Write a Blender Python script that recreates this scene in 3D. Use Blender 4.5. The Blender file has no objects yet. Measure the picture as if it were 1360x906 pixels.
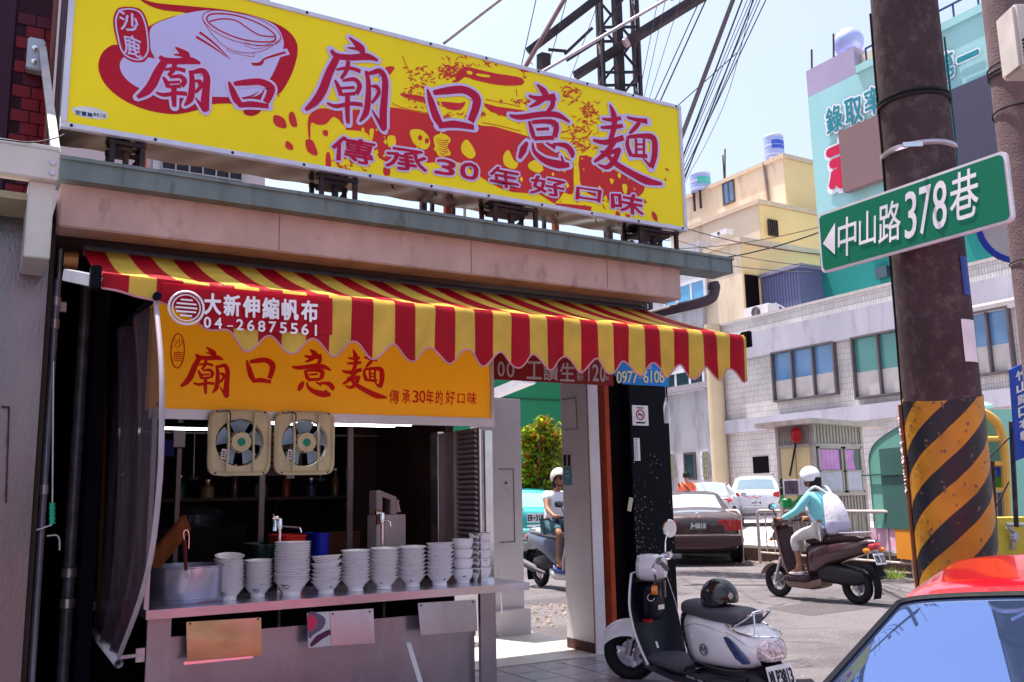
import bpy, bmesh, math, random
import numpy as np
from mathutils import Vector, Matrix, Euler
from mathutils.geometry import tessellate_polygon
random.seed(7)
R_ = math.radians
sc = bpy.context.scene
C = sc.collection

# ---------------------------------------------------------------- camera, sky, sun, exposure
RC = ((0.8636438674, -0.0685233470, -0.4994234887),
      (-0.5037308985, -0.1553400644, -0.8497791750),
      (-0.0193507636, 0.9854816159, -0.1686758212))
H, F = 1.5, 1215.0
cam_d = bpy.data.cameras.new('camera'); cam = bpy.data.objects.new('camera', cam_d); C.objects.link(cam)
cam_d.sensor_width = 36; cam_d.lens = F/1360*36; cam_d.clip_start = .05; cam_d.clip_end = 3000
m4 = Matrix(RC).to_4x4(); m4.translation = (0, 0, H); cam.matrix_world = m4
sc.camera = cam
w = bpy.data.worlds.new("World"); sc.world = w; w.use_nodes = True
nt = w.node_tree; bg = nt.nodes['Background']
sky = nt.nodes.new('ShaderNodeTexSky'); sky.sky_type = 'NISHITA'; sky.sun_disc = False
SUN_EL, SUN_AZ = 74, -20          # azimuth from +Y, negative towards -X
sky.sun_elevation = R_(SUN_EL); sky.sun_rotation = R_(SUN_AZ)
sky.air_density = 1.0; sky.dust_density = 4.0; sky.ozone_density = 1.6
nt.links.new(sky.outputs[0], bg.inputs[0]); bg.inputs[1].default_value = 0.10
hz = nt.nodes.new('ShaderNodeBackground'); hz.inputs[0].default_value = (.93, .93, 1, 1); hz.inputs[1].default_value = .15   # bright hazy summer air
ad = nt.nodes.new('ShaderNodeAddShader'); nt.links.new(bg.outputs[0], ad.inputs[0]); nt.links.new(hz.outputs[0], ad.inputs[1]); nt.links.new(ad.outputs[0], nt.nodes['World Output'].inputs[0])
ld = bpy.data.lights.new('sun', 'SUN'); ld.energy = 5.0; ld.angle = R_(0.5); ld.color = (1, .955, .88)
lo = bpy.data.objects.new('sun', ld); C.objects.link(lo)
sd = Vector((math.sin(R_(SUN_AZ))*math.cos(R_(SUN_EL)), math.cos(R_(SUN_AZ))*math.cos(R_(SUN_EL)), math.sin(R_(SUN_EL))))
lo.rotation_euler = sd.to_track_quat('Z', 'Y').to_euler(); lo.location = (0, 0, 30)
sc.view_settings.view_transform = 'Standard'; sc.view_settings.look = 'None'
sc.view_settings.exposure = 1.12; sc.view_settings.gamma = 1.0

# ---------------------------------------------------------------- picture point -> point in the place
def ray(px, py):
    a, b, c = px-680, -(py-453), -F
    return Vector([r[0]*a+r[1]*b+r[2]*c for r in RC])
O = Vector((0, 0, H))
def G(px, py, z=0.): d = ray(px, py); return O+d*((z-H)/d.z)
def PY(px, py, y): d = ray(px, py); return O+d*(y/d.y)
def PX(px, py, x): d = ray(px, py); return O+d*(x/d.x)
def PD(px, py, D): return O+ray(px, py)*(D/F)

# ---------------------------------------------------------------- materials
MC = {}
def mat(name, col, rough=.6, metal=0., var=.12, scale=6., bump=0., bscale=60., col2=None, c2scale=3., c2amt=.5, c2lo=.5,
        emit=None, es=0., trans=0., coat=0., stretch=None, spec=None, ior=None, alpha=None, translucent=0.):
    if name in MC: return MC[name]
    m = bpy.data.materials.new(name); m.use_nodes = True
    n = m.node_tree.nodes; l = m.node_tree.links; b = n['Principled BSDF']
    b.inputs['Roughness'].default_value = rough; b.inputs['Metallic'].default_value = metal
    if coat: b.inputs['Coat Weight'].default_value = coat; b.inputs['Coat Roughness'].default_value = .04
    if spec is None: spec = .5 if (metal > .25 or coat) else .22
    if spec is not None: b.inputs['Specular IOR Level'].default_value = spec
    if ior: b.inputs['IOR'].default_value = ior
    if trans: b.inputs['Transmission Weight'].default_value = trans
    if alpha is not None: b.inputs['Alpha'].default_value = alpha
    if emit: b.inputs['Emission Color'].default_value = (*emit, 1); b.inputs['Emission Strength'].default_value = es
    tc = n.new('ShaderNodeTexCoord'); mp = n.new('ShaderNodeMapping'); l.new(tc.outputs['Object'], mp.inputs[0])
    if stretch: mp.inputs['Scale'].default_value = stretch
    nz = n.new('ShaderNodeTexNoise'); nz.inputs['Scale'].default_value = scale; nz.inputs['Detail'].default_value = 6
    l.new(mp.outputs[0], nz.inputs[0])
    mr = n.new('ShaderNodeMapRange'); mr.inputs[1].default_value = .3; mr.inputs[2].default_value = .7
    mr.inputs[3].default_value = 1-var; mr.inputs[4].default_value = 1+var; l.new(nz.outputs[0], mr.inputs[0])
    mx = n.new('ShaderNodeMix'); mx.data_type = 'RGBA'; mx.blend_type = 'MULTIPLY'; mx.inputs[0].default_value = 1
    base = None
    if col2:
        n2 = n.new('ShaderNodeTexNoise'); n2.inputs['Scale'].default_value = c2scale; n2.inputs['Detail'].default_value = 8
        n2.inputs['Roughness'].default_value = .65; l.new(mp.outputs[0], n2.inputs[0])
        r2 = n.new('ShaderNodeMapRange'); r2.inputs[1].default_value = c2lo; r2.inputs[2].default_value = c2lo+.14
        r2.inputs[3].default_value = 0; r2.inputs[4].default_value = c2amt; l.new(n2.outputs[0], r2.inputs[0])
        m2 = n.new('ShaderNodeMix'); m2.data_type = 'RGBA'; m2.inputs[6].default_value = (*col, 1); m2.inputs[7].default_value = (*col2, 1)
        l.new(r2.outputs[0], m2.inputs[0]); l.new(m2.outputs[2], mx.inputs[6])
    else: mx.inputs[6].default_value = (*col, 1)
    l.new(mr.outputs[0], mx.inputs[7]); l.new(mx.outputs[2], b.inputs['Base Color'])
    if bump:
        n3 = n.new('ShaderNodeTexNoise'); n3.inputs['Scale'].default_value = bscale; n3.inputs['Detail'].default_value = 5
        l.new(mp.outputs[0], n3.inputs[0]); bp = n.new('ShaderNodeBump'); bp.inputs['Strength'].default_value = bump
        bp.inputs['Distance'].default_value = .02; l.new(n3.outputs[0], bp.inputs['Height']); l.new(bp.outputs[0], b.inputs['Normal'])
    if translucent:
        t = n.new('ShaderNodeBsdfTranslucent'); l.new(mx.outputs[2], t.inputs[0]); ms = n.new('ShaderNodeMixShader')
        ms.inputs[0].default_value = translucent; out = n['Material Output']
        l.new(b.outputs[0], ms.inputs[1]); l.new(t.outputs[0], ms.inputs[2]); l.new(ms.outputs[0], out.inputs[0])
    MC[name] = m; return m

def brickmat(name, c1, c2, mortar, bw, bh, axis='X', msize=.01, rough=.5, bump=.4, offset=.5):
    """tile facade seen from far: wall running along `axis` and Z"""
    m = bpy.data.materials.new(name); m.use_nodes = True; n = m.node_tree.nodes; l = m.node_tree.links; b = n['Principled BSDF']
    tc = n.new('ShaderNodeTexCoord'); sx = n.new('ShaderNodeSeparateXYZ'); cx = n.new('ShaderNodeCombineXYZ')
    l.new(tc.outputs['Object'], sx.inputs[0]); l.new(sx.outputs[axis], cx.inputs[0]); l.new(sx.outputs['Z'], cx.inputs[1])
    bt = n.new('ShaderNodeTexBrick'); l.new(cx.outputs[0], bt.inputs[0])
    bt.inputs['Color1'].default_value = (*c1, 1); bt.inputs['Color2'].default_value = (*c2, 1); bt.inputs['Mortar'].default_value = (*mortar, 1)
    bt.inputs['Scale'].default_value = 1; bt.inputs['Brick Width'].default_value = bw; bt.inputs['Row Height'].default_value = bh
    bt.inputs['Mortar Size'].default_value = msize; bt.offset = offset
    nz = n.new('ShaderNodeTexNoise'); nz.inputs['Scale'].default_value = .8; nz.inputs['Detail'].default_value = 7; l.new(tc.outputs['Object'], nz.inputs[0])
    mr = n.new('ShaderNodeMapRange'); mr.inputs[1].default_value = .3; mr.inputs[2].default_value = .7; mr.inputs[3].default_value = .8; mr.inputs[4].default_value = 1.1
    l.new(nz.outputs[0], mr.inputs[0]); mx = n.new('ShaderNodeMix'); mx.data_type = 'RGBA'; mx.blend_type = 'MULTIPLY'; mx.inputs[0].default_value = 1
    l.new(bt.outputs[0], mx.inputs[6]); l.new(mr.outputs[0], mx.inputs[7]); l.new(mx.outputs[2], b.inputs['Base Color'])
    bp = n.new('ShaderNodeBump'); bp.inputs['Strength'].default_value = bump; bp.inputs['Distance'].default_value = .02; bp.invert = True
    l.new(bt.outputs['Fac'], bp.inputs['Height']); l.new(bp.outputs[0], b.inputs['Normal']); b.inputs['Roughness'].default_value = rough
    MC[name] = m; return m

# ---------------------------------------------------------------- mesh builder
class MB:
    def __init__(s): s.v = []; s.f = []
    def add(s, vs, fs):
        k = len(s.v); s.v += [Vector(p) for p in vs]; s.f += [tuple(i+k for i in q) for q in fs]; return s
    def box(s, c, d, rot=None):
        c = Vector(c); M = Euler(rot).to_matrix() if rot is not None else None
        vs = []
        for x in (-.5, .5):
            for y in (-.5, .5):
                for z in (-.5, .5):
                    p = Vector((x*d[0], y*d[1], z*d[2])); vs.append(c+(M@p if M else p))
        return s.add(vs, [(0, 1, 3, 2), (4, 6, 7, 5), (0, 4, 5, 1), (2, 3, 7, 6), (0, 2, 6, 4), (1, 5, 7, 3)])
    def bb(s, a, b):
        a = Vector(a); b = Vector(b); return s.box((a+b)/2, [abs(t) for t in (b-a)])
    def bar(s, a, b, w, h=None, up=(0, 0, 1)):
        a = Vector(a); b = Vector(b); h = h or w; d = (b-a).normalized(); u = Vector(up)
        if abs(d.dot(u)) > .98: u = Vector((1, 0, 0))
        x = d.cross(u).normalized()*w/2; y = x.cross(d).normalized()*h/2
        return s.add([a-x-y, a+x-y, a+x+y, a-x+y, b-x-y, b+x-y, b+x+y, b-x+y],
                     [(3, 2, 1, 0), (4, 5, 6, 7), (0, 1, 5, 4), (1, 2, 6, 5), (2, 3, 7, 6), (3, 0, 4, 7)])
    def tube(s, pts, r, n=8, cap=True, closed=False):
        pts = [Vector(p) for p in pts]; N = len(pts); rr = r if isinstance(r, (list, tuple)) else [r]*N
        rings = []; u = None
        for i, p in enumerate(pts):
            a = pts[(i-1) % N] if (closed or i) else p; b = pts[(i+1) % N] if (closed or i < N-1) else p
            d = (b-a).normalized()
            if u is None:
                u = Vector((0, 0, 1)) if abs(d.z) < .9 else Vector((1, 0, 0))
            u = (u-d*u.dot(d)).normalized(); v = d.cross(u)
            rings.append([p+(u*math.cos(2*math.pi*k/n)+v*math.sin(2*math.pi*k/n))*rr[i] for k in range(n)])
        return s.loft(rings, cap=cap and not closed, closed=closed)
    def loft(s, rings, cap=True, closed=False, open_ring=False):
        n = len(rings[0]); vs = [p for r in rings for p in r]; fs = []
        m = len(rings)
        for i in range(m if closed else m-1):
            for k in range(n-1 if open_ring else n):
                a = i*n+k; b = i*n+(k+1) % n; j = (i+1) % m
                fs.append((a, b, j*n+(k+1) % n, j*n+k))
        if cap: fs.append(tuple(range(n-1, -1, -1))); fs.append(tuple((m-1)*n+k for k in range(n)))
        return s.add(vs, fs)
    def lathe(s, prof, c=(0, 0, 0), axis='Z', n=20, M=None, ring=False):
        rings = []; RG_ = ring
        for r, h in prof:
            ring = []
            for k in range(n):
                a = 2*math.pi*k/n; x, y = r*math.cos(a), r*math.sin(a)
                p = {'Z': (x, y, h), 'Y': (x, h, -y), 'X': (h, x, y)}[axis]
                p = Vector(p)
                if M: p = M@p
                ring.append(p+Vector(c))
            rings.append(ring)
        return s.loft(rings, cap=not RG_, closed=RG_)
    def grid(s, P, nu, nv, thick=None):
        vs = [Vector(P(i/nu, j/nv)) for i in range(nu+1) for j in range(nv+1)]
        fs = [(i*(nv+1)+j, (i+1)*(nv+1)+j, (i+1)*(nv+1)+j+1, i*(nv+1)+j+1) for i in range(nu) for j in range(nv)]
        if thick:
            t = Vector(thick); k = len(vs); vs += [v+t for v in vs]; fs += [tuple(q+k for q in reversed(f)) for f in fs]
            for i in range(nu):
                for j in (0, nv):
                    a, b = i*(nv+1)+j, (i+1)*(nv+1)+j; q = (a, b, b+k, a+k); fs.append(q if j else q[::-1])
            for j in range(nv):
                for i in (0, nu):
                    a, b = i*(nv+1)+j, i*(nv+1)+j+1; q = (a, b, b+k, a+k); fs.append(q[::-1] if i else q)
        return s.add(vs, fs)
    def poly(s, pts, thick):
        """closed 3d outline, extruded by vector thick"""
        pts = [Vector(p) for p in pts]; t = Vector(thick); n = len(pts)
        tr = tessellate_polygon([pts]); k = n
        fs = [tuple(q) for q in tr]+[tuple(i+k for i in reversed(q)) for q in tr]
        fs += [(i, (i+1) % n, (i+1) % n+k, i+k) for i in range(n)]
        return s.add(pts+[p+t for p in pts], fs)
    def build(s, name, m, parent=None, smooth=False, world=True, bevel=0, auto=None, subsurf=0):
        me = bpy.data.meshes.new(name)
        vs = s.v
        if parent is not None and world:
            Mi = ROOTM.get(parent.name, Matrix.Identity(4)).inverted(); vs = [Mi@v for v in vs]
        loc = Vector((0, 0, 0))
        if parent is None:   # origin at the bottom centre
            xs = [v.x for v in vs]; ys = [v.y for v in vs]; zs = [v.z for v in vs]
            loc = Vector(((min(xs)+max(xs))/2, (min(ys)+max(ys))/2, min(zs))); vs = [v-loc for v in vs]
        me.from_pydata([tuple(v) for v in vs], [], s.f)
        bm = bmesh.new(); bm.from_mesh(me); bmesh.ops.recalc_face_normals(bm, faces=bm.faces)
        if bevel: bmesh.ops.bevel(bm, geom=bm.edges[:], offset=bevel, segments=2, affect='EDGES', clamp_overlap=True)
        if subsurf:
            pass
        if smooth or bevel:
            ca = auto or 40
            for e in bm.edges:
                if len(e.link_faces) == 2 and e.calc_face_angle(0) > R_(ca): e.smooth = False
            for f in bm.faces: f.smooth = True
        bm.to_mesh(me); bm.free()
        if m: me.materials.append(m)
        o = bpy.data.objects.new(name, me); C.objects.link(o); o.location = loc
        if parent is not None:
            o.parent = parent; ROOTM[o.name] = ROOTM.get(parent.name, Matrix.Identity(4))
        return o
ROOTM = {}
def tag(o, label=None, cat=None, group=None, kind=None):
    if label: o['label'] = label
    if cat: o['category'] = cat
    if group: o['group'] = group
    if kind: o['kind'] = kind
    return o
def thing(name, label, cat, loc=(0, 0, 0), rot=(0, 0, 0), group=None, scale=1):
    o = bpy.data.objects.new(name, None); C.objects.link(o); o.location = loc; o.rotation_euler = rot; o.scale = (scale,)*3
    o.empty_display_size = .1
    ROOTM[o.name] = Matrix.Translation(loc) @ Euler(rot).to_matrix().to_4x4() @ Matrix.Scale(scale, 4)
    return tag(o, label, cat, group)
def copy_tree(o, parent=None):
    c = o.copy(); C.objects.link(c)
    if parent is not None: c.parent = parent
    if c.name not in ROOTM: ROOTM[c.name] = ROOTM.get(o.name, Matrix.Identity(4))
    for ch in KIDS(o): copy_tree(ch, c)
    return c
def KIDS(o): return [x for x in bpy.data.objects if x.parent == o]
def rel(o, kids):  # local helper for things built in local coordinates
    return o
def single(mb, name, m, label, cat, group=None, **k):
    return tag(mb.build(name, m, **k), label, cat, group)
def ground(mb, name, m, **k): return tag(mb.build(name, m, **k), kind='structure')

# ---------------------------------------------------------------- lettering (built-in font outlines, placed as thin flat print)
GC = {}
def glyph(ch, off=0., ext=0.):
    key = (ch, off)
    if key in GC: return GC[key]
    cu = bpy.data.curves.new('t', 'FONT'); cu.body = ch; cu.offset = off; cu.resolution_u = 3; cu.fill_mode = 'FRONT'
    ob = bpy.data.objects.new('t', cu); C.objects.link(ob)
    dg = bpy.context.evaluated_depsgraph_get(); me = bpy.data.meshes.new_from_object(ob.evaluated_get(dg))
    v = [(p.co.x, p.co.y) for p in me.vertices]; f = [tuple(p.vertices) for p in me.polygons]
    bpy.data.objects.remove(ob); bpy.data.curves.remove(cu); bpy.data.meshes.remove(me)
    GC[key] = (v, f); return v, f
def bbox(v):
    xs = [p[0] for p in v]; ys = [p[1] for p in v]; return min(xs), min(ys), max(xs), max(ys)
def put_text(mb, ch, Q, off=0., shear=0., swirl=0.):
    """Q: four corners (bottom-left, bottom-right, top-right, top-left); fills the box of the offset-0 outline"""
    v0, f = glyph(ch, 0.); v = v0
    if not v0: return mb
    if off > 0:
        Q = [Vector(q) for q in Q]; ex = (Q[1]-Q[0]); ez = (Q[3]-Q[0]); nn = ex.cross(ez).normalized(); a, b, c, d = bbox(v0); k = max(ez.length/max(d-b, .5), ex.length/max(c-a, .5))
        for j in range(8):
            sh = (ex.normalized()*math.cos(j*.785)+ez.normalized()*math.sin(j*.785))*off*k+nn*(j+1)*4e-6*k*3
            put_text(mb, ch, [q+sh for q in Q], 0., shear, swirl)
        return mb
    a, b, c, d = bbox(v0); Q = [Vector(q) for q in Q]
    W = max(c-a, 1e-6); Hh = max(d-b, 1e-6)
    if W < .12: a -= .2; W += .4
    if Hh < .12: b -= .3; Hh += .6
    out = []
    for x, y in v:
        s = (x-a)/W; t = (y-b)/Hh
        s2 = s+shear*(t-.5)+swirl*.05*math.sin(t*5+s*2); t2 = t+swirl*.07*math.sin(s*3.6+.6)
        out.append(Q[0]*(1-s2)*(1-t2)+Q[1]*s2*(1-t2)+Q[2]*s2*t2+Q[3]*(1-s2)*t2)
    return mb.add(out, f)
def smooth_loop(pts, n=6, closed=True):
    N = len(pts); out = []
    pts = [Vector(p) for p in pts]
    for i in range(N if closed else N-1):
        g = (lambda k: pts[k % N]) if closed else (lambda k: pts[max(0, min(N-1, k))])
        p0, p1, p2, p3 = g(i-1), g(i), g(i+1), g(i+2)
        for k in range(n):
            t = k/n; out.append(.5*((2*p1)+(p2-p0)*t+(2*p0-5*p1+4*p2-p3)*t*t+(3*p1-p0-3*p2+p3)*t**3))
    if not closed: out.append(pts[-1])
    return out
def ribbon(mb, pts, w, nrm, n=6):
    """flat brush stroke: pts 3d, w widths, in the plane with normal nrm"""
    N = len(pts); ws = w if isinstance(w, (list, tuple)) else [w]*N
    c = smooth_loop(pts, n, False); nrm = Vector(nrm); L = len(c); vs = []
    for i, p in enumerate(c):
        d = (c[min(i+1, L-1)]-c[max(i-1, 0)]).normalized(); s = d.cross(nrm).normalized()
        t = i/(L-1)*(N-1); k = min(int(t), N-2); ww = ws[k]*(1-(t-k))+ws[k+1]*(t-k)
        vs += [p-s*ww/2, p+s*ww/2]
    return mb.add(vs, [(2*i, 2*i+1, 2*i+3, 2*i+2) for i in range(L-1)])
def flatpoly(mb, pts):
    pts = [Vector(p) for p in pts]; return mb.add(pts, [tuple(q) for q in tessellate_polygon([pts])])
def skin(name, nodes, edges, m, parent, levels=1, root=0):
    """organic body: nodes = [(x,y,z,rx[,ry])], grown with a Skin modifier then baked"""
    me = bpy.data.meshes.new(name); me.from_pydata([tuple(p[:3]) for p in nodes], edges, [])
    ob = bpy.data.objects.new('tmp_body', me); C.objects.link(ob)
    md = ob.modifiers.new('s', 'SKIN'); md.use_smooth_shade = True
    for i, p in enumerate(nodes):
        me.skin_vertices[0].data[i].radius = (p[3], p[4] if len(p) > 4 else p[3]); me.skin_vertices[0].data[i].use_root = (i == root)
    ss = ob.modifiers.new('u', 'SUBSURF'); ss.levels = levels; ss.render_levels = levels
    dg = bpy.context.evaluated_depsgraph_get(); out = bpy.data.meshes.new_from_object(ob.evaluated_get(dg))
    bpy.data.objects.remove(ob); bpy.data.meshes.remove(me)
    out.name = name; out.materials.clear(); out.materials.append(m)
    for p in out.polygons: p.use_smooth = True
    o = bpy.data.objects.new(name, out); C.objects.link(o)
    if parent is not None: o.parent = parent; ROOTM[o.name] = ROOTM[parent.name]
    return o
def se(c, a, b, n=16, p=2.6, plane='YZ'):
    out = []
    for k in range(n):
        t = 2*math.pi*k/n; ct, st = math.cos(t), math.sin(t)
        x = a*math.copysign(abs(ct)**(2/p), ct); y = b*math.copysign(abs(st)**(2/p), st)
        out.append(Vector(c)+Vector({'YZ': (0, x, y), 'XY': (x, y, 0), 'XZ': (x, 0, y)}[plane]))
    return out
ORD = ['first', 'second', 'third', 'fourth', 'fifth', 'sixth', 'seventh', 'eighth', 'ninth', 'tenth', 'eleventh', 'twelfth',
       'thirteenth', 'fourteenth', 'fifteenth', 'sixteenth', 'seventeenth', 'eighteenth']
# ---------------------------------------------------------------- materials of the place
STEEL = mat('steel', (.50, .44, .50), .32, .75, .12, 5, .12, 90, stretch=(1, 1, .12))
STEEL_B = mat('steel_bright', (.72, .70, .76), .18, .95, .08, 8)
PANEL = mat('counter_steel', (.40, .37, .42), .27, .85, .18, 3, .10, 8, col2=(.24, .19, .22), c2scale=3, stretch=(1.5, 1, .4))
ALU = mat('aluminium', (.62, .62, .70), .38, .6, .08)
RUST = mat('rusty_iron', (.035, .022, .03), .7, .3, .35, 12, .4, 50, col2=(.14, .055, .03), c2scale=9, c2amt=.7)
WHITEP = mat('white_paint', (.66, .62, .66), .5, 0, .07, 3, .05, 30, col2=(.45, .38, .38), c2scale=2.4, c2amt=.35, c2lo=.55)
PINK = mat('pink_stucco', (.50, .35, .33), .8, 0, .12, 3, .2, 50, col2=(.20, .12, .11), c2scale=4, c2amt=.5, c2lo=.56, stretch=(1.6, 1, .8))
GUT = mat('gutter_green', (.145, .19, .20), .5, .1, .15, 3, .12, 30, col2=(.085, .085, .075), c2scale=4, c2amt=.7, c2lo=.53, stretch=(2.5, 1, .5))
BLACKP = mat('black_paint', (.0015, .0015, .006), .5, 0, .3, 8, .04, 40, spec=.1)
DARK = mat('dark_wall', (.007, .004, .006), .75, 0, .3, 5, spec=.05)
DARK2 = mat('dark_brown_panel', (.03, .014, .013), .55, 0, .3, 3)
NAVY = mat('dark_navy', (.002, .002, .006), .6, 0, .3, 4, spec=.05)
TILE_M = mat('floor_tile', (.34, .30, .36), .22, 0, .10, 7, .03, 30, col2=(.2, .17, .2), c2scale=3, c2amt=.4)
GROUT = mat('grout', (.05, .045, .055), .9, 0, .2)
TILE_W = mat('pale_floor_tile', (.60, .56, .54), .25, 0, .06, 3)
ASPH = mat('asphalt', (.165, .145, .155), .9, 0, .16, 30, .9, 130, col2=(.095, .08, .09), c2scale=.45, c2amt=.75, c2lo=.47)
LOTM = mat('lot_concrete', (.46, .42, .44), .9, 0, .1, 1.2, .3, 150)
CREAM = mat('cream_enamel', (.60, .56, .36), .4, 0, .1, 8, .04, 30, col2=(.35, .22, .08), c2scale=9, c2amt=.6, c2lo=.6)
RUBBER = mat('rubber', (.012, .012, .015), .65, 0, .2, 20)
GREENPL = mat('green_plastic', (.02, .42, .22), .4)
GLASSD = mat('dark_window_glass', (.03, .05, .07), .08, 0, .2, 2, spec=.8)
WHITE_E = mat('white_gloss_paint', (.78, .76, .82), .12, 0, .03, coat=.6)
BLACKG = mat('black_gloss', (.008, .008, .018), .15, 0, .1, coat=.5)
CHROME = mat('chrome', (.8, .8, .84), .08, 1, .03)
GREY_PL = mat('grey_plastic', (.10, .09, .11), .55, 0, .15, 20)
YEL = mat('sign_yellow', (.74, .60, .006), .35, 0, .05, 1.2, emit=(.8, .66, .012), es=.05)  # slight glow added to a billboard face lit only by the sky
REDL = mat('sign_red', (.42, .001, .022), .35, 0, .06, 3)
LAV = mat('sign_lavender', (.52, .50, .84), .35, 0, .04, 2)
REDS = mat('sign_soft_red', (.56, .025, .03), .4, 0, .08, 3)
NY = (0, -1, 0)

# ---------------------------------------------------------------- ground, road, raised lot, shop floor
mb = MB(); mb.add([(-400, -400, 0), (600, -400, 0), (600, 600, 0), (-400, 600, 0)], [(0, 1, 2, 3)]); ground(mb, 'road', ASPH)
mb = MB()
lot = [(15.35, 9.0), (15.55, 15.8), (15.6, 60), (140, 60), (140, -6), (15.2, -6)]
mb.poly([(x, y, -.05) for x, y in lot], (0, 0, .37)); ground(mb, 'parking_lot', LOTM)
mb = MB()
for a, b in (((15.10, 8.4), (15.40, 15.9)),):
    mb.bar((a[0]+.02, a[1], .13), (b[0]-.05, b[1], .13), .22, .30)
ground(mb, 'kerb', mat('dark_kerb', (.06, .035, .03), .9, 0, .3, 6, .5, 40))
mb = MB(); mb.bb((.2, 3.9, -.05), (5.22, 8.62, .088)); fl = ground(mb, 'floor', GROUT)
proto = None; ts = .30
k = 0
for i in range(17):
    for j in range(10):
        x = .24+i*ts; y = 3.92+j*ts
        if x > 5.1 or y > 6.85: continue
        if proto is None:
            t = MB(); t.box((0, 0, 0), (ts-.008, min(ts, 6.9-y)-.008, .012)); proto = t.build('tile', TILE_M, bevel=.0015); o = proto
        else:
            o = proto.copy(); C.objects.link(o)
        o.location = (x+ts/2, y+ts/2, .094+random.uniform(-.0006, .0006)); o.parent = fl; o.location -= fl.location
        ROOTM[o.name] = Matrix.Identity(4)
        o.rotation_euler = (random.uniform(-.002, .002), random.uniform(-.002, .002), 0)
proto2 = None
for i in range(4):
    for j in range(3):
        x = 3.36+i*.45; y = 6.96+j*.55
        if proto2 is None:
            t = MB(); t.box((0, 0, 0), (.446, .546, .014)); proto2 = t.build('tile', TILE_W, bevel=.001); o = proto2
        else: o = proto2.copy(); C.objects.link(o)
        o.location = Vector((x+.24, y+.275, .096)); o.parent = fl; o.location -= fl.location
# worn red stripe on the road beside the lot
mb = MB()
for q in range(9):
    y = 9.2+q*.75; mb.add([(14.55+q*.03, y, .006), (14.72+q*.03, y, .006), (14.74+q*.03, y+.5, .006), (14.57+q*.03, y+.52, .006)], [(0, 1, 2, 3)])
ground(mb, 'road_marking', mat('faded_red_paint', (.42, .12, .13), .9, 0, .3, 12))

for (x0, y0, pts, z) in ((9.0, 8.2, [(0, 0), (1.9, .1), (2.0, .9), (1.1, 1.0), (.1, .85)], .003), (7.0, 11.2, [(0, 0), (2.6, -.1), (2.7, .7), (0, .75)], .003)):
    mb = MB(); mb.add([(x0+a, y0+b, z) for a, b in pts], [tuple(range(len(pts)))]); ground(mb, 'road_patch', mat('asphalt_patch', (.105, .09, .10), .9, 0, .2, 20, .9, 130))
mb = MB(); rr_ = random.Random(11)
for q in range(14):
    x, y = rr_.uniform(6, 13.5), rr_.uniform(6.5, 13); a = rr_.uniform(0, 6.28); P_ = [Vector((x, y, .004))]
    for k in range(rr_.randint(4, 9)): a += rr_.gauss(0, .5); P_.append(P_[-1]+Vector((math.cos(a), math.sin(a), 0))*rr_.uniform(.12, .35))
    ribbon(mb, P_, [.004]+[rr_.uniform(.006, .014) for _ in P_[2:]]+[.003], (0, 0, 1), 3)
ground(mb, 'road_crack', mat('crack_dark', (.03, .026, .03), .95, 0, .2))
# gravel and rubble beside the kerb and behind the passage
def rocks(n, fx, name, m, label):
    mb = MB()
    for q in range(n):
        x, y, z, s = fx()
        r = []
        for ph in range(5):
            for th, hh in ((1, 0), (.6, .8)):
                a = ph*2*math.pi/5; r.append(Vector((x+s*th*math.cos(a)*random.uniform(.7, 1.2), y+s*th*math.sin(a)*random.uniform(.7, 1.2), z+s*hh*random.uniform(.4, .8))))
        mb.add(r, [(0, 2, 3, 1), (2, 4, 5, 3), (4, 6, 7, 5), (6, 8, 9, 7), (8, 0, 1, 9), (1, 3, 5, 7, 9)])
    return tag(mb.build(name, m), label, 'rubble', kind='stuff')
RUB = mat('rubble', (.24, .19, .17), .95, 0, .35, 9)
rocks(260, lambda: (random.gauss(6.6, .8), random.uniform(9.3, 11.3), 0, random.uniform(.012, .05)), 'rubble', RUB, 'broken stones and litter on the ground behind the passage')
rocks(900, lambda: (random.gauss(14.75, .13), random.uniform(8.5, 17.5), 0, random.uniform(.015, .055)), 'rubble', RUB, 'loose stones along the foot of the railing')
rocks(2600, lambda: (random.uniform(5.3, 14.5), random.uniform(5.5, 18), 0, random.uniform(.003, .010)), 'gravel', mat('grit', (.34, .30, .30), .95, 0, .4, 9), 'fine grit scattered over the grey road')

# ---------------------------------------------------------------- the noodle shop's shell
YF = 5.8
shop = thing('shop_building', 'small single-storey noodle shop with pink eaves and a grey green gutter', 'shop', (2.8, 7.2, 0))
xl = PY(80, 260, YF).x; xr = PY(905, 390, YF).x
zf0, zf1 = 3.125, 3.40
mb = MB(); mb.bb((xl, YF, zf0), (xr, YF+.22, 3.43)); mb.build('fascia', PINK, shop, bevel=.008)
mb = MB(); mb.bb((xl, YF+.22, zf0+.05), (3.56, 8.9, 3.36)); mb.bb((3.56, YF+.22, zf0+.05), (xr, 8.15, 3.36)); mb.build('roof_slab', mat('soffit', (.10, .06, .055), .8, 0, .15, 3, .1), shop)  # shade under the eaves is put into the dark soffit colour
mb = MB(); mb.bb((xl-.02, YF-.10, 3.385), (PY(962, 355, YF).x, YF-.085, 3.50)); mb.bb((xl-.02, YF-.085, 3.385), (PY(962, 355, YF).x, YF+.15, 3.395))
mb.bb((xl-.02, YF-.115, 3.50), (PY(962, 355, YF).x+.01, YF-.06, 3.522))
mb.bb((xl-.02, YF+.10, 3.395), (PY(962, 355, YF).x, YF+.15, 3.51)); mb.bb((PY(962, 355, YF).x-.012, YF-.10, 3.385), (PY(962, 355, YF).x, YF+.15, 3.50))
mb.build('gutter', GUT, shop)
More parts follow.
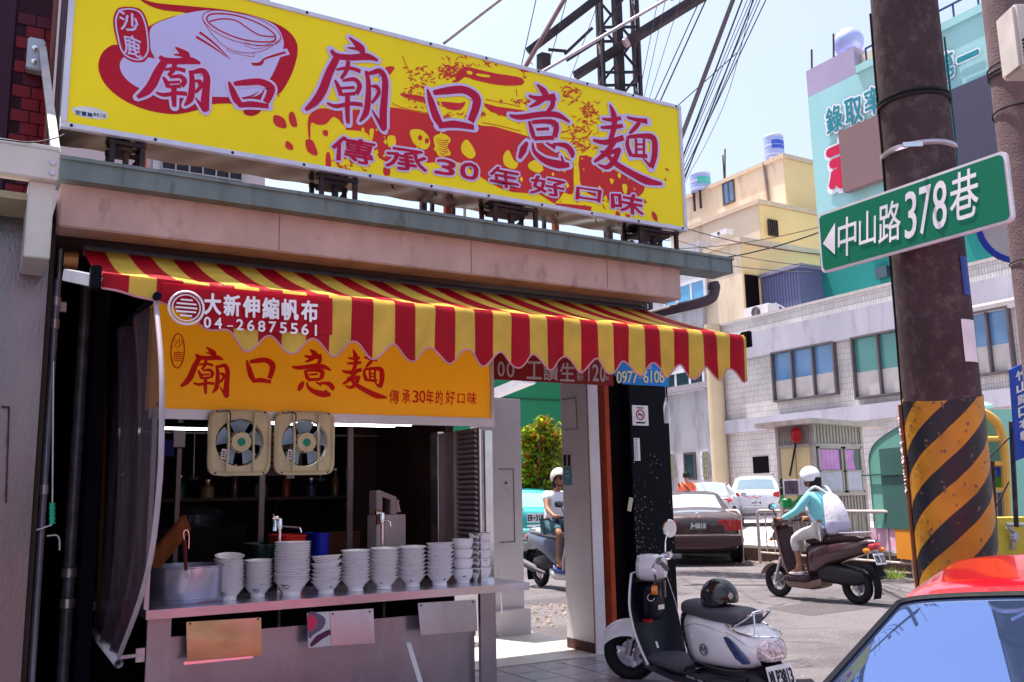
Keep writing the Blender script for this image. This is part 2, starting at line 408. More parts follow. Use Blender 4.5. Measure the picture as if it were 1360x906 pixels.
# joints of the pink fascia
for px in (370, 626, 806):
    x = PY(px, 350, YF).x; mb = MB(); mb.bb((x-.003, YF-.002, zf0+.01), (x+.0015, YF+.001, 3.38)); mb.build('joint', mat('joint_brown', (.18, .11, .10), .9), shop)
# downpipe elbow at the right end of the gutter
mb = MB(); p = PY(948, 378, YF+.02)
mb.tube(smooth_loop([p+Vector((0, 0, .02)), p+Vector((0, 0, -.07)), p+Vector((-.05, .05, -.14)), p+Vector((-.25, .35, -.19)), p+Vector((-.42, .75, -.24))], 4, False), .045, 10)
mb.tube([p+Vector((0, 0, .0)), p+Vector((0, 0, -.04))], .055, 10); mb.build('downpipe', mat('pipe_grey', (.10, .08, .10), .5), shop, smooth=True)
mb = MB()
for (px, py, s) in ((260*.353+440, 372, .10), (728, 391, .09), (780, 397, .09)):
    p = PY(px, py, 6.02); mb.lathe([(s*.55, 0), (s*.6, -.012), (s*.45, -.02)], (p.x, 6.0, zf0+.05), 'Z', 16)
mb.build('soffit_light', GREY_PL, shop, smooth=True)
# room walls
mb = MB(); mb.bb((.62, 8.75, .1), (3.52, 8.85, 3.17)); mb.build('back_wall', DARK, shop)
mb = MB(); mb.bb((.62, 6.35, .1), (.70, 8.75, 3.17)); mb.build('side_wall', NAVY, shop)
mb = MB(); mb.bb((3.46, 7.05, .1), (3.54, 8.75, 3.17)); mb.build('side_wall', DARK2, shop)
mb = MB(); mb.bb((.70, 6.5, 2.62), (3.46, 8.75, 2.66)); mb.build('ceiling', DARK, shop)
# passage: white pillar, orange strip, black pillar
mb = MB(); a = G(754, 861.5, .1); b = G(791, 870, .1)
mb.bb((b.x, b.y, .1), (b.x+.13, a.y+.02, 3.17)); pw = mb.build('pillar', WHITEP, shop, bevel=.01)
mb = MB(); mb.bb((b.x-.004, b.y+.002, .1), (b.x-.001, a.y+.01, .2)); mb.build('dirt_band', mat('rust_dirt', (.10, .05, .045), .9, 0, .5, 25), pw)
mb = MB(); mb.bb((b.x-.004, b.y-.004, .12), (b.x+.006, b.y+.006, 3.1)); mb.build('edge_trim', mat('brown_trim', (.28, .14, .12), .6, 0, .2, 10), pw)
mb = MB(); 
for q in (PX(752, 520, b.x), ): pass
A_ = PX(765, 528, b.x); B_ = PX(767, 570, b.x); A0 = PX(747, 531, b.x); B0 = PX(750, 571, b.x)
mb.tube([A0+Vector((-.004, 0, 0)), A_+Vector((-.004, 0, 0)), B_+Vector((-.004, 0, 0)), B0+Vector((-.004, 0, 0))], .003, 5); mb.build('cable', RUBBER, pw)
mb = MB(); mb.bb((b.x+.20, b.y+.0, .1), (b.x+.25, b.y+.1, 3.0)); mb.build('orange_strip', mat('orange_paint', (.36, .045, .012), .5, 0, .2, 8), shop)
mb = MB(); mb.bb((b.x+.21, b.y+.25, .1), (5.55, b.y+.35, 3.0)); mb.build('dark_gap_sheet', DARK, shop)  # dark sheet standing in for the shade in the gap between the pillars
XB0, XB1, YB = .772*7.1, .842*7.1, 7.1
bp = thing('black_pillar', 'tall black painted pillar with flaked notices behind the parked white scooter', 'pillar', ((XB0+XB1)/2, YB, 0))
mb = MB(); mb.bb((XB0, YB, 0), (XB1, YB+.3, 3.02)); mb.build('shaft', BLACKP, bp, bevel=.008)
mb = MB()
for q in range(150):
    u = random.betavariate(1.2, 1.2); x = XB0+.02+u*(XB1-XB0-.04); z = 1.5+random.gauss(-.35, .42); s = random.uniform(.001, .0045)
    if random.random() < .55: x = XB0+.02+random.random()**2*.14
    if z < .3 or z > 2.0: continue
    mb.add([(x-s, YB-.001, z), (x, YB-.001, z-s*1.5), (x+s*1.3, YB-.001, z), (x+.2*s, YB-.001, z+s*1.6)], [(0, 1, 2, 3)])
mb.build('paint_flakes', mat('flake_white', (.55, .55, .6), .8), bp)
def card(y, x0, z0, x1, z1, m, parent, name='notice', th=.004):
    mb = MB(); mb.bb((x0, y-th, z0), (x1, y, z1)); return mb.build(name, m, parent)
PAPER = mat('paper', (.74, .72, .76), .7)
n0 = PY(840, 565, YB); n1 = PY(860, 539, YB)
ns = thing('no_smoking_notice', 'white no-smoking notice with red circle high on the black pillar', 'notice', ((n0.x+n1.x)/2, YB-.001, n0.z))
card(YB-.001, n0.x, n0.z, n1.x, n1.z, PAPER, ns, 'paper')
mb = MB(); cx_, cz_ = (n0.x+n1.x)/2, n0.z+(n1.z-n0.z)*.54
ring = [(cx_+.048*math.cos(t*.2618), YB-.007, cz_+.048*math.sin(t*.2618)) for t in range(24)]
mb.tube(ring, .006, 4, closed=True); mb.bar((cx_-.034, YB-.007, cz_+.034), (cx_+.034, YB-.007, cz_-.034), .009, .003); mb.build('red_symbol', REDL, ns)
mb = MB(); mb.bb((cx_-.03, YB-.006, cz_-.006), (cx_+.03, YB-.0055, cz_+.006)); mb.bb((cx_-.055, YB-.006, n0.z+.02), (cx_+.055, YB-.0055, n0.z+.035)); mb.bb((cx_-.045, YB-.006, n1.z-.03), (cx_+.045, YB-.0055, n1.z-.02))
mb.build('print', BLACKP, ns)
n0 = PY(842.5, 612, YB); n1 = PY(849, 582, YB)
ns = thing('paper_strip', 'narrow white printed strip glued below the no-smoking notice', 'notice', ((n0.x+n1.x)/2, YB-.001, n0.z))
card(YB-.001, n0.x, n0.z, n1.x, n1.z, PAPER, ns, 'paper')
mb = MB()
for c_ in range(2):
    for q in range(11):
        z = n0.z+.012+q*(n1.z-n0.z-.03)/10; x = n0.x+.008+c_*.02; mb.bb((x, YB-.0065, z), (x+.011, YB-.0055, z+.009))
mb.build('print', BLACKP, ns)
n0 = PY(833, 680, YB); n1 = PY(840, 660, YB)
single(MB().box(((n0.x+n1.x)/2, YB-.004, (n0.z+n1.z)/2), (.045, .008, .13), (0, .25, 0)), 'switch_plate', mat('ivory', (.5, .46, .36), .6), 'small ivory plate hanging crooked on the black pillar', 'switch plate')
# notices on the white pillar (facing -X)
n0 = PX(749, 645, b.x-.001); n1 = PX(759, 620, b.x-.001)
pn = thing('blue_poster', 'small pale blue poster stuck on the white pillar beside the rider', 'poster', ((n0+n1)/2))
mb = MB(); mb.bb((b.x-.005, min(n0.y, n1.y), n0.z), (b.x-.001, max(n0.y, n1.y), n1.z)); mb.build('sheet', mat('poster_blue', (.13, .32, .42), .5, 0, .2, 20), pn)
mb = MB(); ym = (n0.y+n1.y)/2
mb.bb((b.x-.007, ym-.03, n1.z-.05), (b.x-.0055, ym+.02, n1.z-.04)); mb.bb((b.x-.007, ym-.03, n1.z-.09), (b.x-.0055, ym+.03, n1.z-.08)); mb.build('print', PAPER, pn)
for q, px in enumerate((749, 754.5)):
    n0 = PX(px, 619, b.x-.001); n1 = PX(px+3, 604, b.x-.001); mb = MB(); mb.bb((b.x-.006, min(n0.y, n1.y), n0.z), (b.x-.001, max(n0.y, n1.y), n1.z))
    single(mb, 'door_plate', DARK2, ['left one of two dark plates above the blue poster', 'right one of two dark plates above the blue poster'][q], 'plate', 'dark plates above the blue poster')
# water bottle hanging from the blue banner
bt = thing('water_bottle', 'clear plastic bottle hung on a string from the end of the blue banner', 'bottle', PY(886, 562, 6.3))
p = PY(886, 562, 6.3)
mb = MB(); mb.lathe([(.022, 0), (.026, .01), (.026, .13), (.02, .17), (.009, .2), (.009, .225)], p, 'Z', 12); mb.build('body', mat('clear_plastic', (.75, .78, .85), .15, 0, .03, alpha=.55), bt, smooth=True)
mb = MB(); mb.tube([p+Vector((0, 0, .225)), p+Vector((0, 0, .34))], .003, 4); mb.build('string', PAPER, bt)

# ---------------------------------------------------------------- red and blue job banner
YR = 6.3
z0 = 2.43; x0 = PY(655, 508, YR).x; x1 = PY(888, 514, YR).x; xb = PY(815, 512, YR).x
bn = thing('banner', 'dark red job banner with a blue phone number end under the awning', 'banner', ((x0+x1)/2, YR, z0))
mb = MB(); mb.bb((x0, YR, z0), (xb, YR+.012, z0+.42)); mb.build('red_sheet', mat('banner_red', (.20, .008, .012), .5, 0, .1, 4), bn)
mb = MB(); r_ = .2
pts = [(x1, YR-.004, z0+.02), (x1, YR-.004, z0+.40)]+[(xb-.04+.16*(1-math.sin(t*math.pi/8))*.9-.05*0, YR-.004, z0+.40-t*.0475) for t in range(9)]
mb.poly(pts, (0, .016, 0)); mb.build('blue_end', mat('banner_blue', (.02, .24, .72), .45, 0, .08, 4), bn)
GREYL = mat('grey_lettering', (.42, .40, .44), .6)
mb = MB()
def word(mb, txt, y, boxes, off=0., shear=0., swirl=0.):
    for ch, (a, b, c, d) in zip(txt, boxes):   # px left, py bottom, px right, py top
        put_text(mb, ch, (PY(a, b, y), PY(c, b+(c-a)*.035, y), PY(c, d+(c-a)*.035, y), PY(a, d, y)), off, shear, swirl)
word(mb, '00', YR-.003, [(661, 500, 670, 480), (673, 501, 683, 481)], .01)
word(mb, '工讀生', YR-.003, [(700, 503, 719, 480), (722, 505, 741, 482), (744, 506, 763, 482)], .015)
word(mb, '薪', YR-.003, [(766, 506, 775, 494)], .0)
word(mb, '120', YR-.003, [(779, 506, 785, 484), (787, 506, 795, 484), (797, 507, 804, 485)], .01)
word(mb, '起', YR-.003, [(804, 505, 809, 499), ], .0)
mb.build('lettering', GREYL, bn)
mb = MB(); word(mb, '0977-6108', YR-.010, [(819+i*7.1, 509-.1*i, 825.6+i*7.1, 493-.1*i) if i != 4 else (848, 503, 853, 500) for i in range(9)], .01)
word(mb, '宮', YR-.010, [(857, 490, 866, 480)])
mb.build('lettering', mat('pale_yellow', (.75, .78, .45), .5), bn)

# brush characters as strokes (x, y, width) traced in a local frame
BR_ = {
 '廟': (25, 42, 520, 610, [[(288, 42, 6), (325, 75, 30), (358, 108, 48), (372, 142, 26)], [(278, 106, 6), (330, 112, 18), (360, 118, 26)], [(180, 120, 18), (215, 155, 34), (300, 165, 34), (400, 160, 40), (462, 183, 12)],
   [(215, 165, 36), (168, 260, 42), (130, 360, 46), (85, 430, 40), (25, 480, 16)], [(285, 185, 24), (272, 245, 22), (240, 292, 16)], [(212, 238, 12), (290, 228, 20), (358, 248, 24)], [(203, 300, 12), (226, 345, 26), (240, 395, 24)],
   [(250, 305, 12), (320, 296, 24), (352, 335, 28), (332, 385, 22)], [(240, 350, 14), (322, 345, 16)], [(240, 388, 18), (325, 382, 20)], [(155, 438, 12), (210, 458, 22), (300, 442, 22), (370, 450, 24)], [(280, 395, 26), (278, 470, 28), (282, 562, 20)],
   [(392, 245, 18), (405, 320, 28), (402, 430, 34), (388, 500, 34), (352, 552, 8)], [(385, 268, 16), (430, 256, 24), (478, 248, 32), (505, 300, 36), (502, 400, 38), (494, 500, 44), (496, 585, 40), (500, 606, 14)], [(492, 590, 30), (450, 520, 16), (425, 478, 4)],
   [(420, 338, 8), (455, 342, 26), (466, 380, 22), (425, 440, 14)]]),
 '口': (755, 340, 1090, 605, [[(760, 355, 10), (782, 430, 40), (812, 520, 50), (848, 580, 34)], [(795, 378, 26), (880, 365, 42), (980, 360, 46), (1052, 405, 56), (1050, 470, 48), (1020, 550, 40)], [(826, 578, 30), (920, 566, 42), (1040, 585, 30)]]),
 '意': (145, 125, 480, 562, [[(288, 126, 6), (322, 160, 38), (338, 188, 34)], [(245, 186, 12), (300, 200, 24), (385, 190, 34)], [(248, 245, 6), (290, 225, 22), (330, 195, 26)], [(372, 205, 28), (368, 240, 24), (340, 272, 12)],
   [(145, 288, 12), (200, 298, 26), (320, 282, 28), (400, 288, 30), (460, 324, 10)], [(248, 318, 14), (262, 370, 26), (274, 410, 22)], [(262, 325, 18), (330, 320, 22), (388, 335, 32), (380, 402, 26)], [(285, 362, 14), (352, 358, 14)], [(272, 410, 20), (378, 405, 20)],
   [(238, 428, 14), (216, 470, 36), (196, 514, 14)], [(266, 430, 8), (276, 480, 22), (330, 525, 34), (400, 545, 42), (458, 548, 20)], [(430, 545, 24), (415, 500, 8)], [(335, 432, 8), (385, 458, 24)], [(370, 438, 8), (440, 448, 30), (470, 482, 36), (472, 512, 8)]]),
 '麵': (580, 230, 945, 660, [[(670, 232, 8), (690, 285, 34), (692, 350, 28), (670, 425, 22)], [(630, 306, 10), (680, 312, 20), (728, 302, 18)], [(622, 352, 12), (690, 350, 22), (738, 342, 18)], [(582, 418, 14), (650, 430, 26), (742, 405, 26)],
   [(695, 425, 24), (645, 488, 26), (588, 532, 12)], [(618, 478, 8), (670, 482, 22), (722, 468, 24)], [(722, 460, 22), (695, 520, 28), (655, 560, 22), (608, 545, 8)], [(640, 475, 16), (700, 540, 30), (780, 590, 34), (860, 630, 40), (944, 648, 12)],
   [(758, 298, 12), (810, 312, 20), (866, 320, 28)], [(825, 325, 22), (798, 358, 22), (772, 384, 10)], [(764, 398, 12), (762, 450, 24), (782, 502, 26)], [(765, 402, 16), (840, 396, 22), (898, 410, 36), (904, 490, 34), (886, 562, 26)], [(884, 556, 22), (842, 512, 6)],
   [(806, 410, 16), (808, 492, 16)], [(848, 410, 16), (848, 492, 14)], [(810, 440, 10), (844, 440, 10)], [(810, 466, 10), (844, 466, 10)], [(782, 498, 16), (866, 502, 20)]])}
def brush(mb, ch, box, fn, extra=0., upp=.005, ww=1., skew=0., k0=[0]):
    """box = px x0, y0, x1, y1 on the picture; fn(px, py, d) -> point"""
    x0, y0, x1, y1, S = BR_[ch]; sx = (box[2]-box[0])/(x1-x0); sy = (box[3]-box[1])/(y1-y0)
    for st in S:
        k0[0] += 1; d = (k0[0] % 60)*2.0e-5
        pts = []; ws = []
        for x, y, w_ in st:
            X = box[0]+(x-x0)*sx; Y = box[1]+(y-y0)*sy+skew*(x-x0)*sx; pts.append(fn(X, Y, d)); ws.append(w_*sx*upp*ww+extra)
        ribbon(mb, pts, ws, NY, 5)
        if extra:
            for p, w_ in ((pts[0], ws[0]), (pts[-1], ws[-1])):
                k0[0] += 1; mb.add([p+Vector((math.cos(a*.524)*w_/2, -3e-5, math.sin(a*.524)*w_/2)) for a in range(12)], [tuple(range(12))])
# ---------------------------------------------------------------- orange shop sign under the awning
YS = 6.25
A = PY(205, 545, YS); B = PY(651, 557, YS)
zs0 = 1.5+.098*YS; zs1 = 3.0
sg = thing('light_box_sign', 'orange lit shop sign with red brush characters under the striped awning', 'sign', ((A.x+B.x)/2, YS, zs0))
x0, x1 = .95, B.x
OR_ = mat('sign_orange', (.80, .36, .012), .35, 0, .08, 1.5, emit=(.8, .34, .01), es=.10)
mb = MB(); mb.bb((x0, YS, zs0), (x1, YS+.14, zs1)); mb.build('face', OR_, sg)
mb = MB(); mb.bb((x0, YS-.02, zs0-.066), (x1+.03, YS+.015, zs0)); mb.bb((x1, YS-.02, zs0), (x1+.03, YS+.16, zs1)); mb.build('frame', ALU, sg, bevel=.003)
SR = mat('sign_bright_red', (.68, .012, .012), .4, 0, .05)
for ch, bxx in zip('廟口意麵', [(240, 461, 304, 529), (327, 476, 366, 510), (388, 464, 443, 526), (454, 464, 514, 530)]):
    mb = MB(); brush(mb, ch, bxx, lambda a, b, d: PY(a, b, YS-.003-d), 0, .0058, 1.2); mb.build('character', SR, sg)
mb = MB()
word(mb, '傳承30年的好口味', YS-.003, [(517, 536, 530, 518), (534, 536, 545, 518), (548, 535, 556, 519), (557, 535, 565, 519), (566, 537, 576, 518), (579, 537, 588, 519), (592, 537, 604, 519), (608, 536, 617, 523), (621, 537, 633, 521)], .012, .1, .5)
mb.build('lettering', SR, sg)
mb = MB(); c = PY(236, 466, YS-.003); ring = [(c.x+.042*math.cos(t*.314), YS-.004, c.z+.115*math.sin(t*.314)) for t in range(20)]
mb.tube(ring, .004, 4, closed=True); word(mb, '沙鹿', YS-.003, [(230, 462, 243, 449), (230, 480, 243, 466)], .0); mb.build('seal', SR, sg)

# ---------------------------------------------------------------- striped awning
AX0, AX1 = .50, 4.92; YA0, YA1 = 6.15, 4.95; ZA0, ZA1 = 3.10, 2.655
pa = PY(465.4, 400, YA1).x; pb = PY(910.9, 440, YA1).x; SW = (pb-pa)/19
am = bpy.data.materials.new('awning_cloth'); am.use_nodes = True; n = am.node_tree.nodes; l = am.node_tree.links; b_ = n['Principled BSDF']
tc = n.new('ShaderNodeTexCoord'); sx = n.new('ShaderNodeSeparateXYZ'); l.new(tc.outputs['Object'], sx.inputs[0])
def mth(op, a, b=None):
    q = n.new('ShaderNodeMath'); q.operation = op
    for i, v in enumerate((a, b)):
        if v is None: continue
        if isinstance(v, (int, float)): q.inputs[i].default_value = v
        else: l.new(v, q.inputs[i])
    return q.outputs[0]
AWX = 2.7
t_ = mth('FRACT', mth('DIVIDE', mth('ADD', sx.outputs['X'], AWX-pa+SW*40), SW*2)); red = mth('LESS_THAN', t_, .5)
nz = n.new('ShaderNodeTexNoise'); nz.inputs['Scale'].default_value = 5; l.new(tc.outputs['Object'], nz.inputs[0])
mxc = n.new('ShaderNodeMix'); mxc.data_type = 'RGBA'; mxc.inputs[6].default_value = (.80, .58, .10, 1); mxc.inputs[7].default_value = (.50, .002, .020, 1); l.new(red, mxc.inputs[0])
mr = n.new('ShaderNodeMapRange'); mr.inputs[1].default_value = .3; mr.inputs[2].default_value = .7; mr.inputs[3].default_value = .85; mr.inputs[4].default_value = 1.1; l.new(nz.outputs[0], mr.inputs[0])
mm = n.new('ShaderNodeMix'); mm.data_type = 'RGBA'; mm.blend_type = 'MULTIPLY'; mm.inputs[0].default_value = 1; l.new(mxc.outputs[2], mm.inputs[6]); l.new(mr.outputs[0], mm.inputs[7])
l.new(mm.outputs[2], b_.inputs['Base Color']); b_.inputs['Roughness'].default_value = .42; b_.inputs['Specular IOR Level'].default_value = .25
tr = n.new('ShaderNodeBsdfTranslucent'); l.new(mm.outputs[2], tr.inputs[0]); ms = n.new('ShaderNodeMixShader'); ms.inputs[0].default_value = .38
l.new(b_.outputs[0], ms.inputs[1]); l.new(tr.outputs[0], ms.inputs[2]); l.new(ms.outputs[0], n['Material Output'].inputs[0])
wv = n.new('ShaderNodeTexNoise'); wv.inputs['Scale'].default_value = 9; mpp = n.new('ShaderNodeMapping'); mpp.inputs['Scale'].default_value = (3, 1, .4); l.new(tc.outputs['Object'], mpp.inputs[0]); l.new(mpp.outputs[0], wv.inputs[0])
bpn = n.new('ShaderNodeBump'); bpn.inputs['Strength'].default_value = .25; bpn.inputs['Distance'].default_value = .03; l.new(wv.outputs[0], bpn.inputs['Height']); l.new(bpn.outputs[0], b_.inputs['Normal'])
aw = thing('awning', 'red and yellow striped folding awning with a scalloped valance over the counter', 'awning', (AWX, 5.5, 0))
def roof_p(u, v):
    x = AX0+(AX1-AX0)*u; y = YA0+(YA1-YA0)*v; sag = .03*math.sin(math.pi*v)+.008*math.sin(u*61)*math.sin(math.pi*v)
    return (x, y, ZA0+(ZA1-ZA0)*v-sag)
mb = MB(); mb.grid(roof_p, 90, 10, (0, 0, -.004)); mb.build('canopy', am, aw, smooth=True)
tip0 = PY(440+155/2.831, 300+485/2.831, YA1).x; per = (PY(440+1045/2.831, 494, YA1).x-tip0)/7
def zbot(x):
    base = -.325-.055*math.cos((x-tip0)/per*2*math.pi)*-1
    z = ZA1-.30-.048*math.cos((x-tip0)/per*2*math.pi)
    xs = [AX0, AX0+.35, AX0+.5, AX0+.72]; zs = [ZA1-.07, ZA1-.13, ZA1-.24, None]
    if x < xs[1]: return ZA1-.07-(x-xs[0])/(.35)*.06
    if x < xs[2]: return ZA1-.13-(x-xs[1])/.15*.10
    if x < xs[3]: t = (x-xs[2])/.22; return (ZA1-.23)*(1-t)+z*t
    return z
def val_p(u, v):
    x = AX0+(AX1-AX0)*u; zb = zbot(x); zt_ = ZA1+.012; z = zt_+(zb-zt_)*v; e = max(0, 1-v*7)
    return (x, YA1-.030+.026*e*e-.010*math.sin(x*34+v)*v-.008*math.sin(x*13)*v+.012*v, z+.008*(1-e*e)*e)
mb = MB(); mb.grid(val_p, 360, 12, (0, .004, 0)); mb.build('valance', am, aw, smooth=True)
mb = MB(); pts = [Vector(val_p(i/360, 1)) for i in range(361)]; mb.tube(pts, .006, 5); mb.build('valance_binding', mat('binding_pink', (.55, .25, .30), .6), aw, smooth=True)
mb = MB(); mb.tube([(AX0-.02, YA1, ZA1-.03), (AX1+.02, YA1, ZA1-.03)], .016, 12); mb.build('front_bar', mat('bar_white', (.7, .6, .62), .3, .2), aw, smooth=True)
mb = MB(); mb.box((AX0-.03, YA1, ZA1-.02), (.05, .09, .12)); mb.build('end_cap', BLACKP, aw, bevel=.006); mb = MB(); mb.box((AX1+.03, YA1, ZA1-.02), (.04, .09, .12)); mb.build('end_cap', BLACKP, aw, bevel=.006)
# folding arm at the left
a0 = Vector((.36, 5.7, 2.80)); a1 = Vector((.50, YA1+.06, ZA1-.015))
mb = MB(); mb.bar(PY(92, 366, 5.35), PY(131, 374, 5.0), .07, .065); mb.build('arm', mat('arm_white', (.68, .66, .7), .35), aw, bevel=.004)
mb = MB(); mb.bar(PY(96, 367, 5.28)-Vector((0, .036, 0)), PY(124, 372, 5.03)-Vector((0, .036, 0)), .006, .012); mb.build('arm_slot', DARK, aw)
mb = MB(); mb.tube([(AX0, YA0-.02, ZA0-.02), (AX1, YA0-.02, ZA0-.02)], .04, 10); mb.build('roller_tube', GREY_PL, aw, smooth=True)
mb = MB(); mb.lathe([(.0, -.05), (.05, -.05), (.055, .03), (.0, .03)], PY(96, 346, 6.1), 'X', 14); mb.build('roller_cap', mat('brass_cap', (.35, .16, .05), .4, .4), aw, smooth=True)
mb = MB(); mb.bar((AX0+.7, 6.1, ZA0-.1), (AX0+1.0, YA1, ZA1-.05), .03, .05); mb.bar((AX1-.7, 6.1, ZA0-.1), (AX1-1.0, YA1, ZA1-.05), .03, .05); mb.build('arm', GREY_PL, aw)
# dark red printed panel with the awning maker's lettering
def vy(px, py, d): return PY(px, py, YA1-.036-d)
AWR = mat('awning_panel_red', (.50, .003, .022), .5, 0, .06, 4, translucent=.3)
x0 = PY(212, 420, YA1).x; x1 = PY(439, 430, YA1).x
def pan_p(u, v):
    x = x0+(x1-x0)*u; z = ZA1-.012+(-.215)*v; z = max(z, zbot(x)+.004); vv = (ZA1+.012-z)/(ZA1+.012-zbot(x)); return (x, val_p((x-AX0)/(AX1-AX0), vv)[1]-.005, z)
mb = MB(); mb.grid(pan_p, 60, 4); mb.build('printed_panel', AWR, aw, smooth=True)
mb = MB(); WL = mat('white_lettering', (.80, .78, .84), .6)
word(mb, '大新伸縮帆布', 4.905, [(272+i*25.7, 417+i*1.9, 293+i*25.7, 390+i*1.9) for i in range(6)], .03)
word(mb, '04-26875561', 4.905, [(271+i*14.4, 435+i*1.05, 280+i*14.4, 421+i*1.05) if i != 2 else (302, 437, 309, 429) for i in range(11)], .02)
c = PY(247.5, 409, 4.905)
for r in (.088, .07):
    mb.tube([(c.x+r*math.cos(t*.262), 4.904, c.z+r*math.sin(t*.262)) for t in range(24)], .0035 if r < .08 else .006, 4, closed=True)
for q, wd in enumerate((.03, .05, .055, .05, .03)):
    z = c.z+.042-q*.021; mb.bb((c.x-wd, 4.903, z-.004), (c.x+wd, 4.905, z+.005))
mb.build('lettering', WL, aw)
# ---------------------------------------------------------------- counter with hanging plates
YC = 6.1; ZC = .865
cx0, cx1 = .159*YC, .606*YC
ct = thing('counter', 'long stainless steel serving counter with rows of bowls on it', 'counter', ((cx0+cx1)/2, YC+.4, .1))
mb = MB(); mb.bb((cx0, YC, ZC-.055), (cx1, YC+.012, ZC)); mb.bb((cx0, YC+.012, ZC-.02), (cx1, 6.95, ZC)); mb.bb((cx0, YC+.012, ZC-.055), (cx0+.012, 6.95, ZC-.02))
mb.build('top', mat('counter_top_steel', (.70, .70, .80), .22, .8, .1, 4, .05, 50), ct, bevel=.002)
lx = PY(655, 800, YC+.1).x
def cpl(pxa, pya, pxb, pyb, y, m, name, th=.01):
    a = PY(pxa, pya, y); b = PY(pxb, pyb, y); mb = MB(); mb.bb((min(a.x, b.x), y, min(a.z, b.z)), (max(a.x, b.x), y+th, max(a.z, b.z))); return mb.build(name, m, ct, bevel=.002)
mb = MB(); mb.bb((cx0+.02, YC+.06, .1), (cx0+.16, YC+.10, ZC-.056)); mb.build('leg', PANEL, ct, bevel=.002)
mb = MB(); mb.bb((lx-.13, YC+.06, .1), (lx, YC+.10, ZC-.056)); mb.build('leg', PANEL, ct, bevel=.002)
mb = MB(); mb.bb((cx0+.16, YC+.16, .1), (lx-.13, YC+.17, .52)); mb.build('front_panel', PANEL, ct)
mb = MB(); mb.bb((cx0+.16, YC+.14, .50), (lx-.13, YC+.158, .68)); mb.build('cross_panel', PANEL, ct, bevel=.002)
mb = MB(); mb.bb((cx0+.16, YC+.5, .1), (lx-.13, YC+.52, .82)); mb.build('back_panel', DARK, ct)
for px in (374, 514):
    x = PY(px, 815, YC+.1).x; mb = MB(); mb.bb((x-.008, YC+.15, .66), (x+.008, YC+.17, ZC-.02)); mb.build('strut', RUST, ct)
BR = mat('brass_sheet', (.34, .26, .13), .26, .95, .2, 5, .10, 5, col2=(.42, .22, .20), c2scale=4, c2amt=.8, stretch=(1, 1, 1.6))
def sheet(pts, m, name, tilt=.02):
    z = []
    mb = MB(); P = [PY(px, py, YC+.05) for px, py in pts]; P = [p+Vector((0, (ZC-p.z)*-.12, 0)) for p in P]
    mb.poly(P, (0, .004, 0)); return mb.build(name, m, ct)
sheet([(247, 826), (346, 820), (346, 869), (247, 878)], BR, 'hanging_plate')
sheet([(242, 878), (333, 869), (334, 873), (243, 882)], STEEL_B, 'hanging_rail')
sheet([(407, 814), (437, 812), (437, 857), (407, 860)], mat('painted_plate', (.42, .50, .55), .3, .3, .1), 'hanging_plate')
sheet([(437.5, 812), (495, 808), (495, 853), (437.5, 857)], PANEL, 'hanging_plate')
pl = sheet([(554, 801), (631, 796), (631, 837), (556, 843)], PANEL, 'hanging_plate')
def pp(px, py, d=.0):
    p = PY(px, py, YC+.05); return p+Vector((0, (ZC-p.z)*-.12-.002-d, 0))
mb = MB(); flatpoly(mb, smooth_loop([pp(408, 815), pp(420, 814), pp(431, 822), pp(427, 834), pp(415, 842), pp(408, 846)], 4)); mb.build('painted_swirl', mat('swirl_grey', (.12, .10, .16), .4), ct)
mb = MB(); flatpoly(mb, smooth_loop([pp(408, 817, .001), pp(415, 818, .001), pp(420, 825, .001), pp(416, 834, .001), pp(408, 837, .001)], 4)); mb.build('painted_swirl', mat('swirl_pink', (.62, .03, .10), .4), ct)
mb = MB(); ribbon(mb, [pp(410, 857), pp(420, 848), pp(430, 842), pp(437, 838)], [.02, .045, .04, .03], NY); mb.build('painted_swirl', mat('swirl_dark', (.10, .02, .06), .4), ct)
mb = MB()
for px, py in ((252, 828), (342, 822), (558, 804), (627, 799), (490, 812), (441, 815)):
    p = pp(px, py); mb.lathe([(.006, .0), (.006, -.006)], p, 'Y', 8)
mb.build('rivet', RUST, ct)
# glint on the front panel, painted as a matte white strip
mb = MB(); a = PY(540, 846, YC+.155); b2 = PY(561, 906, YC+.155); mb.bar((a.x, YC+.157, a.z), (b2.x+.02, YC+.157, b2.z-.1), .035, .004, up=(0, 1, 0)); mb.build('painted_glint', mat('strip_white', (.85, .85, .88), .5), ct)
# latch at the left leg
mb = MB(); p = PY(186, 870, YC+.02); mb.box(p, (.05, .02, .08)); mb.bar(p, p+Vector((-.12, -.05, .005)), .02, .02); mb.build('latch', STEEL, ct)

# ---------------------------------------------------------------- frame above the counter, louvre, posts
fr = thing('window_frame', 'stainless steel posts and side louvre framing the serving opening', 'frame', (3.4, 6.5, ZC))
for px0, px1, y in ((632, 640, 6.50), (645, 655, 6.62)):
    a = PY(px0, 650, y).x; b2 = PY(px1, 650, y).x; mb = MB(); mb.bb((a, y, ZC), (b2, y+.03, 2.05)); mb.build('post', STEEL_B, fr, bevel=.003)
XL = 3.40; ya = PX(576, 650, XL).y; yb = PX(586, 650, XL).y; mb = MB(); mb.bb((XL-.03, yb, ZC), (XL+.03, ya, 2.06)); mb.build('post', STEEL_B, fr, bevel=.004)
y1, y2 = PX(607, 650, XL).y, PX(633, 650, XL).y
mb = MB(); mb.bb((XL+.02, y2, ZC), (XL+.03, yb, 2.05)); mb.build('side_panel', mat('grey_mauve', (.13, .09, .10), .5, 0, .1), fr)
mb = MB(); mb.bb((XL+.005, y1, ZC), (XL+.02, y1+.07, 2.05)); mb.build('side_post', mat('pinkish_post', (.34, .24, .25), .5), fr)
sp = None
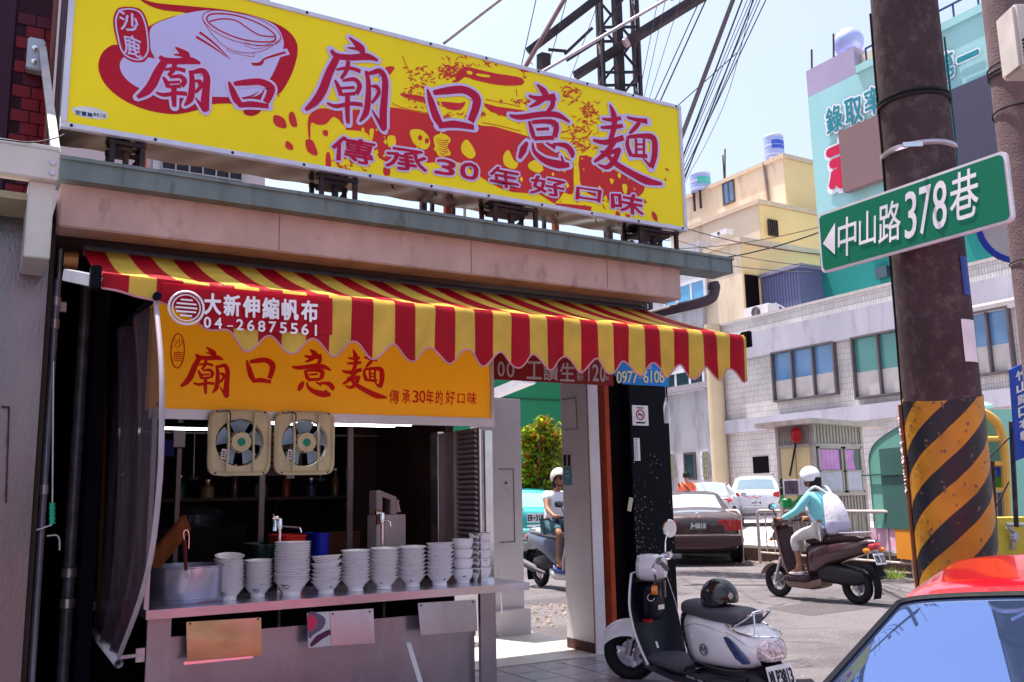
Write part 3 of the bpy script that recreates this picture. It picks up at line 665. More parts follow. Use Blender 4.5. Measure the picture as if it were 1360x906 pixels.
for q in range(28):
    z = .93+q*.040
    if sp is None:
        mb = MB(); mb.box((0, 0, 0), (.03, y1-y2-.01, .020), (0, .5, 0)); sp = mb.build('slat', mat('louvre_grey', (.20, .17, .19), .4, .3), bevel=.002); o = sp
    else: o = sp.copy(); C.objects.link(o)
    o.parent = fr; o.location = Vector((XL, (y1+y2)/2, z))-fr.location
mb = MB(); mb.bb((.97, 6.2, ZC), (1.0, 6.26, 2.1)); mb.build('post', STEEL, fr, bevel=.003)

# ---------------------------------------------------------------- fans
def fan(x0, y0, x1, y1, lab):
    YN = 6.17
    a = PY(x0, y1, YN); b = PY(x1, y0, YN); cx, cz = (a.x+b.x)/2, (a.z+b.z)/2; w_, h_ = (b.x-a.x), (b.z-a.z)
    t = thing('exhaust_fan', lab, 'fan', (cx, YN, a.z), group='cream exhaust fans above the counter')
    s_ = min(w_, h_); r = s_*.385
    # square plate with round hole
    mb = MB(); N = 48; rings = [[], [], [], []]
    for k in range(N):
        t_ = 2*math.pi*k/N; c_, s2 = math.cos(t_), math.sin(t_); p_ = 7
        sx = math.copysign(abs(c_)**(2/p_), c_)*w_/2; sz = math.copysign(abs(s2)**(2/p_), s2)*h_/2
        rings[0].append((cx+sx, YN+.03, cz+sz)); rings[1].append((cx+sx, YN, cz+sz)); rings[2].append((cx+sx*.93, YN-.012, cz+sz*.93))
        rings[3].append((cx+sx*.86, YN+.004, cz+sz*.86))
    hole = [(cx+r*math.cos(2*math.pi*k/N), YN+.004, cz+r*math.sin(2*math.pi*k/N)) for k in range(N)]
    hole2 = [(cx+r*.97*math.cos(2*math.pi*k/N), YN+.05, cz+r*.97*math.sin(2*math.pi*k/N)) for k in range(N)]
    mb.loft(rings+[hole, hole2], cap=False); mb.build('housing', CREAM, t, smooth=True)
    mb = MB(); mb.lathe([(0, -.035), (r*.40, -.035), (r*.44, -.02), (r*.44, .02), (0, .02)], (cx, YN, cz), 'Y', 24); mo = mb.build('motor', CREAM, t, smooth=True)
    mb = MB(); mb.lathe([(0, -.004), (r*.17, -.003), (r*.17, .002)], (cx, YN-.035, cz), 'Y', 18); mb.build('motor_badge', mat('badge_green', (.01, .30, .20), .4), mo)
    for sgn in (-1, 1):
        mb = MB(); xx = cx+sgn*r*.56
        mb.bar((xx, YN-.018, cz-h_*.44), (xx-sgn*.008, YN-.026, cz), .024, .012); mb.bar((xx-sgn*.008, YN-.026, cz), (xx, YN-.018, cz+h_*.44), .024, .012)
        mb.build('bracket', CREAM, t, bevel=.002)
    mb = MB()
    for q in range(5):
        a_ = q*2*math.pi/5+.3
        def P(u, v):
            rr = r*(.34+.58*u); aa = a_+(v-.5)*(.75+.15*u); return (cx+rr*math.cos(aa), YN+.035+(v-.5)*.05, cz+rr*math.sin(aa))
        mb.grid(P, 4, 4, (0, .002, 0))
    mb.build('blades', mat('fan_blade', (.30, .42, .58), .3, .1), t, smooth=True)
    mb = MB()
    for u in (-1, 1):
        for v in (-1, 1): mb.lathe([(0, -.006), (.007, -.004), (.007, .004)], (cx+u*w_*.38, YN-.008, cz+v*h_*.46), 'Y', 8)
    for k in range(5):
        a_ = k*1.256+.6; mb.lathe([(0, -.008), (.008, -.004), (.008, .01)], (cx+r*.40*math.cos(a_), YN-.028, cz+r*.40*math.sin(a_)), 'Y', 8)
    mb.build('screw', RUST, t)
    mb = MB(); mb.box((cx-r*.70, YN-.02, cz-r*.5), (.028, .01, .065), (0, .15, 0)); tg = mb.build('tag', PAPER, t)
    mb = MB()
    for q in range(3): mb.box((cx-r*.70, YN-.0265, cz-r*.5-.018+q*.016), (.016, .002, .008), (0, .15, 0))
    mb.build('print', BLACKP, tg)
    mb = MB(); mb.tube(smooth_loop([(cx-w_*.45, YN+.0, cz+h_*.42), (cx-w_*.2, YN-.02, cz+h_*.46), (cx-r*.5, YN-.03, cz+r*.7), (cx-r*.42, YN-.03, cz+r*.2)], 5, False), .004, 5); mb.build('cable', RUBBER, t, smooth=True)
fan(275, 545, 361, 632, 'cream square exhaust fan with a tilted paper tag, left of the pair')
fan(364, 547, 445, 631, 'cream square exhaust fan nearer the lamp, right of the pair')

# ---------------------------------------------------------------- bowls
PORC = mat('porcelain', (.88, .87, .93), .15, 0, .02, coat=.3)
INK = mat('ink_blue', (.02, .02, .06), .4)
def bowl_mesh(r, hh, foot, deep):
    mb = MB()
    if deep: prof = [(0, .006), (foot*.85, 0), (foot, 0), (foot, .018), (r*.80, hh*.34), (r*.93, hh*.62), (r*.96, hh*.9), (r*.99, hh*.95), (r, hh), (r*.96, hh), (r*.90, hh*.62), (r*.75, hh*.36), (0, .03)]
    else: prof = [(0, .006), (foot*.85, 0), (foot, 0), (foot*.95, .022), (r*.62, hh*.42), (r*.82, hh*.74), (r*.925, hh*.91), (r*.985, hh*.95), (r*1.0, hh), (r*.955, hh*.995), (r*.82, hh*.76), (r*.58, hh*.44), (0, .035)]
    mb.lathe(prof, n=32); return mb
stacks = [  # cx, bottom py, top py, width px, count, deep, tilt, ordinal description
 (304, 799, 741, 39, 14, 0, .10, 'in the leftmost stack beside the pot'), (342, 795, 747, 37, 11, 0, .02, 'in the second stack from the left'),
 (387, 793, 723, 48, 16, 0, 0, 'in the tallest stack, third from left'), (433, 790, 741, 41, 8, 0, -.05, 'in the fourth stack from the left'),
 (472, 787, 734, 40, 9, 0, .0, 'in the fifth stack from the left'), (510, 784, 731, 39, 9, 0, .02, 'in the sixth stack from the left'),
 (548, 781, 729, 38, 8, 0, -.02, 'in the seventh stack from the left'), (584, 779, 724, 38, 9, 0, -.03, 'in the eighth stack from the left'),
 (615, 776, 719, 29, 4, 1, .03, 'in the ninth stack, of deep bowls'), (638, 774, 711, 30, 5, 1, -.02, 'in the rightmost stack, of deep bowls')]
def upx(p):  # metres per pixel at a point
    d = -((Vector(p)-O).dot(Vector((RC[0][2], RC[1][2], RC[2][2])))); return d/F
meshc = {}
for si, (px, pb_, pt, wd, cnt, deep, tilt, where) in enumerate(stacks):
    base = G(px, pb_-2, ZC); base.z = ZC; s = upx(base); r = wd*s/2; tot = (pb_-pt)*s
    hh = .80*r if not deep else .105; foot = r*.52 if not deep else r*.62
    if si == 2: hh = r*.86
    stp = (tot-hh)/(cnt-1); grp = 'white bowls stacked on the steel counter'
    mesh = None; ox = oy = 0
    for k in range(cnt):
        if mesh is None:
            o = bowl_mesh(r, hh, foot, deep).build('bowl', PORC, smooth=True, auto=60); mesh = o.data
        else: o = bpy.data.objects.new('bowl', mesh); C.objects.link(o)
        u = k/(cnt-1)
        ox += random.uniform(-.0012, .0012); oy += random.uniform(-.001, .001)
        tl_ = u**8 if si == 0 else u; o.location = base+Vector((ox-tilt*u*tot*.15, oy, .001+k*stp)); o.rotation_euler = (random.uniform(-.015, .015), -tilt*tl_*1.6+random.uniform(-.02, .02), random.random()*6)
        ROOTM[o.name] = Matrix.Translation(o.location) @ o.rotation_euler.to_matrix().to_4x4()
        nm = 'lowest white bowl' if k == 0 else ('topmost white bowl' if k == cnt-1 else 'white bowl %s from the bottom' % ORD[k])
        tag(o, nm+' '+where, 'bowl', grp)
        # printed mark, and short dark dashes on the rims
        if k == 0 and not (deep and si == 9):
            d = MB(); o.rotation_euler.z = 0
            fx = -.35 if si in (0, 2) else (.0 if si in (1,) else .05)
            if si < 3 or deep:
                c0 = Vector((r*.70*math.sin(fx-.5), -r*.70*math.cos(fx-.5), hh*.44))
                def q_(a, z):
                    rr = (r*.62+(r*.84-r*.62)*((z-.42)/.32)) if not deep else r*.88
                    return Vector((rr*1.015*math.sin(a), -rr*1.015*math.cos(a), z*hh))
                ribbon(d, [q_(fx-.75+.12*t, .72-.24*math.sin(t*math.pi/6)) for t in range(7)], [.002, .004, .006, .007, .006, .004, .002], (0, -1, .3))
                ribbon(d, [q_(fx-.62+.09*t, .80-.12*math.sin(t*math.pi/5)) for t in range(6)], [.004, .008, .010, .008, .004, .002], (0, -1, .3))
            else:
                def q_(a, z): rr = r*.62+(r*.84-r*.62)*((z-.42)/.32); return Vector((rr*1.015*math.sin(a), -rr*1.015*math.cos(a), z*hh))
                fx = [0, 0, 0, .1, .7, -.7, -.6, -.0, 0, 0][si]
                ribbon(d, [q_(fx-.15, .5), q_(fx+.15, .56)], [.002, .004], (0, -1, .3)); ribbon(d, [q_(fx, .46), q_(fx+.03, .68)], [.004, .002], (0, -1, .3)); ribbon(d, [q_(fx+.02, .5), q_(fx+.2, .46)], [.003, .002], (0, -1, .3))
            oo = d.build('printed_mark', INK, o, world=False); 
        elif random.random() < .75:
            d = MB(); a = random.uniform(-1, 1)
            for q in range(random.randint(1, 4)):
                aa = a+q*.09-o.rotation_euler.z
                rr = (r*.975 if not deep else r*.985)*1.004; z = hh*(.955 if not deep else .9); s2 = .0022
                e = Vector((rr*math.sin(aa), -rr*math.cos(aa), z)); tn = Vector((math.cos(aa), math.sin(aa), 0))*random.uniform(.003, .006)
                d.add([e-tn+Vector((0, 0, -s2)), e+tn+Vector((0, 0, -s2)), e+tn+Vector((0, 0, s2)), e-tn+Vector((0, 0, s2))], [(0, 1, 2, 3)])
            d.build('rim_dashes', INK, o, world=False)

# ---------------------------------------------------------------- things on and behind the counter
p = G(248, 795, ZC); s = upx(p); pr = .21
pc = PY(246, 790, 6.50); pot = thing('cooking_pot', 'wide low steel cooking pot at the left end of the counter', 'pot', (pc.x, 6.50, ZC))
mb = MB(); c = Vector((pc.x, 6.5, ZC)); mb.lathe([(0, .004), (.25, .0), (.262, .02), (.262, .225), (.272, .23), (.272, .236), (.255, .236), (.252, .03), (0, .02)], c, 'Z', 40); mb.build('body', mat('pot_steel', (.42, .42, .55), .3, .9, .05, 3), pot, smooth=True, auto=50)
mb = MB(); mb.lathe([(.264, .03), (.272, .034), (.264, .038)], c, 'Z', 40); mb.build('rim_band', STEEL_B, pot, smooth=True)
ld_ = thing('ladle', 'ladle with dark red handle hooked over the rim of the pot', 'ladle', (pc.x, 6.25, ZC+.2))
P0 = PY(247, 762, 6.225); P1 = PY(245, 708, 6.24)
mb = MB(); mb.tube([P0+Vector((0, 0, .02)), P1+Vector((0, 0, -.04))], [.011, .014], 8); mb.build('handle', mat('dark_red_grip', (.10, .012, .02), .4), ld_, smooth=True)
mb = MB(); mb.tube(smooth_loop([P1+Vector((-.0, 0, -.04)), P1+Vector((-.005, 0, .005)), P1+Vector((.012, 0, .02)), P1+Vector((.028, 0, -.01)), P1+Vector((.03, 0, -.10))], 4, False), .004, 6); mb.build('hook', STEEL_B, ld_, smooth=True); mb = MB()
mb.tube(smooth_loop([P0+Vector((-.012, -.03, .02)), P0+Vector((-.012, -.035, -.03)), P0+Vector((.012, -.035, -.03)), P0+Vector((.012, -.03, .02))], 4, False), .003, 5); mb.build('clip', STEEL_B, ld_, smooth=True)
WOOD = mat('dark_wood', (.16, .045, .012), .5, 0, .3, 6, .1, 30, stretch=(8, 1, 1))
mb = MB(); mb.bar(PY(200, 752, 6.62), PY(248, 694, 6.9), .03, .13); single(mb, 'wooden_paddle', WOOD, 'dark wooden board leaning behind the steel pot', 'board')
def tap(px, py0, pyt, lab, sp=1):
    y = 6.72; b0 = PY(px, py0, y); t0 = PY(px, pyt, y); b0.z = max(ZC, b0.z)
    t = thing('tap', lab, 'tap', (b0.x, y, ZC), group='steel taps standing behind the bowls')
    mb = MB(); mb.tube([(t0.x, y, ZC), (t0.x, y, t0.z)], [.014, .014], 12); mb.lathe([(.026, 0), (.026, .02), (.018, .03)], (t0.x, y, ZC), 'Z', 12); mb.build('column', STEEL_B, t, smooth=True)
    mb = MB(); mb.lathe([(0, .05), (.018, .045), (.022, .02), (.022, -.03), (.016, -.035), (0, -.035)], (t0.x, y, t0.z), 'Z', 12)
    mb.lathe([(0, -.03), (.02, -.022), (.02, .022), (0, .03)], (t0.x-.035, y, t0.z+.045), 'X', 10)
    mb.tube([(t0.x-.04, y, t0.z+.05), (t0.x-.06, y-.03, t0.z+.085)], [.008, .005], 8); mb.tube([(t0.x-.04, y, t0.z+.04), (t0.x-.045, y-.02, t0.z-.045)], [.014, .018], 8); mb.build('valve', CHROME, t, smooth=True)
    mb = MB(); mb.tube(smooth_loop([(t0.x, y, t0.z-.01), (t0.x+sp*.10, y-.05, t0.z-.02), (t0.x+sp*.13, y-.06, t0.z-.025), (t0.x+sp*.14, y-.065, t0.z-.06)], 4, False), .008, 8); mb.build('spout', CHROME, t, smooth=True)
tap(371.5, 765, 697, 'steel tap with a long spout behind the tallest ribbed stack')
tap(508, 765, 689, 'steel tap standing in front of the grey metal machine', .3)
# machine behind the sixth and seventh stack
mc = thing('machine', 'grey metal machine with slanted hopper behind the bowls', 'machine', (PY(520, 700, 7.0).x, 7.0, ZC))
a = PY(500, 727, 7.0); b2 = PY(539, 683, 7.0)
mb = MB(); mb.bb((a.x, 7.0, ZC-.1), (b2.x, 7.2, b2.z)); mb.build('cabinet', mat('machine_grey', (.40, .33, .37), .4, .3, .06), mc, bevel=.004)
mb = MB(); mb.poly([PY(500, 683, 7.0), PY(500, 652, 7.0), PY(504, 651, 7.0), PY(527, 660, 7.0), PY(527, 683, 7.0), PY(519, 683, 7.0), PY(519, 664, 7.0), PY(508, 660, 7.0), PY(508, 683, 7.0)], (0, .16, 0)); mb.build('hopper', mat('hopper_grey', (.26, .21, .24), .4, .3), mc, bevel=.003)
mb = MB(); q = PY(531, 672, 7.0); mb.lathe([(0, .05), (.016, .045), (.012, .02), (.02, 0), (.022, -.03), (.03, -.04), (.03, -.05), (0, -.05)], (q.x, 7.05, q.z), 'Z', 12); mb.build('knob', mat('beige_knob', (.5, .42, .36), .5), mc, smooth=True)
# blue and red tubs, dark steamer, trays
def tub(px0, py0, px1, py1, y, m, lab, nm='tub', cat='tub', d=.2, z0=None):
    a = PY(px0, py1, y); b = PY(px1, py0, y); cx, w2 = (a.x+b.x)/2, (b.x-a.x)/2
    z0 = a.z if z0 is None else z0
    mb = MB(); n_ = 20
    rings = [se((cx, y+d, z), w2*f, d*f, n_, 4, 'XY') for z, f in ((z0, .88), (b.z-.012, 1), (b.z-.012, 1.04), (b.z, 1.04), (b.z, .98), (z0+.01, .86))]
    mb.loft(rings); return single(mb, nm, m, lab, cat, smooth=True)
tub(372, 710, 411, 735, 6.95, mat('red_plastic', (.55, .02, .015), .4), 'red plastic tub behind the tallest ribbed stack', z0=ZC)
tub(420, 708, 441, 738, 7.1, mat('blue_plastic', (.01, .02, .40), .4), 'deep blue plastic tub in the dim kitchen behind the fourth stack', z0=ZC)
tub(335, 722, 372, 760, 6.75, mat('dark_green_pan', (.012, .03, .03), .25, .4), 'dark steel pan behind the second stack of bowls', 'pan', 'pan', z0=ZC)
mb = MB(); q = PY(396, 738, 7.0)
# deep worktop behind counter
wk = thing('work_table', 'dark work table inside the kitchen behind the counter', 'table', (2.2, 7.6, .1))
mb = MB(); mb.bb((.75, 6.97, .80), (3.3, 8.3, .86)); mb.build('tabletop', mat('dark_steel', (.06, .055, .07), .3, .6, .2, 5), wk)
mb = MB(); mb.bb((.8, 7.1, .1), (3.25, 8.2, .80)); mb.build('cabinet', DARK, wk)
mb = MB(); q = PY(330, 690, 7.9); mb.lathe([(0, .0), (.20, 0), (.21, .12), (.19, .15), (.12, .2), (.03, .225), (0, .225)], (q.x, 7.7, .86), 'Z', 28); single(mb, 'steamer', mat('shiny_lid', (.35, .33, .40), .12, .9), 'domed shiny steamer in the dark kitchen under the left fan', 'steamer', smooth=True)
mb = MB(); q = PY(265, 672, 8.0)
def arc(px0, py0, px1, py1, y, lift, r): 
    a = PY(px0, py0, y); b = PY(px1, py1, y); return smooth_loop([a, (a*.7+b*.3)+Vector((0, 0, lift)), (a*.35+b*.65)+Vector((0, 0, lift*.9)), b], 5, False)
mb.lathe([(0, 0), (.20, 0), (.215, .10), (.23, .10), (.235, .105), (.21, .13), (.1, .17), (0, .18)], (PY(258, 680, 7.9).x, 7.9, PY(258, 675, 7.9).z-.15), 'Z', 28)
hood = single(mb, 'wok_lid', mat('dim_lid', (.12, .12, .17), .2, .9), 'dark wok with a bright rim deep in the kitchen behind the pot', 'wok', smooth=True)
mb = MB(); mb.bb((hood.location.x-.35, 7.6, .86), (hood.location.x+.35, 8.2, hood.location.z)); single(mb, 'stove', DARK, 'dark stove under the wok behind the steel pot', 'stove')
# posts in the kitchen
for px0, px1, y, lab in ((234, 240, 7.2, 'thin pale post behind the curtain, leftmost in the kitchen'), (345, 352, 7.4, 'thin pale post between the two fans'), (462, 469, 7.4, 'thin pale post right of the fans')):
    a = PY(px0, 640, y).x; b2 = PY(px1, 640, y).x; mb = MB(); mb.bb((a, y, .86), (b2, y+.03, 2.62)); single(mb, 'kitchen_post', mat('post_mauve', (.13, .10, .11), .5), lab, 'post', 'thin posts in the dark kitchen')
mb = MB(); a = PY(233.5, 594, 7.18); b2 = PY(246, 568, 7.18); mb.bb((a.x-.02, 7.16, a.z), (b2.x, 7.195, b2.z)); single(mb, 'socket_box', mat('socket_grey', (.17, .14, .16), .5), 'grey socket box at the top of the leftmost kitchen post', 'socket box')
mb = MB(); a = PY(470, 650, 8.6); mb.bb((a.x, 8.6, .86), (a.x+1.0, 8.7, 2.5)); single(mb, 'cupboard', DARK2, 'dark brown cupboard at the back of the kitchen', 'cupboard', bevel=.01)
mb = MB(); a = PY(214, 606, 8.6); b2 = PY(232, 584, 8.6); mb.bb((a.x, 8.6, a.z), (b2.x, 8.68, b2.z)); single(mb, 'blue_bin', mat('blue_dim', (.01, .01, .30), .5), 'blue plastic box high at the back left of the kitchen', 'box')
sf = thing('wall_shelf', 'dark shelf high on the back wall of the kitchen', 'shelf', (2.0, 8.5, 1.55))
mb = MB(); mb.bb((1.0, 8.45, 1.52), (3.2, 8.74, 1.55)); mb.build('board', mat('shelf_brown', (.03, .015, .012), .6), sf)
for q in range(4): mb = MB(); mb.bar((1.1+q*.68, 8.72, 1.34), (1.1+q*.68, 8.5, 1.52), .02); mb.build('bracket', RUST, sf)
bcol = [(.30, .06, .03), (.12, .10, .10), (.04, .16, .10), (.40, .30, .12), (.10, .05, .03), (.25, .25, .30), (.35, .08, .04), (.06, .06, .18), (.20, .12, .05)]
for q in range(9):
    x = 1.12+q*.24; h_ = [.20, .26, .18, .14, .28, .16, .22, .15, .24][q]; r = [.04, .035, .045, .06, .035, .06, .04, .055, .04][q]
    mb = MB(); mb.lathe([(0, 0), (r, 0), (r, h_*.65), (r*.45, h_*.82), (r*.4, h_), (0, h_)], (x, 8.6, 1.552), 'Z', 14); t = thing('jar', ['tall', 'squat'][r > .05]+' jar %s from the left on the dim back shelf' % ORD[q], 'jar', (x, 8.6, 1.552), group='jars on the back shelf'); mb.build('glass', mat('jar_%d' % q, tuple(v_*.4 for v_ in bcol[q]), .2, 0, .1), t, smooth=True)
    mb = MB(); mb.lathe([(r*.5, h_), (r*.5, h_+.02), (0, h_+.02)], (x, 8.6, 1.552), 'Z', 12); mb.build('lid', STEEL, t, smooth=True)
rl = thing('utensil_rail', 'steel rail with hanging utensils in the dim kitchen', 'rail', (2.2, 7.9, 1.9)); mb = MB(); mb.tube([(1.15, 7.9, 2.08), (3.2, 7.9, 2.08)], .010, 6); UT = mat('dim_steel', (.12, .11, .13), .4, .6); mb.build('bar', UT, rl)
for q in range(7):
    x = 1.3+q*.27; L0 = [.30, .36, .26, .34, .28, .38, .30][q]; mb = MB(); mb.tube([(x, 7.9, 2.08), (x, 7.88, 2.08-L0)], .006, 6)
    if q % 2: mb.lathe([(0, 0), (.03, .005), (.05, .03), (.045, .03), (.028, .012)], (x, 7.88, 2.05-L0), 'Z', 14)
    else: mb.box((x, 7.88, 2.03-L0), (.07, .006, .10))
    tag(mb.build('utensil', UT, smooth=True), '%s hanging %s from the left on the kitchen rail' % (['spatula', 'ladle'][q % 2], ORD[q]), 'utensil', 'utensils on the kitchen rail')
for q, (x, y, z, dx_, dz_, c_, lb) in enumerate(((1.25, 8.2, .86, .30, .26, (.22, .10, .05), 'brown carton on the dark work table behind the pot'), (1.78, 8.25, .86, .26, .20, (.30, .28, .30), 'grey tin box on the dark work table'), (2.9, 8.1, .86, .32, .34, (.10, .03, .02), 'dark red crate on the work table near the louvre'))):
    t = thing('storage_box', lb, 'box', (x, y, z)); m_ = mat('box_%d' % q, c_, .5, 0, .2); mb = MB(); mb.bb((x-dx_/2, y-.12, z), (x+dx_/2, y+.12, z+dz_)); mb.build('body', m_, t, bevel=.006); mb = MB(); mb.bb((x-dx_/2-.008, y-.128, z+dz_), (x+dx_/2+.008, y+.128, z+dz_+.03)); mb.build('lid', m_, t, bevel=.004)
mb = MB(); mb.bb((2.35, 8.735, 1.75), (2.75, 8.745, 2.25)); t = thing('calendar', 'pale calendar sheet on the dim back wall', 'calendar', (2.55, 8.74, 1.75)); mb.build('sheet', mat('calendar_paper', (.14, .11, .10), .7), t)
mb = MB()
for k in range(5): mb.bb((2.39, 8.732, 1.80+k*.06), (2.71, 8.734, 1.815+k*.06))
mb.build('print', DARK2, t)
# fluorescent lamps
LAMP = mat('tube_light', (.9, .9, .9), .5, emit=(.92, .95, 1), es=5)
fl_ = thing('ceiling_lamp', 'twin tube fluorescent lamp glowing under the orange sign', 'lamp', (2.3, 6.7, 2.05))
for dy, dz, xa, xb2 in ((6.62, .01, 330, 546), (6.80, .0, 335, 524)):
    a = PY(xa, 567, dy); b2 = PY(xb2, 565, dy); mb = MB(); mb.tube([(a.x, dy, b2.z+dz), (b2.x, dy, b2.z+dz)], .016, 10); mb.build('tube', LAMP, fl_, smooth=True)
a = PY(330, 560, 6.7); b2 = PY(550, 560, 6.7)
mb = MB(); mb.bb((a.x, 6.55, b2.z+.04), (b2.x, 6.85, b2.z+.07)); mb.build('housing', mat('lamp_housing', (.16, .09, .09), .5), fl_)
a = PY(216, 568, 6.9); b2 = PY(275, 570, 6.9); t = thing('strip_lamp', 'thin glowing strip lamp behind the left fan', 'lamp', a)
mb = MB(); mb.tube([(a.x, 6.9, b2.z), (b2.x, 6.9, b2.z)], .009, 8); mb.build('tube', LAMP, t, smooth=True)
mb = MB(); mb.bb((a.x, 6.88, b2.z+.012), (b2.x, 6.92, b2.z+.04)); mb.build('housing', DARK, t)

# ---------------------------------------------------------------- clear curtain on its rod
XCU = .76
def cu(px, py, dx=0): p = PX(px, py, XCU); return p+Vector((dx, 0, 0))
cr = thing('curtain', 'rolled down clear plastic side curtain hanging at the left of the stall', 'curtain', (XCU, 5.8, .6))
front = smooth_loop([cu(207, 401), cu(214, 480), cu(215, 560), cu(212, 640), cu(202, 730), cu(185, 800), cu(158, 872)], 5, False)
back = smooth_loop([cu(137, 457), cu(138, 520), cu(136, 590), cu(134, 660), cu(131, 730), cu(129, 790), cu(124, 836)], 5, False)
L = len(front)
def CP(u, v):
    i = min(int(v*(L-1)), L-2); t = v*(L-1)-i; a = front[i].lerp(front[i+1], t); b = back[i].lerp(back[i+1], t)
    p = a.lerp(b, u); p.x += .022*math.sin(u*19+v*1.5)*(.3+.7*math.sin(math.pi*u))+.012*math.sin(u*43+2*v)*math.sin(math.pi*u); return p
vin = mat('clear_vinyl', (.055, .035, .047), .14, 0, .5, 3, .4, 12, alpha=.80, spec=.9, stretch=(6, 6, .6))
mb = MB(); mb.grid(CP, 48, 36); mb.build('vinyl_sheet', vin, cr, smooth=True)
mb = MB(); mb.tube(front, .013, 8); mb.build('edge_hem', mat('hem_white', (.36, .31, .36), .5), cr, smooth=True)
mb = MB(); mb.tube([b2+Vector((.01, .01, 0)) for b2 in back], .013, 8); mb.build('rear_batten', mat('batten', (.20, .07, .02), .5), cr, smooth=True)
mb = MB(); q = cu(156, 877); mb.tube([q+Vector((-.0, -.06, -.01)), cu(124, 838)+Vector((0, .0, -.01))], .024, 12, cap=False); mb.tube([q+Vector((-.0, -.06, -.01)), cu(124, 838)+Vector((0, .0, -.01))], .018, 12, cap=False); mb.build('bottom_rod', mat('rod_white', (.66, .62, .68), .35), cr, smooth=True)
mb = MB(); q = cu(206, 399); mb.tube([q+Vector((0, -.06, .01)), cu(137, 455)+Vector((0, 0, .01))], .02, 12); mb.lathe([(.022, 0), (.022, -.01), (0, -.01)], q+Vector((0, -.06, .01)), 'Y', 12); mb.build('top_rod', BLACKP, cr, smooth=True)
mb = MB(); flatpoly(mb, [cu(158, 800, .012), cu(172, 797, .012), cu(176, 808, .012), cu(163, 838, .012), cu(156, 832, .012)]); mb.build('red_tape', mat('red_tape', (.40, .01, .02), .5), cr)
mb = MB()
for q in ((211, 537), (204, 696)): mb.lathe([(.012, 0), (.012, -.012), (.006, -.012)], cu(*q), 'Y', 10)
mb.build('eyelet', CHROME, cr)

# ---------------------------------------------------------------- dark gap, pipes and neighbour's steel front
nb = thing('neighbour_building', 'neighbouring building with a steel front and cream canopy at the left edge', 'building', (-1, 7, 0))
xs = .31
mb = MB(); mb.bb((-4, 6.0, .0), (xs, 6.10, 3.2)); mb.build('steel_front', mat('brushed_steel', (.15, .15, .17), .30, .85, .18, 3, .15, 60, col2=(.24, .15, .17), c2scale=1.2, c2amt=.6, c2lo=.45, stretch=(1, 1, .35)), nb)
mb = MB(); mb.bb((xs+.001, 6.02, .0), (xs+.03, 6.08, 3.2)); mb.build('edge_post', DARK2, nb)
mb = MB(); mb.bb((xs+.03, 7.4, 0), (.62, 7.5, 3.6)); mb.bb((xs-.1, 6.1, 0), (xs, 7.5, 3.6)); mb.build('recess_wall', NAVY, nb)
BEI = mat('cream_canopy', (.58, .56, .54), .5, 0, .05, 2, .03, 30, col2=(.42, .36, .30), c2scale=1.5, c2amt=.35)
mb = MB(); mb.bb((-4, 5.5, 3.30), (.302, 5.60, 3.47)); mb.bb((-4, 5.5, 3.47), (.302, 5.54, 3.50)); mb.build('canopy_beam', BEI, nb, bevel=.006)
a = PY(16, 250, 5.55).x
mb = MB(); mb.bb((a+.08, 5.56, 2.86), (.29, 7.2, 3.30)); mb.build('canopy_bracket', BEI, nb, bevel=.006)
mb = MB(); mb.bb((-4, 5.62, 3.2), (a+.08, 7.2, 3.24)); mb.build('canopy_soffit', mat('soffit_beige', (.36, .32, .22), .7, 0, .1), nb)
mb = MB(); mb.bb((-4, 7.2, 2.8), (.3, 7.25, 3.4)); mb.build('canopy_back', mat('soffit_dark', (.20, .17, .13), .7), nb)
mb = MB()
for dz in (.04, .10): mb.lathe([(0, -.012), (.016, -.01), (.018, 0)], (.27, 5.5, 3.30+dz), 'Y', 10)
mb.build('bolt', STEEL, nb)
# thin rod and handle on the steel front
mb = MB(); q0 = PY(2, 540, 5.97); q1 = PY(12, 541, 5.97); q2 = PY(8, 668, 5.97)
mb.tube([q0, q1, q1+Vector((0, 0, -.03))], .006, 6); mb.tube([q1, q2], .004, 6); mb.build('latch_rod', RUST, nb)
PG = mat('pipe_bluegrey', (.22, .21, .28), .35, .5, .2, 6)
def pipe(pts, y, r, m, lab, bands=()):
    P = [PY(a, b, y) for a, b in pts]; P = [Vector((p.x, y, p.z)) for p in P]; xm = sum(p.x for p in P)/len(P)
    P = [Vector((xm, y, p.z)) for p in P]; P[-1].z = 0.0
    t = thing('drain_pipe', lab, 'pipe', (xm, y, 0), group='pipes in the dark gap beside the stall')
    mb = MB(); mb.tube([P[0], P[-1]], r, 12); mb.build('tube', m, t, smooth=True)
    for pz in bands:
        z = PY(pts[0][0], pz, y).z; mb = MB(); mb.lathe([(r*1.0, -.03), (r*1.25, -.028), (r*1.25, .028), (r, .03)], (xm, y, z), 'Z', 12); mb.build('collar', STEEL, t, smooth=True)
pipe([(64, 370), (55, 900)], 6.15, .022, PG, 'thicker blue grey pipe next to the steel front', (400, 430, 650))
pipe([(73, 330), (68, 640)], 6.2, .013, mat('pipe_pale', (.34, .33, .40), .35, .5), 'thin pale pipe, second from the steel front', (398,))
pipe([(105, 370), (95, 900)], 6.6, .038, mat('pipe_dirty', (.13, .10, .13), .45, .4, .4, 12), 'fat dirty pipe in the middle of the dark gap', (760, 800))
mb = MB(); q0 = PY(60, 397, 6.12); q1 = PY(89, 412, 6.12); mb.bb((q0.x, 6.17, q1.z), (q1.x, 6.20, q0.z)); single(mb, 'junction_box', mat('cream_box', (.5, .4, .4), .5), 'small cream box behind the two thin pipes', 'box', bevel=.003)
hk = thing('awning_crank', 'awning crank rod with two green plastic grips', 'crank', PY(71, 690, 6.05))
q = [PY(71, 480, 6.05), PY(69.5, 670, 6.05)]; mb = MB(); mb.tube(q, .006, 6)
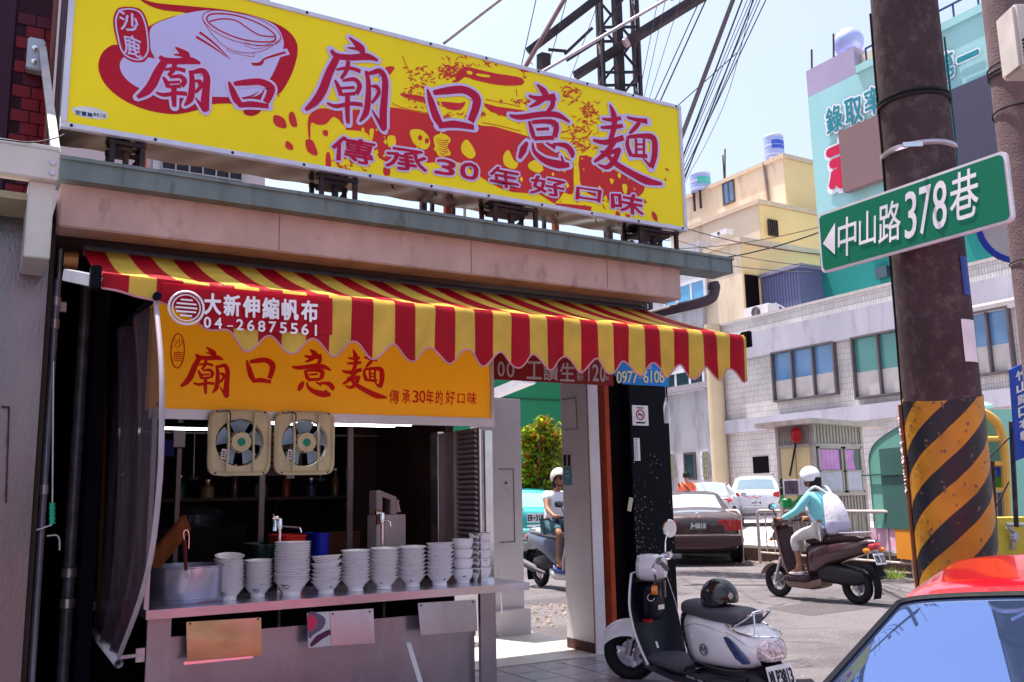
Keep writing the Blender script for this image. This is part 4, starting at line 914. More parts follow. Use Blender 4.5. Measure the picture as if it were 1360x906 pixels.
mb.tube(smooth_loop([PY(69, 697, 6.05), PY(45, 705, 6.05), PY(20, 711, 6.05), PY(8, 720, 6.05)], 4, False), .006, 6); mb.build('rod', STEEL, hk, smooth=True)
for (a, b, c_, d) in ((69.5, 668, 69.5, 696), (9, 721, 8, 752)):
    P0, P1 = PY(a, b, 6.05), PY(c_, d, 6.05); mb = MB(); rr = [.014 if k % 2 else .018 for k in range(9)]; mb.tube([P0.lerp(P1, k/8) for k in range(9)], rr, 10); mb.build('grip', GREENPL, hk, smooth=True)
# bracket hooks
mb = MB(); mb.tube(smooth_loop([PY(62, 712, 6.1), PY(75, 711, 6.1), PY(79, 718, 6.1), PY(79, 731, 6.1)], 4, False), .006, 6); single(mb, 'wall_hook', STEEL, 'bent steel hook beside the green crank grip', 'hook', smooth=True)
# red brick pillar above the neighbour's canopy
RT = mat('red_brick', (.16, .003, .012), .35, 0, .25, 3, .1, 40); RT2 = mat('dark_red_brick', (.07, .003, .015), .35, 0, .25, 3, .1, 40)
YP = 7.0
bk = thing('brick_pillar', 'dark red tiled corner of the building above the cream canopy', 'pillar', (0, YP, 3.4))
XR_ = PY(62, 190, YP).x; XM = PY(36, 100, YP).x
mb = MB(); mb.bb((-3, YP+.012, 3.2), (XR_-.008, YP+.6, 7.0)); mb.build('core', mat('mortar_dark', (.03, .01, .02), .9), bk)
pr_ = {}
zz = 3.45; row = 0
while zz < 4.95:
    xx = XR_-.001-(.06 if row % 2 else 0)
    if row % 2:
        mb = MB(); mb.bb((XR_-.055, YP, zz), (XR_-.001, YP+.02, zz+.086)); mb.build('brick', RT, bk, bevel=.003)
    while xx > XM-.02:
        key = 'a' if random.random() < .82 else 'b'
        if key not in pr_:
            mb = MB(); mb.bb((-.057, -.0, 0), (.057, .02, .086)); o = mb.build('brick', RT if key == 'a' else RT2, bk, world=False, bevel=.003); pr_[key] = o
        else: o = pr_[key].copy(); C.objects.link(o)
        o.parent = bk; o.location = Vector((xx-.06, YP-random.uniform(0, .003), zz))-bk.location; xx -= .12
    zz += .092; row += 1
mb = MB(); mb.bb((-3, YP-.01, 3.45), (XM-.1, YP+.012, 6.9)); mb.build('dark_panel', mat('purple_black', (.035, .004, .02), .3), bk)
# upper steel stay from the brick wall to the gutter
st = thing('steel_stay', 'steel stay bolted to the red tiles beside the billboard', 'bracket', PY(75, 200, 5.9))
mb = MB(); mb.bar(PY(56, 62, 6.9), PY(74, 202, 5.9), .05, .02); mb.build('bar', mat('stay_grey', (.30, .30, .36), .5, .2, .2), st)
mb = MB(); mb.box(PY(47, 75, 6.93), (.11, .1, .24)); mb.build('plate', mat('plate_grey', (.4, .4, .46), .4, .6), st, bevel=.01)
mb = MB()
for q in ((46, 65), (45, 83)): mb.lathe([(0, -.03), (.018, -.025), (.018, 0)], PY(*q, 6.88), 'Y', 8)
mb.build('bolt', CHROME, st)
# ---------------------------------------------------------------- billboard on the roof
YBB = 5.9
bl = PY(80, 166, YBB); br_ = PY(915, 310, YBB); tr_ = PY(910, 143, YBB)
bx0, bx1, bz0, bz1 = bl.x, br_.x-.02, (bl.z+br_.z)/2, tr_.z
bb = thing('billboard', 'large yellow billboard with red brush characters on the shop roof', 'billboard', ((bx0+bx1)/2, YBB+.15, bz0))
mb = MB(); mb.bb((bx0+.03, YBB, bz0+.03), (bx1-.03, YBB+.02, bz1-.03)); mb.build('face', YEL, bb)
mb = MB()
for a, b in (((bx0, bz0), (bx1, bz0+.035)), ((bx0, bz1-.035), (bx1, bz1)), ((bx0, bz0+.035), (bx0+.035, bz1-.035)), ((bx1-.035, bz0+.035), (bx1, bz1-.035))):
    mb.bb((a[0], YBB-.012, a[1]), (b[0], YBB+.03, b[1]))
mb.build('frame', mat('frame_white', (.60, .60, .72), .35, .2), bb, bevel=.003)
mb = MB()
def under(u, v):
    x = bx0+.01+(bx1-bx0-.02)*u; return (x, YBB+.03+.30*v, bz0+.004+.006*math.sin(u*40)*math.sin(v*3)+.004*math.sin(u*91+v*4))
mb.grid(under, 160, 6); mb.bb((bx0+.01, YBB+.30, bz0+.02), (bx1-.01, YBB+.33, bz1)); mb.bb((bx0+.01, YBB+.03, bz1-.02), (bx1-.01, YBB+.3, bz1-.01)); mb.bb((bx0+.005, YBB+.03, bz0+.02), (bx0+.02, YBB+.30, bz1)); mb.bb((bx1-.02, YBB+.03, bz0+.02), (bx1-.005, YBB+.30, bz1))
mb.build('cabinet', mat('cabinet_metal', (.15, .14, .11), .22, .92, .2, 3, .15, 7), bb, smooth=True)
mb = MB()
for u in range(11):
    x = bx0+.06+u*(bx1-bx0-.12)/10
    for z in (bz0+.017, bz1-.017): mb.lathe([(0, -.006), (.010, -.004), (.010, .0)], (x, YBB-.012, z), 'Y', 8)
mb.build('screw', RUBBER, bb)
mb = MB()
for px in (165, 447, 522, 578, 600, 740, 790, 820):
    x = PY(px, 260, YBB+.1).x; mb.tube(smooth_loop([(x-.03+.02*k, YBB+.06+.05*k*.5, bz0-.004-.004*math.sin(k*2)) for k in range(4)], 3, False), .004, 4)
mb.build('cable', RUBBER, bb)
for (a, b) in ((145, 185), (424, 468), (653, 706), (843, 890)):
    xa = PY(a, 250, YBB+.1).x; xb = PY(b, 260, YBB+.1).x
    t = MB()
    for x in (xa, xb): 
        for y in (YBB+.05, YBB+.27): t.bar((x, y, 3.40), (x, y, bz0), .03, .03)
    t.bb((xa-.02, YBB+.03, bz0-.035), (xb+.02, YBB+.06, bz0-.012)); t.bb((xa-.02, YBB+.25, bz0-.035), (xb+.02, YBB+.28, bz0-.012)); t.bb((xa+.02, YBB+.06, bz0-.06), (xb-.06, YBB+.25, bz0-.03)); t.bar((xa, YBB+.05, 3.42), (xb, YBB+.27, bz0-.05), .022); t.bar(((xa+xb)/2, YBB+.12, 3.4), ((xa+xb)/2, YBB+.12, bz0-.05), .06, .03)
    t.bar((xa, YBB+.27, 3.56), (xb, YBB+.27, 3.56), .02)
    t.build('support', RUST, bb)
# -- flat print
def bp_(px, py, d=0.): return PY(px, py, YBB-.001-d)
def pol(pts, m, name, d, sm=4, parent=bb):
    mb = MB(); P = [bp_(x, y, d) for x, y in pts]; flatpoly(mb, smooth_loop(P, sm) if sm else P); return mb.build(name, m, parent)
z1_ = lambda P: [(90+x*.2279, y*.2279) for x, y in P]
pol(z1_([(420, -8), (520, 18), (700, 35), (900, 55), (1080, 90), (1240, 150), (1320, 220), (1340, 300), (1310, 420), (1250, 530), (1200, 560), (1100, 600), (1130, 640), (1085, 675), (1030, 665), (1000, 610), (840, 608), (760, 640), (640, 665), (520, 655), (400, 620), (290, 560), (210, 480), (178, 390), (200, 310), (260, 262), (330, 255), (480, 150), (600, 100), (690, 76), (560, 60), (470, 30)]), REDL, 'red_swoosh', .001)
pol(z1_([(490, 155), (600, 105), (700, 76), (820, 60), (960, 70), (1100, 100), (1210, 150), (1255, 230), (1250, 300), (1200, 420), (1170, 470), (1100, 560), (900, 565), (700, 560), (560, 570), (440, 525), (350, 470), (305, 400), (320, 340), (400, 300), (470, 240)]), LAV, 'pale_bowl_shape', .0016)
pol(z1_([(300, 45), (370, 40), (430, 60), (465, 130), (478, 220), (484, 290), (505, 340), (470, 335), (440, 362), (370, 358), (310, 310), (280, 220), (264, 130), (275, 75)]), REDL, 'seal', .0022)
mb = MB(); ribbon(mb, [bp_(*p, .0028) for p in z1_([(300, 60), (360, 52), (420, 72), (452, 140), (466, 230), (466, 300), (430, 345), (370, 340), (318, 300), (292, 210), (280, 120), (300, 60)])], .010, NY)
def wq(x0, y0, x1, y1, d, sk=.17): return (bp_(x0, y1, d), bp_(x1, y1+(x1-x0)*sk, d), bp_(x1, y0+(x1-x0)*sk, d), bp_(x0, y0, d))
put_text(mb, '沙', wq(159, 16, 185, 41, .0028), .015, .0, 1.2); put_text(mb, '鹿', wq(164, 47, 187, 73, .0028), .015, 0, 1.2)
mb.build('seal_lettering', LAV, bb)
mb = MB(); L_ = lambda pts, w, d=.0026: ribbon(mb, [bp_(*p, d) for p in z1_(pts)], w, NY)
L_([(785, 100), (800, 75), (860, 60), (960, 70), (1100, 105), (1200, 160), (1240, 210), (1230, 245), (1180, 262), (1080, 262), (960, 235), (850, 180), (790, 120), (785, 100)], .0055)
L_([(808, 110), (830, 85), (900, 80), (1000, 95), (1120, 140), (1200, 195), (1205, 235), (1140, 245), (1020, 230), (900, 185), (830, 140), (808, 110)], .010, .0030)
L_([(825, 125), (900, 110), (980, 120), (1050, 165), (1120, 205), (1210, 215)], .009, .0034)
L_([(790, 125), (850, 210), (930, 280), (1010, 305), (1100, 305), (1180, 275), (1235, 230)], .004, .0038)
L_([(935, 280), (938, 300), (1075, 330), (1080, 310)], .003, .0042); L_([(1030, 262), (1100, 285), (1190, 262)], .003, .0044); L_([(1030, 245), (1120, 268), (1215, 240)], .003, .0046)
L_([(768, 188), (850, 250), (948, 346)], [.018, .014, .003]); L_([(748, 214), (840, 270), (930, 335)], [.018, .014, .003])
L_([(1270, 305), (1200, 325), (1145, 345), (1125, 370), (1090, 375), (1070, 370)], [.016, .016, .012, .024, .022, .01])
mb.build('bowl_drawing', REDL, bb)
mb = MB(); ribbon(mb, [bp_(*p, .0018) for p in z1_([(1285, 300), (1200, 325), (1145, 345), (1125, 370), (1090, 380)])], .045, NY); mb.build('spoon_outline', LAV, bb)
# maker's plate
pol(z1_([(35, 625), (130, 622), (225, 655), (228, 690), (160, 693), (60, 675), (28, 650)]), mat('plate_white', (.62, .66, .70), .4), 'maker_plate', .001, 2)
mb = MB()
for q in range(3):
    x0 = 100+q*8; put_text(mb, '宏意美'[q], wq(x0, 146+q*1.5, x0+7, 152+q*1.5, .002), .03)
for q in range(4): put_text(mb, '廣告工程'[q], wq(124+q*4.3, 149.5+q*.7, 127.6+q*4.3, 154+q*.7, .002), .01)
mb.build('maker_lettering', mat('ink_navy', (.02, .05, .16), .5), bb)
# temple print
z2_ = lambda P: [(400+x*.2207, 40+y*.2207) for x, y in P]; z3_ = lambda P: [(640+x*.2539, 80+y*.2539) for x, y in P]
pol(z2_([(545, 465), (640, 480), (780, 510), (960, 545), (1178, 600), (1340, 660), (1400, 700), (1430, 800), (1400, 880), (1300, 850), (1180, 900), (1080, 880), (960, 800), (850, 780), (760, 800), (700, 700), (640, 760), (560, 800), (470, 770), (420, 660), (380, 610), (270, 600), (270, 570), (180, 510), (120, 480), (300, 480), (500, 480)]), REDS, 'temple_print', .001, 2)
pol(z2_([(45, 520), (120, 470), (200, 490), (250, 530), (260, 575), (200, 520), (150, 565), (100, 570), (60, 560), (55, 650), (44, 640)]), REDS, 'temple_print', .0012, 3)
pol(z3_([(-60, 340), (200, 385), (330, 440), (480, 540), (475, 700), (430, 690), (380, 750), (300, 700), (160, 690), (40, 640), (-40, 560)]), REDS, 'temple_print', .0014, 2)
pol(z3_([(510, 500), (600, 520), (720, 590), (840, 640), (845, 690), (800, 720), (700, 740), (560, 700), (515, 640)]), REDS, 'temple_print', .001, 2)
pol(z3_([(385, 748), (480, 755), (575, 765), (568, 800), (480, 790), (385, 770)]), REDS, 'temple_print', .0012, 0)
pol(z2_([(980, 220), (1060, 235), (1178, 262), (1300, 280), (1340, 300), (1330, 330), (1240, 335), (1150, 325), (1040, 300), (985, 282), (940, 315), (930, 265)]), REDS, 'temple_print', .001, 2)
pol(z2_([(595, 380), (680, 390), (735, 400), (760, 440), (700, 430), (620, 405)]), REDS, 'temple_print', .0012, 2)
pol(z2_([(840, 430), (950, 440), (990, 430), (960, 480), (880, 475)]), REDS, 'temple_print', .0012, 2)
pol(z2_([(1100, 440), (1178, 460), (1320, 480), (1400, 500), (1400, 520), (1280, 530), (1140, 490)]), REDS, 'temple_print', .0016, 2)
for P in ([(30, 660), (70, 665), (100, 740), (85, 755), (45, 735), (28, 700)], [(150, 745), (172, 740), (180, 820), (150, 825)], [(495, 830), (530, 815), (535, 870), (500, 872)], [(130, 605), (160, 605), (158, 638), (135, 632)], [(505, 225), (560, 220), (550, 250), (525, 270)]):
    pol(z2_(P), REDS, 'splash', .0018, 3)
for P in ([(1205, 670), (1260, 690), (1275, 745), (1225, 740), (1198, 710)], [(1295, 655), (1320, 660), (1338, 735), (1305, 735), (1288, 690)], [(1275, 820), (1310, 845), (1310, 875), (1270, 860)], [(1225, 552), (1236, 556), (1228, 566)]):
    pol(z1_(P), REDS, 'splash', .0018, 3)
for P in ([(890, 790), (915, 810), (918, 845), (893, 825)], [(958, 565), (978, 570), (970, 580)], [(955, 620), (965, 618), (962, 632)], [(845, 725), (865, 745), (848, 745)], [(750, 805), (775, 812), (765, 828)], [(702, 790), (722, 800), (720, 832), (702, 822)], [(635, 690), (655, 700), (650, 720)]):
    pol(z3_(P), REDS, 'splash', .0018, 3)
rs = random.Random(3)
mb = MB(); k_ = 0
for (cx, cy, rx, ry, n_) in ((600, 62+30, 22, 16, 30), (560, 100, 20, 15, 16), (548, 122, 14, 10, 12), (653, 84, 16, 7, 9), (700, 94, 12, 6, 8), (600, 98, 12, 14, 12), (757, 126, 16, 14, 22), (782, 150, 14, 14, 26), (770, 172, 22, 12, 22), (770, 192, 16, 10, 10), (460, 220, 30, 10, 12), (800, 268, 40, 8, 9), (650, 225, 50, 14, 10), (690, 135, 30, 4, 12), (640, 152, 50, 4, 16), (570, 140, 24, 4, 10), (720, 165, 30, 5, 12), (790, 196, 24, 6, 10)):
    for q in range(int(n_*2)):
        x = rs.gauss(cx, rx*.5); y = rs.gauss(cy, ry*.5); a = rs.uniform(-.9, 1.2); L0 = rs.uniform(1.2, 5); k_ += 1
        ribbon(mb, [bp_(x-L0*math.cos(a), y-L0*math.sin(a), .002+k_*1e-6), bp_(x+rs.uniform(-1.5, 1.5), y+rs.uniform(-1.5, 1.5), .002+k_*1e-6), bp_(x+L0*math.cos(a), y+L0*math.sin(a), .002+k_*1e-6)], [.002, rs.uniform(.006, .016), .002], NY, 3)
for P in (z2_([(545, 440), (620, 470), (760, 500), (960, 540)]), z3_([(20, 205), (120, 225), (200, 242)]), z3_([(0, 325), (100, 345), (205, 372)]), z3_([(415, 405), (470, 410), (540, 410)]), z3_([(180, 150), (184, 190)]), z2_([(610, 155), (640, 230), (665, 270)]), z3_([(525, 165), (490, 210), (450, 235)])):
    k_ += 1; ribbon(mb, [bp_(x, y, .002+k_*1e-6) for x, y in P], [.006]*len(P), NY, 3)
mb.build('temple_print_lines', REDS, bb)
YD = mat('sign_yellow_print', (.74, .56, .006), .35, 0, .05, 1.2, emit=(.8, .66, .012), es=.04)  # carries the same added glow as the billboard face
mb = MB()
for P in (z2_([(655, 605), (720, 600), (765, 640), (775, 690), (745, 720), (700, 700), (670, 670)]), z2_([(800, 640), (860, 625), (900, 660), (880, 700), (900, 750), (830, 760), (805, 700)]), z2_([(965, 690), (1000, 660), (1050, 740), (1020, 775), (970, 740)]),
          z2_([(522, 640), (565, 640), (566, 700), (524, 700)]), z2_([(412, 600), (438, 600), (425, 670), (414, 670)]), z3_([(112, 500), (140, 470), (165, 520), (190, 540), (170, 570), (120, 550)]), z3_([(245, 540), (290, 520), (320, 560), (300, 590), (250, 570)]), z3_([(482, 545), (508, 560), (510, 700), (484, 700)]), z3_([(668, 620), (690, 625), (680, 650)]), z3_([(735, 650), (760, 655), (755, 700), (740, 690)]),
          z2_([(1000, 245), (1030, 252), (1025, 268), (1000, 262)]), z2_([(1060, 262), (1130, 272), (1128, 285), (1060, 275)])):
    k_ += 1; flatpoly(mb, smooth_loop([bp_(x, y, .0026+k_*1e-6) for x, y in P], 3))
for q in range(60):
    x = rs.uniform(470, 850); y = 190+.19*(x-500)+rs.gauss(6, 16); s_ = rs.uniform(1, 3.2); k_ += 1
    flatpoly(mb, [bp_(x-s_, y, .0026+k_*1e-6), bp_(x, y-s_*1.5, .0026+k_*1e-6), bp_(x+s_*.8, y+.4, .0026+k_*1e-6), bp_(x+.3, y+s_*1.4, .0026+k_*1e-6)])
for q in range(9):   # eaves teeth
    x = 534+q*4.2; y = 131+q*.9; k_ += 1; flatpoly(mb, [bp_(x, y+5, .0026+k_*1e-6), bp_(x+3.2, y-2.5, .0026+k_*1e-6), bp_(x+2.2, y+5.4, .0026+k_*1e-6)])
mb.build('temple_print_lights', YD, bb)
mb = MB(); c_ = [(558, 183, 3), (567, 187, 3)]
for x, y, r in c_: k_ += 1; flatpoly(mb, [bp_(x+r*math.cos(a*.8), y+r*1.3*math.sin(a*.8), .0034+k_*1e-6) for a in range(8)])
for q in range(10): k_ += 1; ribbon(mb, [bp_(577+q*1.0+rs.random()*2, 184+q*3, .0034+k_*1e-6), bp_(588+rs.random()*4, 187+q*3, .0034+k_*1e-6), bp_(596, 184+q*3, .0034+k_*1e-6)], [.002, .008, .002], NY, 3)
mb.build('temple_print_eyes', REDS, bb)
U_ = 5.9/1215*1.12
big = [('廟', (400+25*.2207, 40+42*.2207, 400+520*.2207, 40+610*.2207), 1.), ('口', (400+755*.2207, 40+340*.2207, 400+1090*.2207, 40+605*.2207), 1.), ('意', (640+145*.2539, 80+125*.2539, 640+480*.2539, 80+562*.2539), 1.), ('麵', (640+580*.2539, 80+230*.2539, 640+945*.2539, 80+660*.2539), 1.),
       ('廟', (90+405*.2279, 275*.2279, 90+822*.2279, 655*.2279), 1.15), ('口', (90+935*.2279, 465*.2279, 90+1212*.2279, 632*.2279), .95)]
us = [U_*1.0, U_*1.04, U_*1.12, U_*1.2, U_*.93, U_*.95]
PALE = mat('lettering_pale', (.56, .50, .80), .5, 0, .03); CRIM = mat('lettering_crimson', (.42, .001, .045), .5, 0, .05)
for (ch, box, ww), u in zip(big, us):
    mb = MB(); mr_ = MB(); brush(mb, ch, box, lambda a, b, d: bp_(a, b, .0040+d), .042 if ww == 1. else .034, u, ww*1.12)
    brush(mr_, ch, box, lambda a, b, d: bp_(a, b, .0062+d), 0, u, ww*1.12); mb.build('character_outline', PALE, bb); mr_.build('character', CRIM, bb)
k_ = 0
mr_ = MB(); ribbon(mr_, [bp_(*p, .0078) for p in z1_([(1010, 570), (1070, 560), (1115, 530)])], [.002, .010, .002], NY, 3); mr_.build('stroke', CRIM, bb)
small = '傳承30年好口味'
bxs = [(440, 182, 497, 219), (512, 196, 568, 230), (579, 212, 605, 234), (611, 216, 636, 240), (650, 222, 690, 252), (705, 234, 751, 262), (766, 249, 797, 268), (812, 256, 855, 286)]
for q, (ch, b) in enumerate(zip(small, bxs)):
    sk = .10
    mb = MB(); mr_ = MB()
    def Q(d, g=0): return (bp_(b[0], b[3]-(b[2]-b[0])*sk, d), bp_(b[2], b[3], d), bp_(b[2], b[1]+(b[2]-b[0])*sk, d), bp_(b[0], b[1], d))
    # pale rim as eight shifted prints, then the red character
    for j in range(12):
        a = j*math.pi/6; dx, dz = .019*math.cos(a), .019*math.sin(a)
        put_text(mb, ch, [p+Vector((dx, -(q*12+j)*2e-6, dz)) for p in Q(.0045)], .0, .18 if ch in '30' else .08, .8)
    put_text(mr_, ch, [p+Vector((0, -q*2e-6, 0)) for p in Q(.0066)], .013, .18 if ch in '30' else .08, .8)
    mb.build('character_outline', PALE, bb); mr_.build('character', CRIM, bb)

# ---------------------------------------------------------------- pale building behind the billboard
wb = thing('apartment_building', 'pale building behind the billboard with a dark grilled window', 'building', (1.5, 16, 0))
YW = 14.0; xr2 = PY(352, 240, YW).x
mb = MB(); mb.bb((-3, YW, 0), (xr2, YW+6, 16)); mb.build('wall', mat('pale_pink_wall', (.62, .50, .52), .8, 0, .05, 1), wb)
a = PY(214, 212, YW); b2 = PY(319, 262, YW)
mb = MB(); mb.bb((a.x, YW-.05, b2.z), (b2.x, YW+.02, a.z+.3)); mb.build('window', mat('window_dark', (.03, .02, .03), .3), wb)
fr2 = MB()
for q in range(7): x = a.x+(b2.x-a.x)*q/6; fr2.bb((x-.012, YW-.10, b2.z), (x+.012, YW-.08, a.z+.3))
for q in range(4): z = b2.z+(a.z+.3-b2.z)*q/3; fr2.bb((a.x, YW-.105, z-.012), (b2.x, YW-.075, z+.012))
fr2.build('grille', mat('grille_grey', (.35, .33, .36), .5, .4), wb)
mb = MB(); mb.bb((a.x-.12, YW-.06, b2.z-.3), (a.x, YW-.02, a.z+.3)); mb.build('white_trim', WHITEP, wb)
mb = MB(); x = PY(183, 230, YW-.3).x; mb.bb((x, YW-.25, 6), (x+.12, YW-.2, 12)); mb.build('orange_downpipe', mat('orange_pipe', (.5, .10, .03), .5), wb)

# ---------------------------------------------------------------- green building, tree and lot seen through the passage
gb = thing('green_building', 'dark green corrugated building behind the tree seen through the passage', 'building', (21, 45, 0))
mb = MB(); YG = 40.0; xa = PY(655, 600, YG).x; xb = PY(760, 600, YG).x
mb.bb((xa-8, YG, 0), (xb+1.5, YG+5, 9)); mb.build('wall', mat('green_wall', (.012, .16, .075), .6, 0, .08, .4), gb)
mb = MB(); mb.bb((xa-8, YG-.05, PY(720, 532, YG).z), (xb+1.5, YG, PY(720, 530, YG).z)); mb.build('band', mat('green_dark', (.01, .07, .04), .6), gb)
mb = MB(); mb.bar(PY(655, 524, 26), PY(702, 505, 24), .5, .2); tag(mb.build('white_eave', WHITEP), 'white slanted eave seen above the white panel', 'eave')
def tree(name, label, cat, base, trunk_h, crowns, cols, n, leaf, seed, limbs=6):
    t = thing(name, label, cat, base); rr = random.Random(seed); B = Vector(base)
    mb = MB(); top = B+Vector((0, 0, trunk_h)); mb.tube([B, B.lerp(top, .5)+Vector((.06, .03, 0)), top], [.13, .09, .06], 8)
    for k in range(limbs):
        c = crowns[k % len(crowns)]; e = Vector(c[0])+Vector((rr.gauss(0, .3), rr.gauss(0, .3), 0)); mb.tube([B.lerp(top, .6+.05*k), (B.lerp(top, .8)+e)/2+Vector((0, 0, .1)), e], [.05, .035, .015], 6)
    mb.build('trunk', mat('bark', (.09, .06, .04), .9, 0, .3, 20, .4, 60), t, smooth=True)
    for ci, col in enumerate(cols):
        mb = MB()
        for q in range(n//len(cols)):
            c = crowns[rr.randrange(len(crowns))]; u = Vector((rr.gauss(0, 1), rr.gauss(0, 1), rr.gauss(0, 1))).normalized()*(rr.random()**.42)
            p = Vector(c[0])+Vector((u.x*c[1], u.y*c[1], u.z*c[2])); s = leaf*rr.uniform(.6, 1.3)
            a = Vector((rr.gauss(0, 1), rr.gauss(0, 1), rr.gauss(0, .7))).normalized(); b = a.cross(Vector((rr.gauss(0, 1), rr.gauss(0, 1), rr.gauss(0, 1)))).normalized()
            mb.add([p-a*s, p-b*s*.45, p+a*s, p+b*s*.45], [(0, 1, 2, 3)])
        mb.build('crown', col, t)
    return t
LEAF = [mat('leaf_bright', (.40, .46, .02), .5, 0, .3, 3, translucent=.45), mat('leaf_mid', (.14, .24, .015), .5, 0, .3, 3, translucent=.35), mat('leaf_orange', (.42, .14, .02), .5, 0, .3, 3, translucent=.3)]
tb = PD(722, 720, 24.5); tb.z = 0
cr_ = []
rt_ = random.Random(21)
for px, py, r in [(722, 562, .28), (716, 572, .3)]+[(rt_.gauss(722, 13+.16*(y_-575)), y_, rt_.uniform(.22, .48)) for y_ in [rt_.uniform(575, 672) for _ in range(46)]]:
    p = PD(px, py, 24.5); cr_.append((p, r, r*.8))
tree('flowering_tree', 'yellow green tree with orange blossom seen through the shop passage', 'tree', tb, 1.6, cr_, [LEAF[0], LEAF[1], LEAF[0], LEAF[1], LEAF[2]], 8000, .085, 5, 9)
# white free-standing panel in the passage
YPn = 8.50
a = PY(662, 528, YPn); b2 = PY(691, 530, YPn)
wp = thing('partition_wall', 'tall white wall panel with a small hatch at the back of the passage', 'panel', ((a.x+b2.x)/2, YPn, .1))
mb = MB(); mb.bb((a.x-.25, YPn, .1), (b2.x, YPn+.18, b2.z)); mb.build('board', WHITEP, wp, bevel=.004)
h0 = PY(662, 622, YPn); h1 = PY(684, 720, YPn); mb = MB()
mb.bb((h0.x, YPn-.004, h0.z-.012), (h1.x, YPn-.001, h0.z-.004)); mb.bb((h1.x-.008, YPn-.004, h1.z), (h1.x, YPn-.001, h0.z-.012)); mb.bb((h0.x, YPn-.004, h1.z), (h1.x-.008, YPn-.001, h1.z+.008)); mb.build('hatch_joint', GREY_PL, wp)
mb = MB(); q = PY(671.5, 641.5, YPn); mb.lathe([(0, -.02), (.012, -.018), (.014, 0)], q, 'Y', 8); mb.build('keyhole', GREY_PL, wp)
mb = MB(); mb.bb((a.x-.1, YPn-.09, .1), (b2.x+.02, YPn, .36)); mb.build('plinth', WHITEP, wp, bevel=.005)
mb = MB(); mb.tube([PY(662, 745, 8.3), PY(667, 815, 8.2)], .008, 6); single(mb, 'thin_pipe', PAPER, 'thin white pipe leaning at the foot of the white panel', 'pipe')

# ---------------------------------------------------------------- buildings on the right
def wr(X, x0, y0, x1, y1): a = PX(x0, y0, X); b = PX(x1, y1, X); return a.y, a.z, b.y, b.z   # y far, z top, y near, z bottom
# tile building
XT = 30.0
tl = thing('tiled_building', 'two-storey building faced with small pale tiles beyond the lot', 'building', (34, 20, 0))
TF = brickmat('facade_tiles', (.60, .56, .54), (.50, .46, .46), (.32, .29, .30), .105, .24, 'Y', .012, .5, .35, .0)
TB = mat('lavender_band', (.40, .38, .45), .7, 0, .12, .5, col2=(.19, .17, .19), c2scale=1.2, c2amt=.4, c2lo=.52, stretch=(1, 1.4, .4))
yf = PX(956, 434, XT).y; zt = PX(956, 434, XT).z
mb = MB(); mb.bb((XT, -8, 0), (XT+9, yf, zt)); mb.build('wall', TF, tl)
zb1 = PX(956, 452, XT).z; zb2 = PX(956, 484, XT).z
mb = MB(); mb.bb((XT-.20, -8, zb2), (XT-.01, yf+.02, zb1)); mb.build('band', TB, tl)
zc1 = PX(962, 560, XT).z; zc2 = PX(962, 577, XT).z
mb = MB(); mb.bb((XT-.30, -8, zc2), (XT-.01, yf+.02, zc1)); mb.build('band', TB, tl)
mb = MB(); mb.bb((XT-.04, -8, zt), (XT+.4, yf+.04, zt+.12)); mb.build('coping', mat('coping', (.45, .40, .40), .8), tl)
CUR = mat('curtain_white', (.46, .42, .42), .8, 0, .1, 2); WBL = mat('pane_blue', (.10, .20, .38), .10, 0, .15, .7, spec=.8); WGR = mat('pane_teal', (.07, .24, .22), .10, 0, .15, .7, spec=.8)
FRM = mat('window_frame', (.11, .09, .10), .5, .3)
def window(parent, X, r, cols, pm, curtain=.35, depth=.22, frame=FRM, fw=.075, cur=True, open_dark=False):
    y1, zt_, y0, zb_ = r; y0, y1 = min(y0, y1), max(y0, y1)
    mb = MB(); 
    mb.bb((X-depth, y0, zb_), (X+.02, y0+fw, zt_)); mb.bb((X-depth, y1-fw, zb_), (X+.02, y1, zt_)); mb.bb((X-depth, y0+fw, zt_-fw), (X+.02, y1-fw, zt_)); mb.bb((X-depth-.05, y0+fw, zb_), (X+.02, y1-fw, zb_+fw))
    for q in range(1, cols): yy = y0+(y1-y0)*q/cols; mb.bb((X-depth+.02, yy-fw/2, zb_+fw), (X, yy+fw/2, zt_-fw))
    w_ = mb.build('window', frame, parent)
    for q in range(cols):
        ya = y0+(y1-y0)*q/cols+fw*.5; yb2 = y0+(y1-y0)*(q+1)/cols-fw*.5
        zc = zb_+fw+(zt_-zb_)*curtain*(1+.06*math.sin(q*3)) if cur else zb_
        if cur:
            mb = MB(); mb.grid(lambda u, v: (X-.035-.004*math.sin(u*9), ya+(yb2-ya)*u, zb_+fw*.5+(zc-zb_)*v), 16, 1); mb.build('curtain', CUR, w_)
        mb = MB(); mb.bb((X-.025 if cur else X-.05, ya, zb_+fw*.5), (X-.005, yb2, zt_-fw*.5)); mb.build('pane', pm if not callable(pm) else pm(q), w_)
    return w_
window(tl, XT, wr(XT, 1027, 469, 1116, 532-8+0), 3, WBL, .38)
window(tl, XT, wr(XT, 1133, 449, 1212, 522), 2, WGR, .38)
window(tl, XT, wr(XT, 1283, 418, 1352, 497-3), 2, WBL, .40)
mb = MB(); r = wr(XT, 1000, 607, 1022, 628); mb.bb((XT-.03, r[2], r[3]), (XT, r[0], r[1])); mb.build('vent_opening', DARK, tl)
mb = MB(); zr = PX(1300, 408, XT-.4).z; mb.tube([(XT-.4, PX(1283, 412, XT).y, zr), (XT-.4, 12, zr)], .09, 8); mb.build('rain_pipe', CUR, tl, smooth=True)
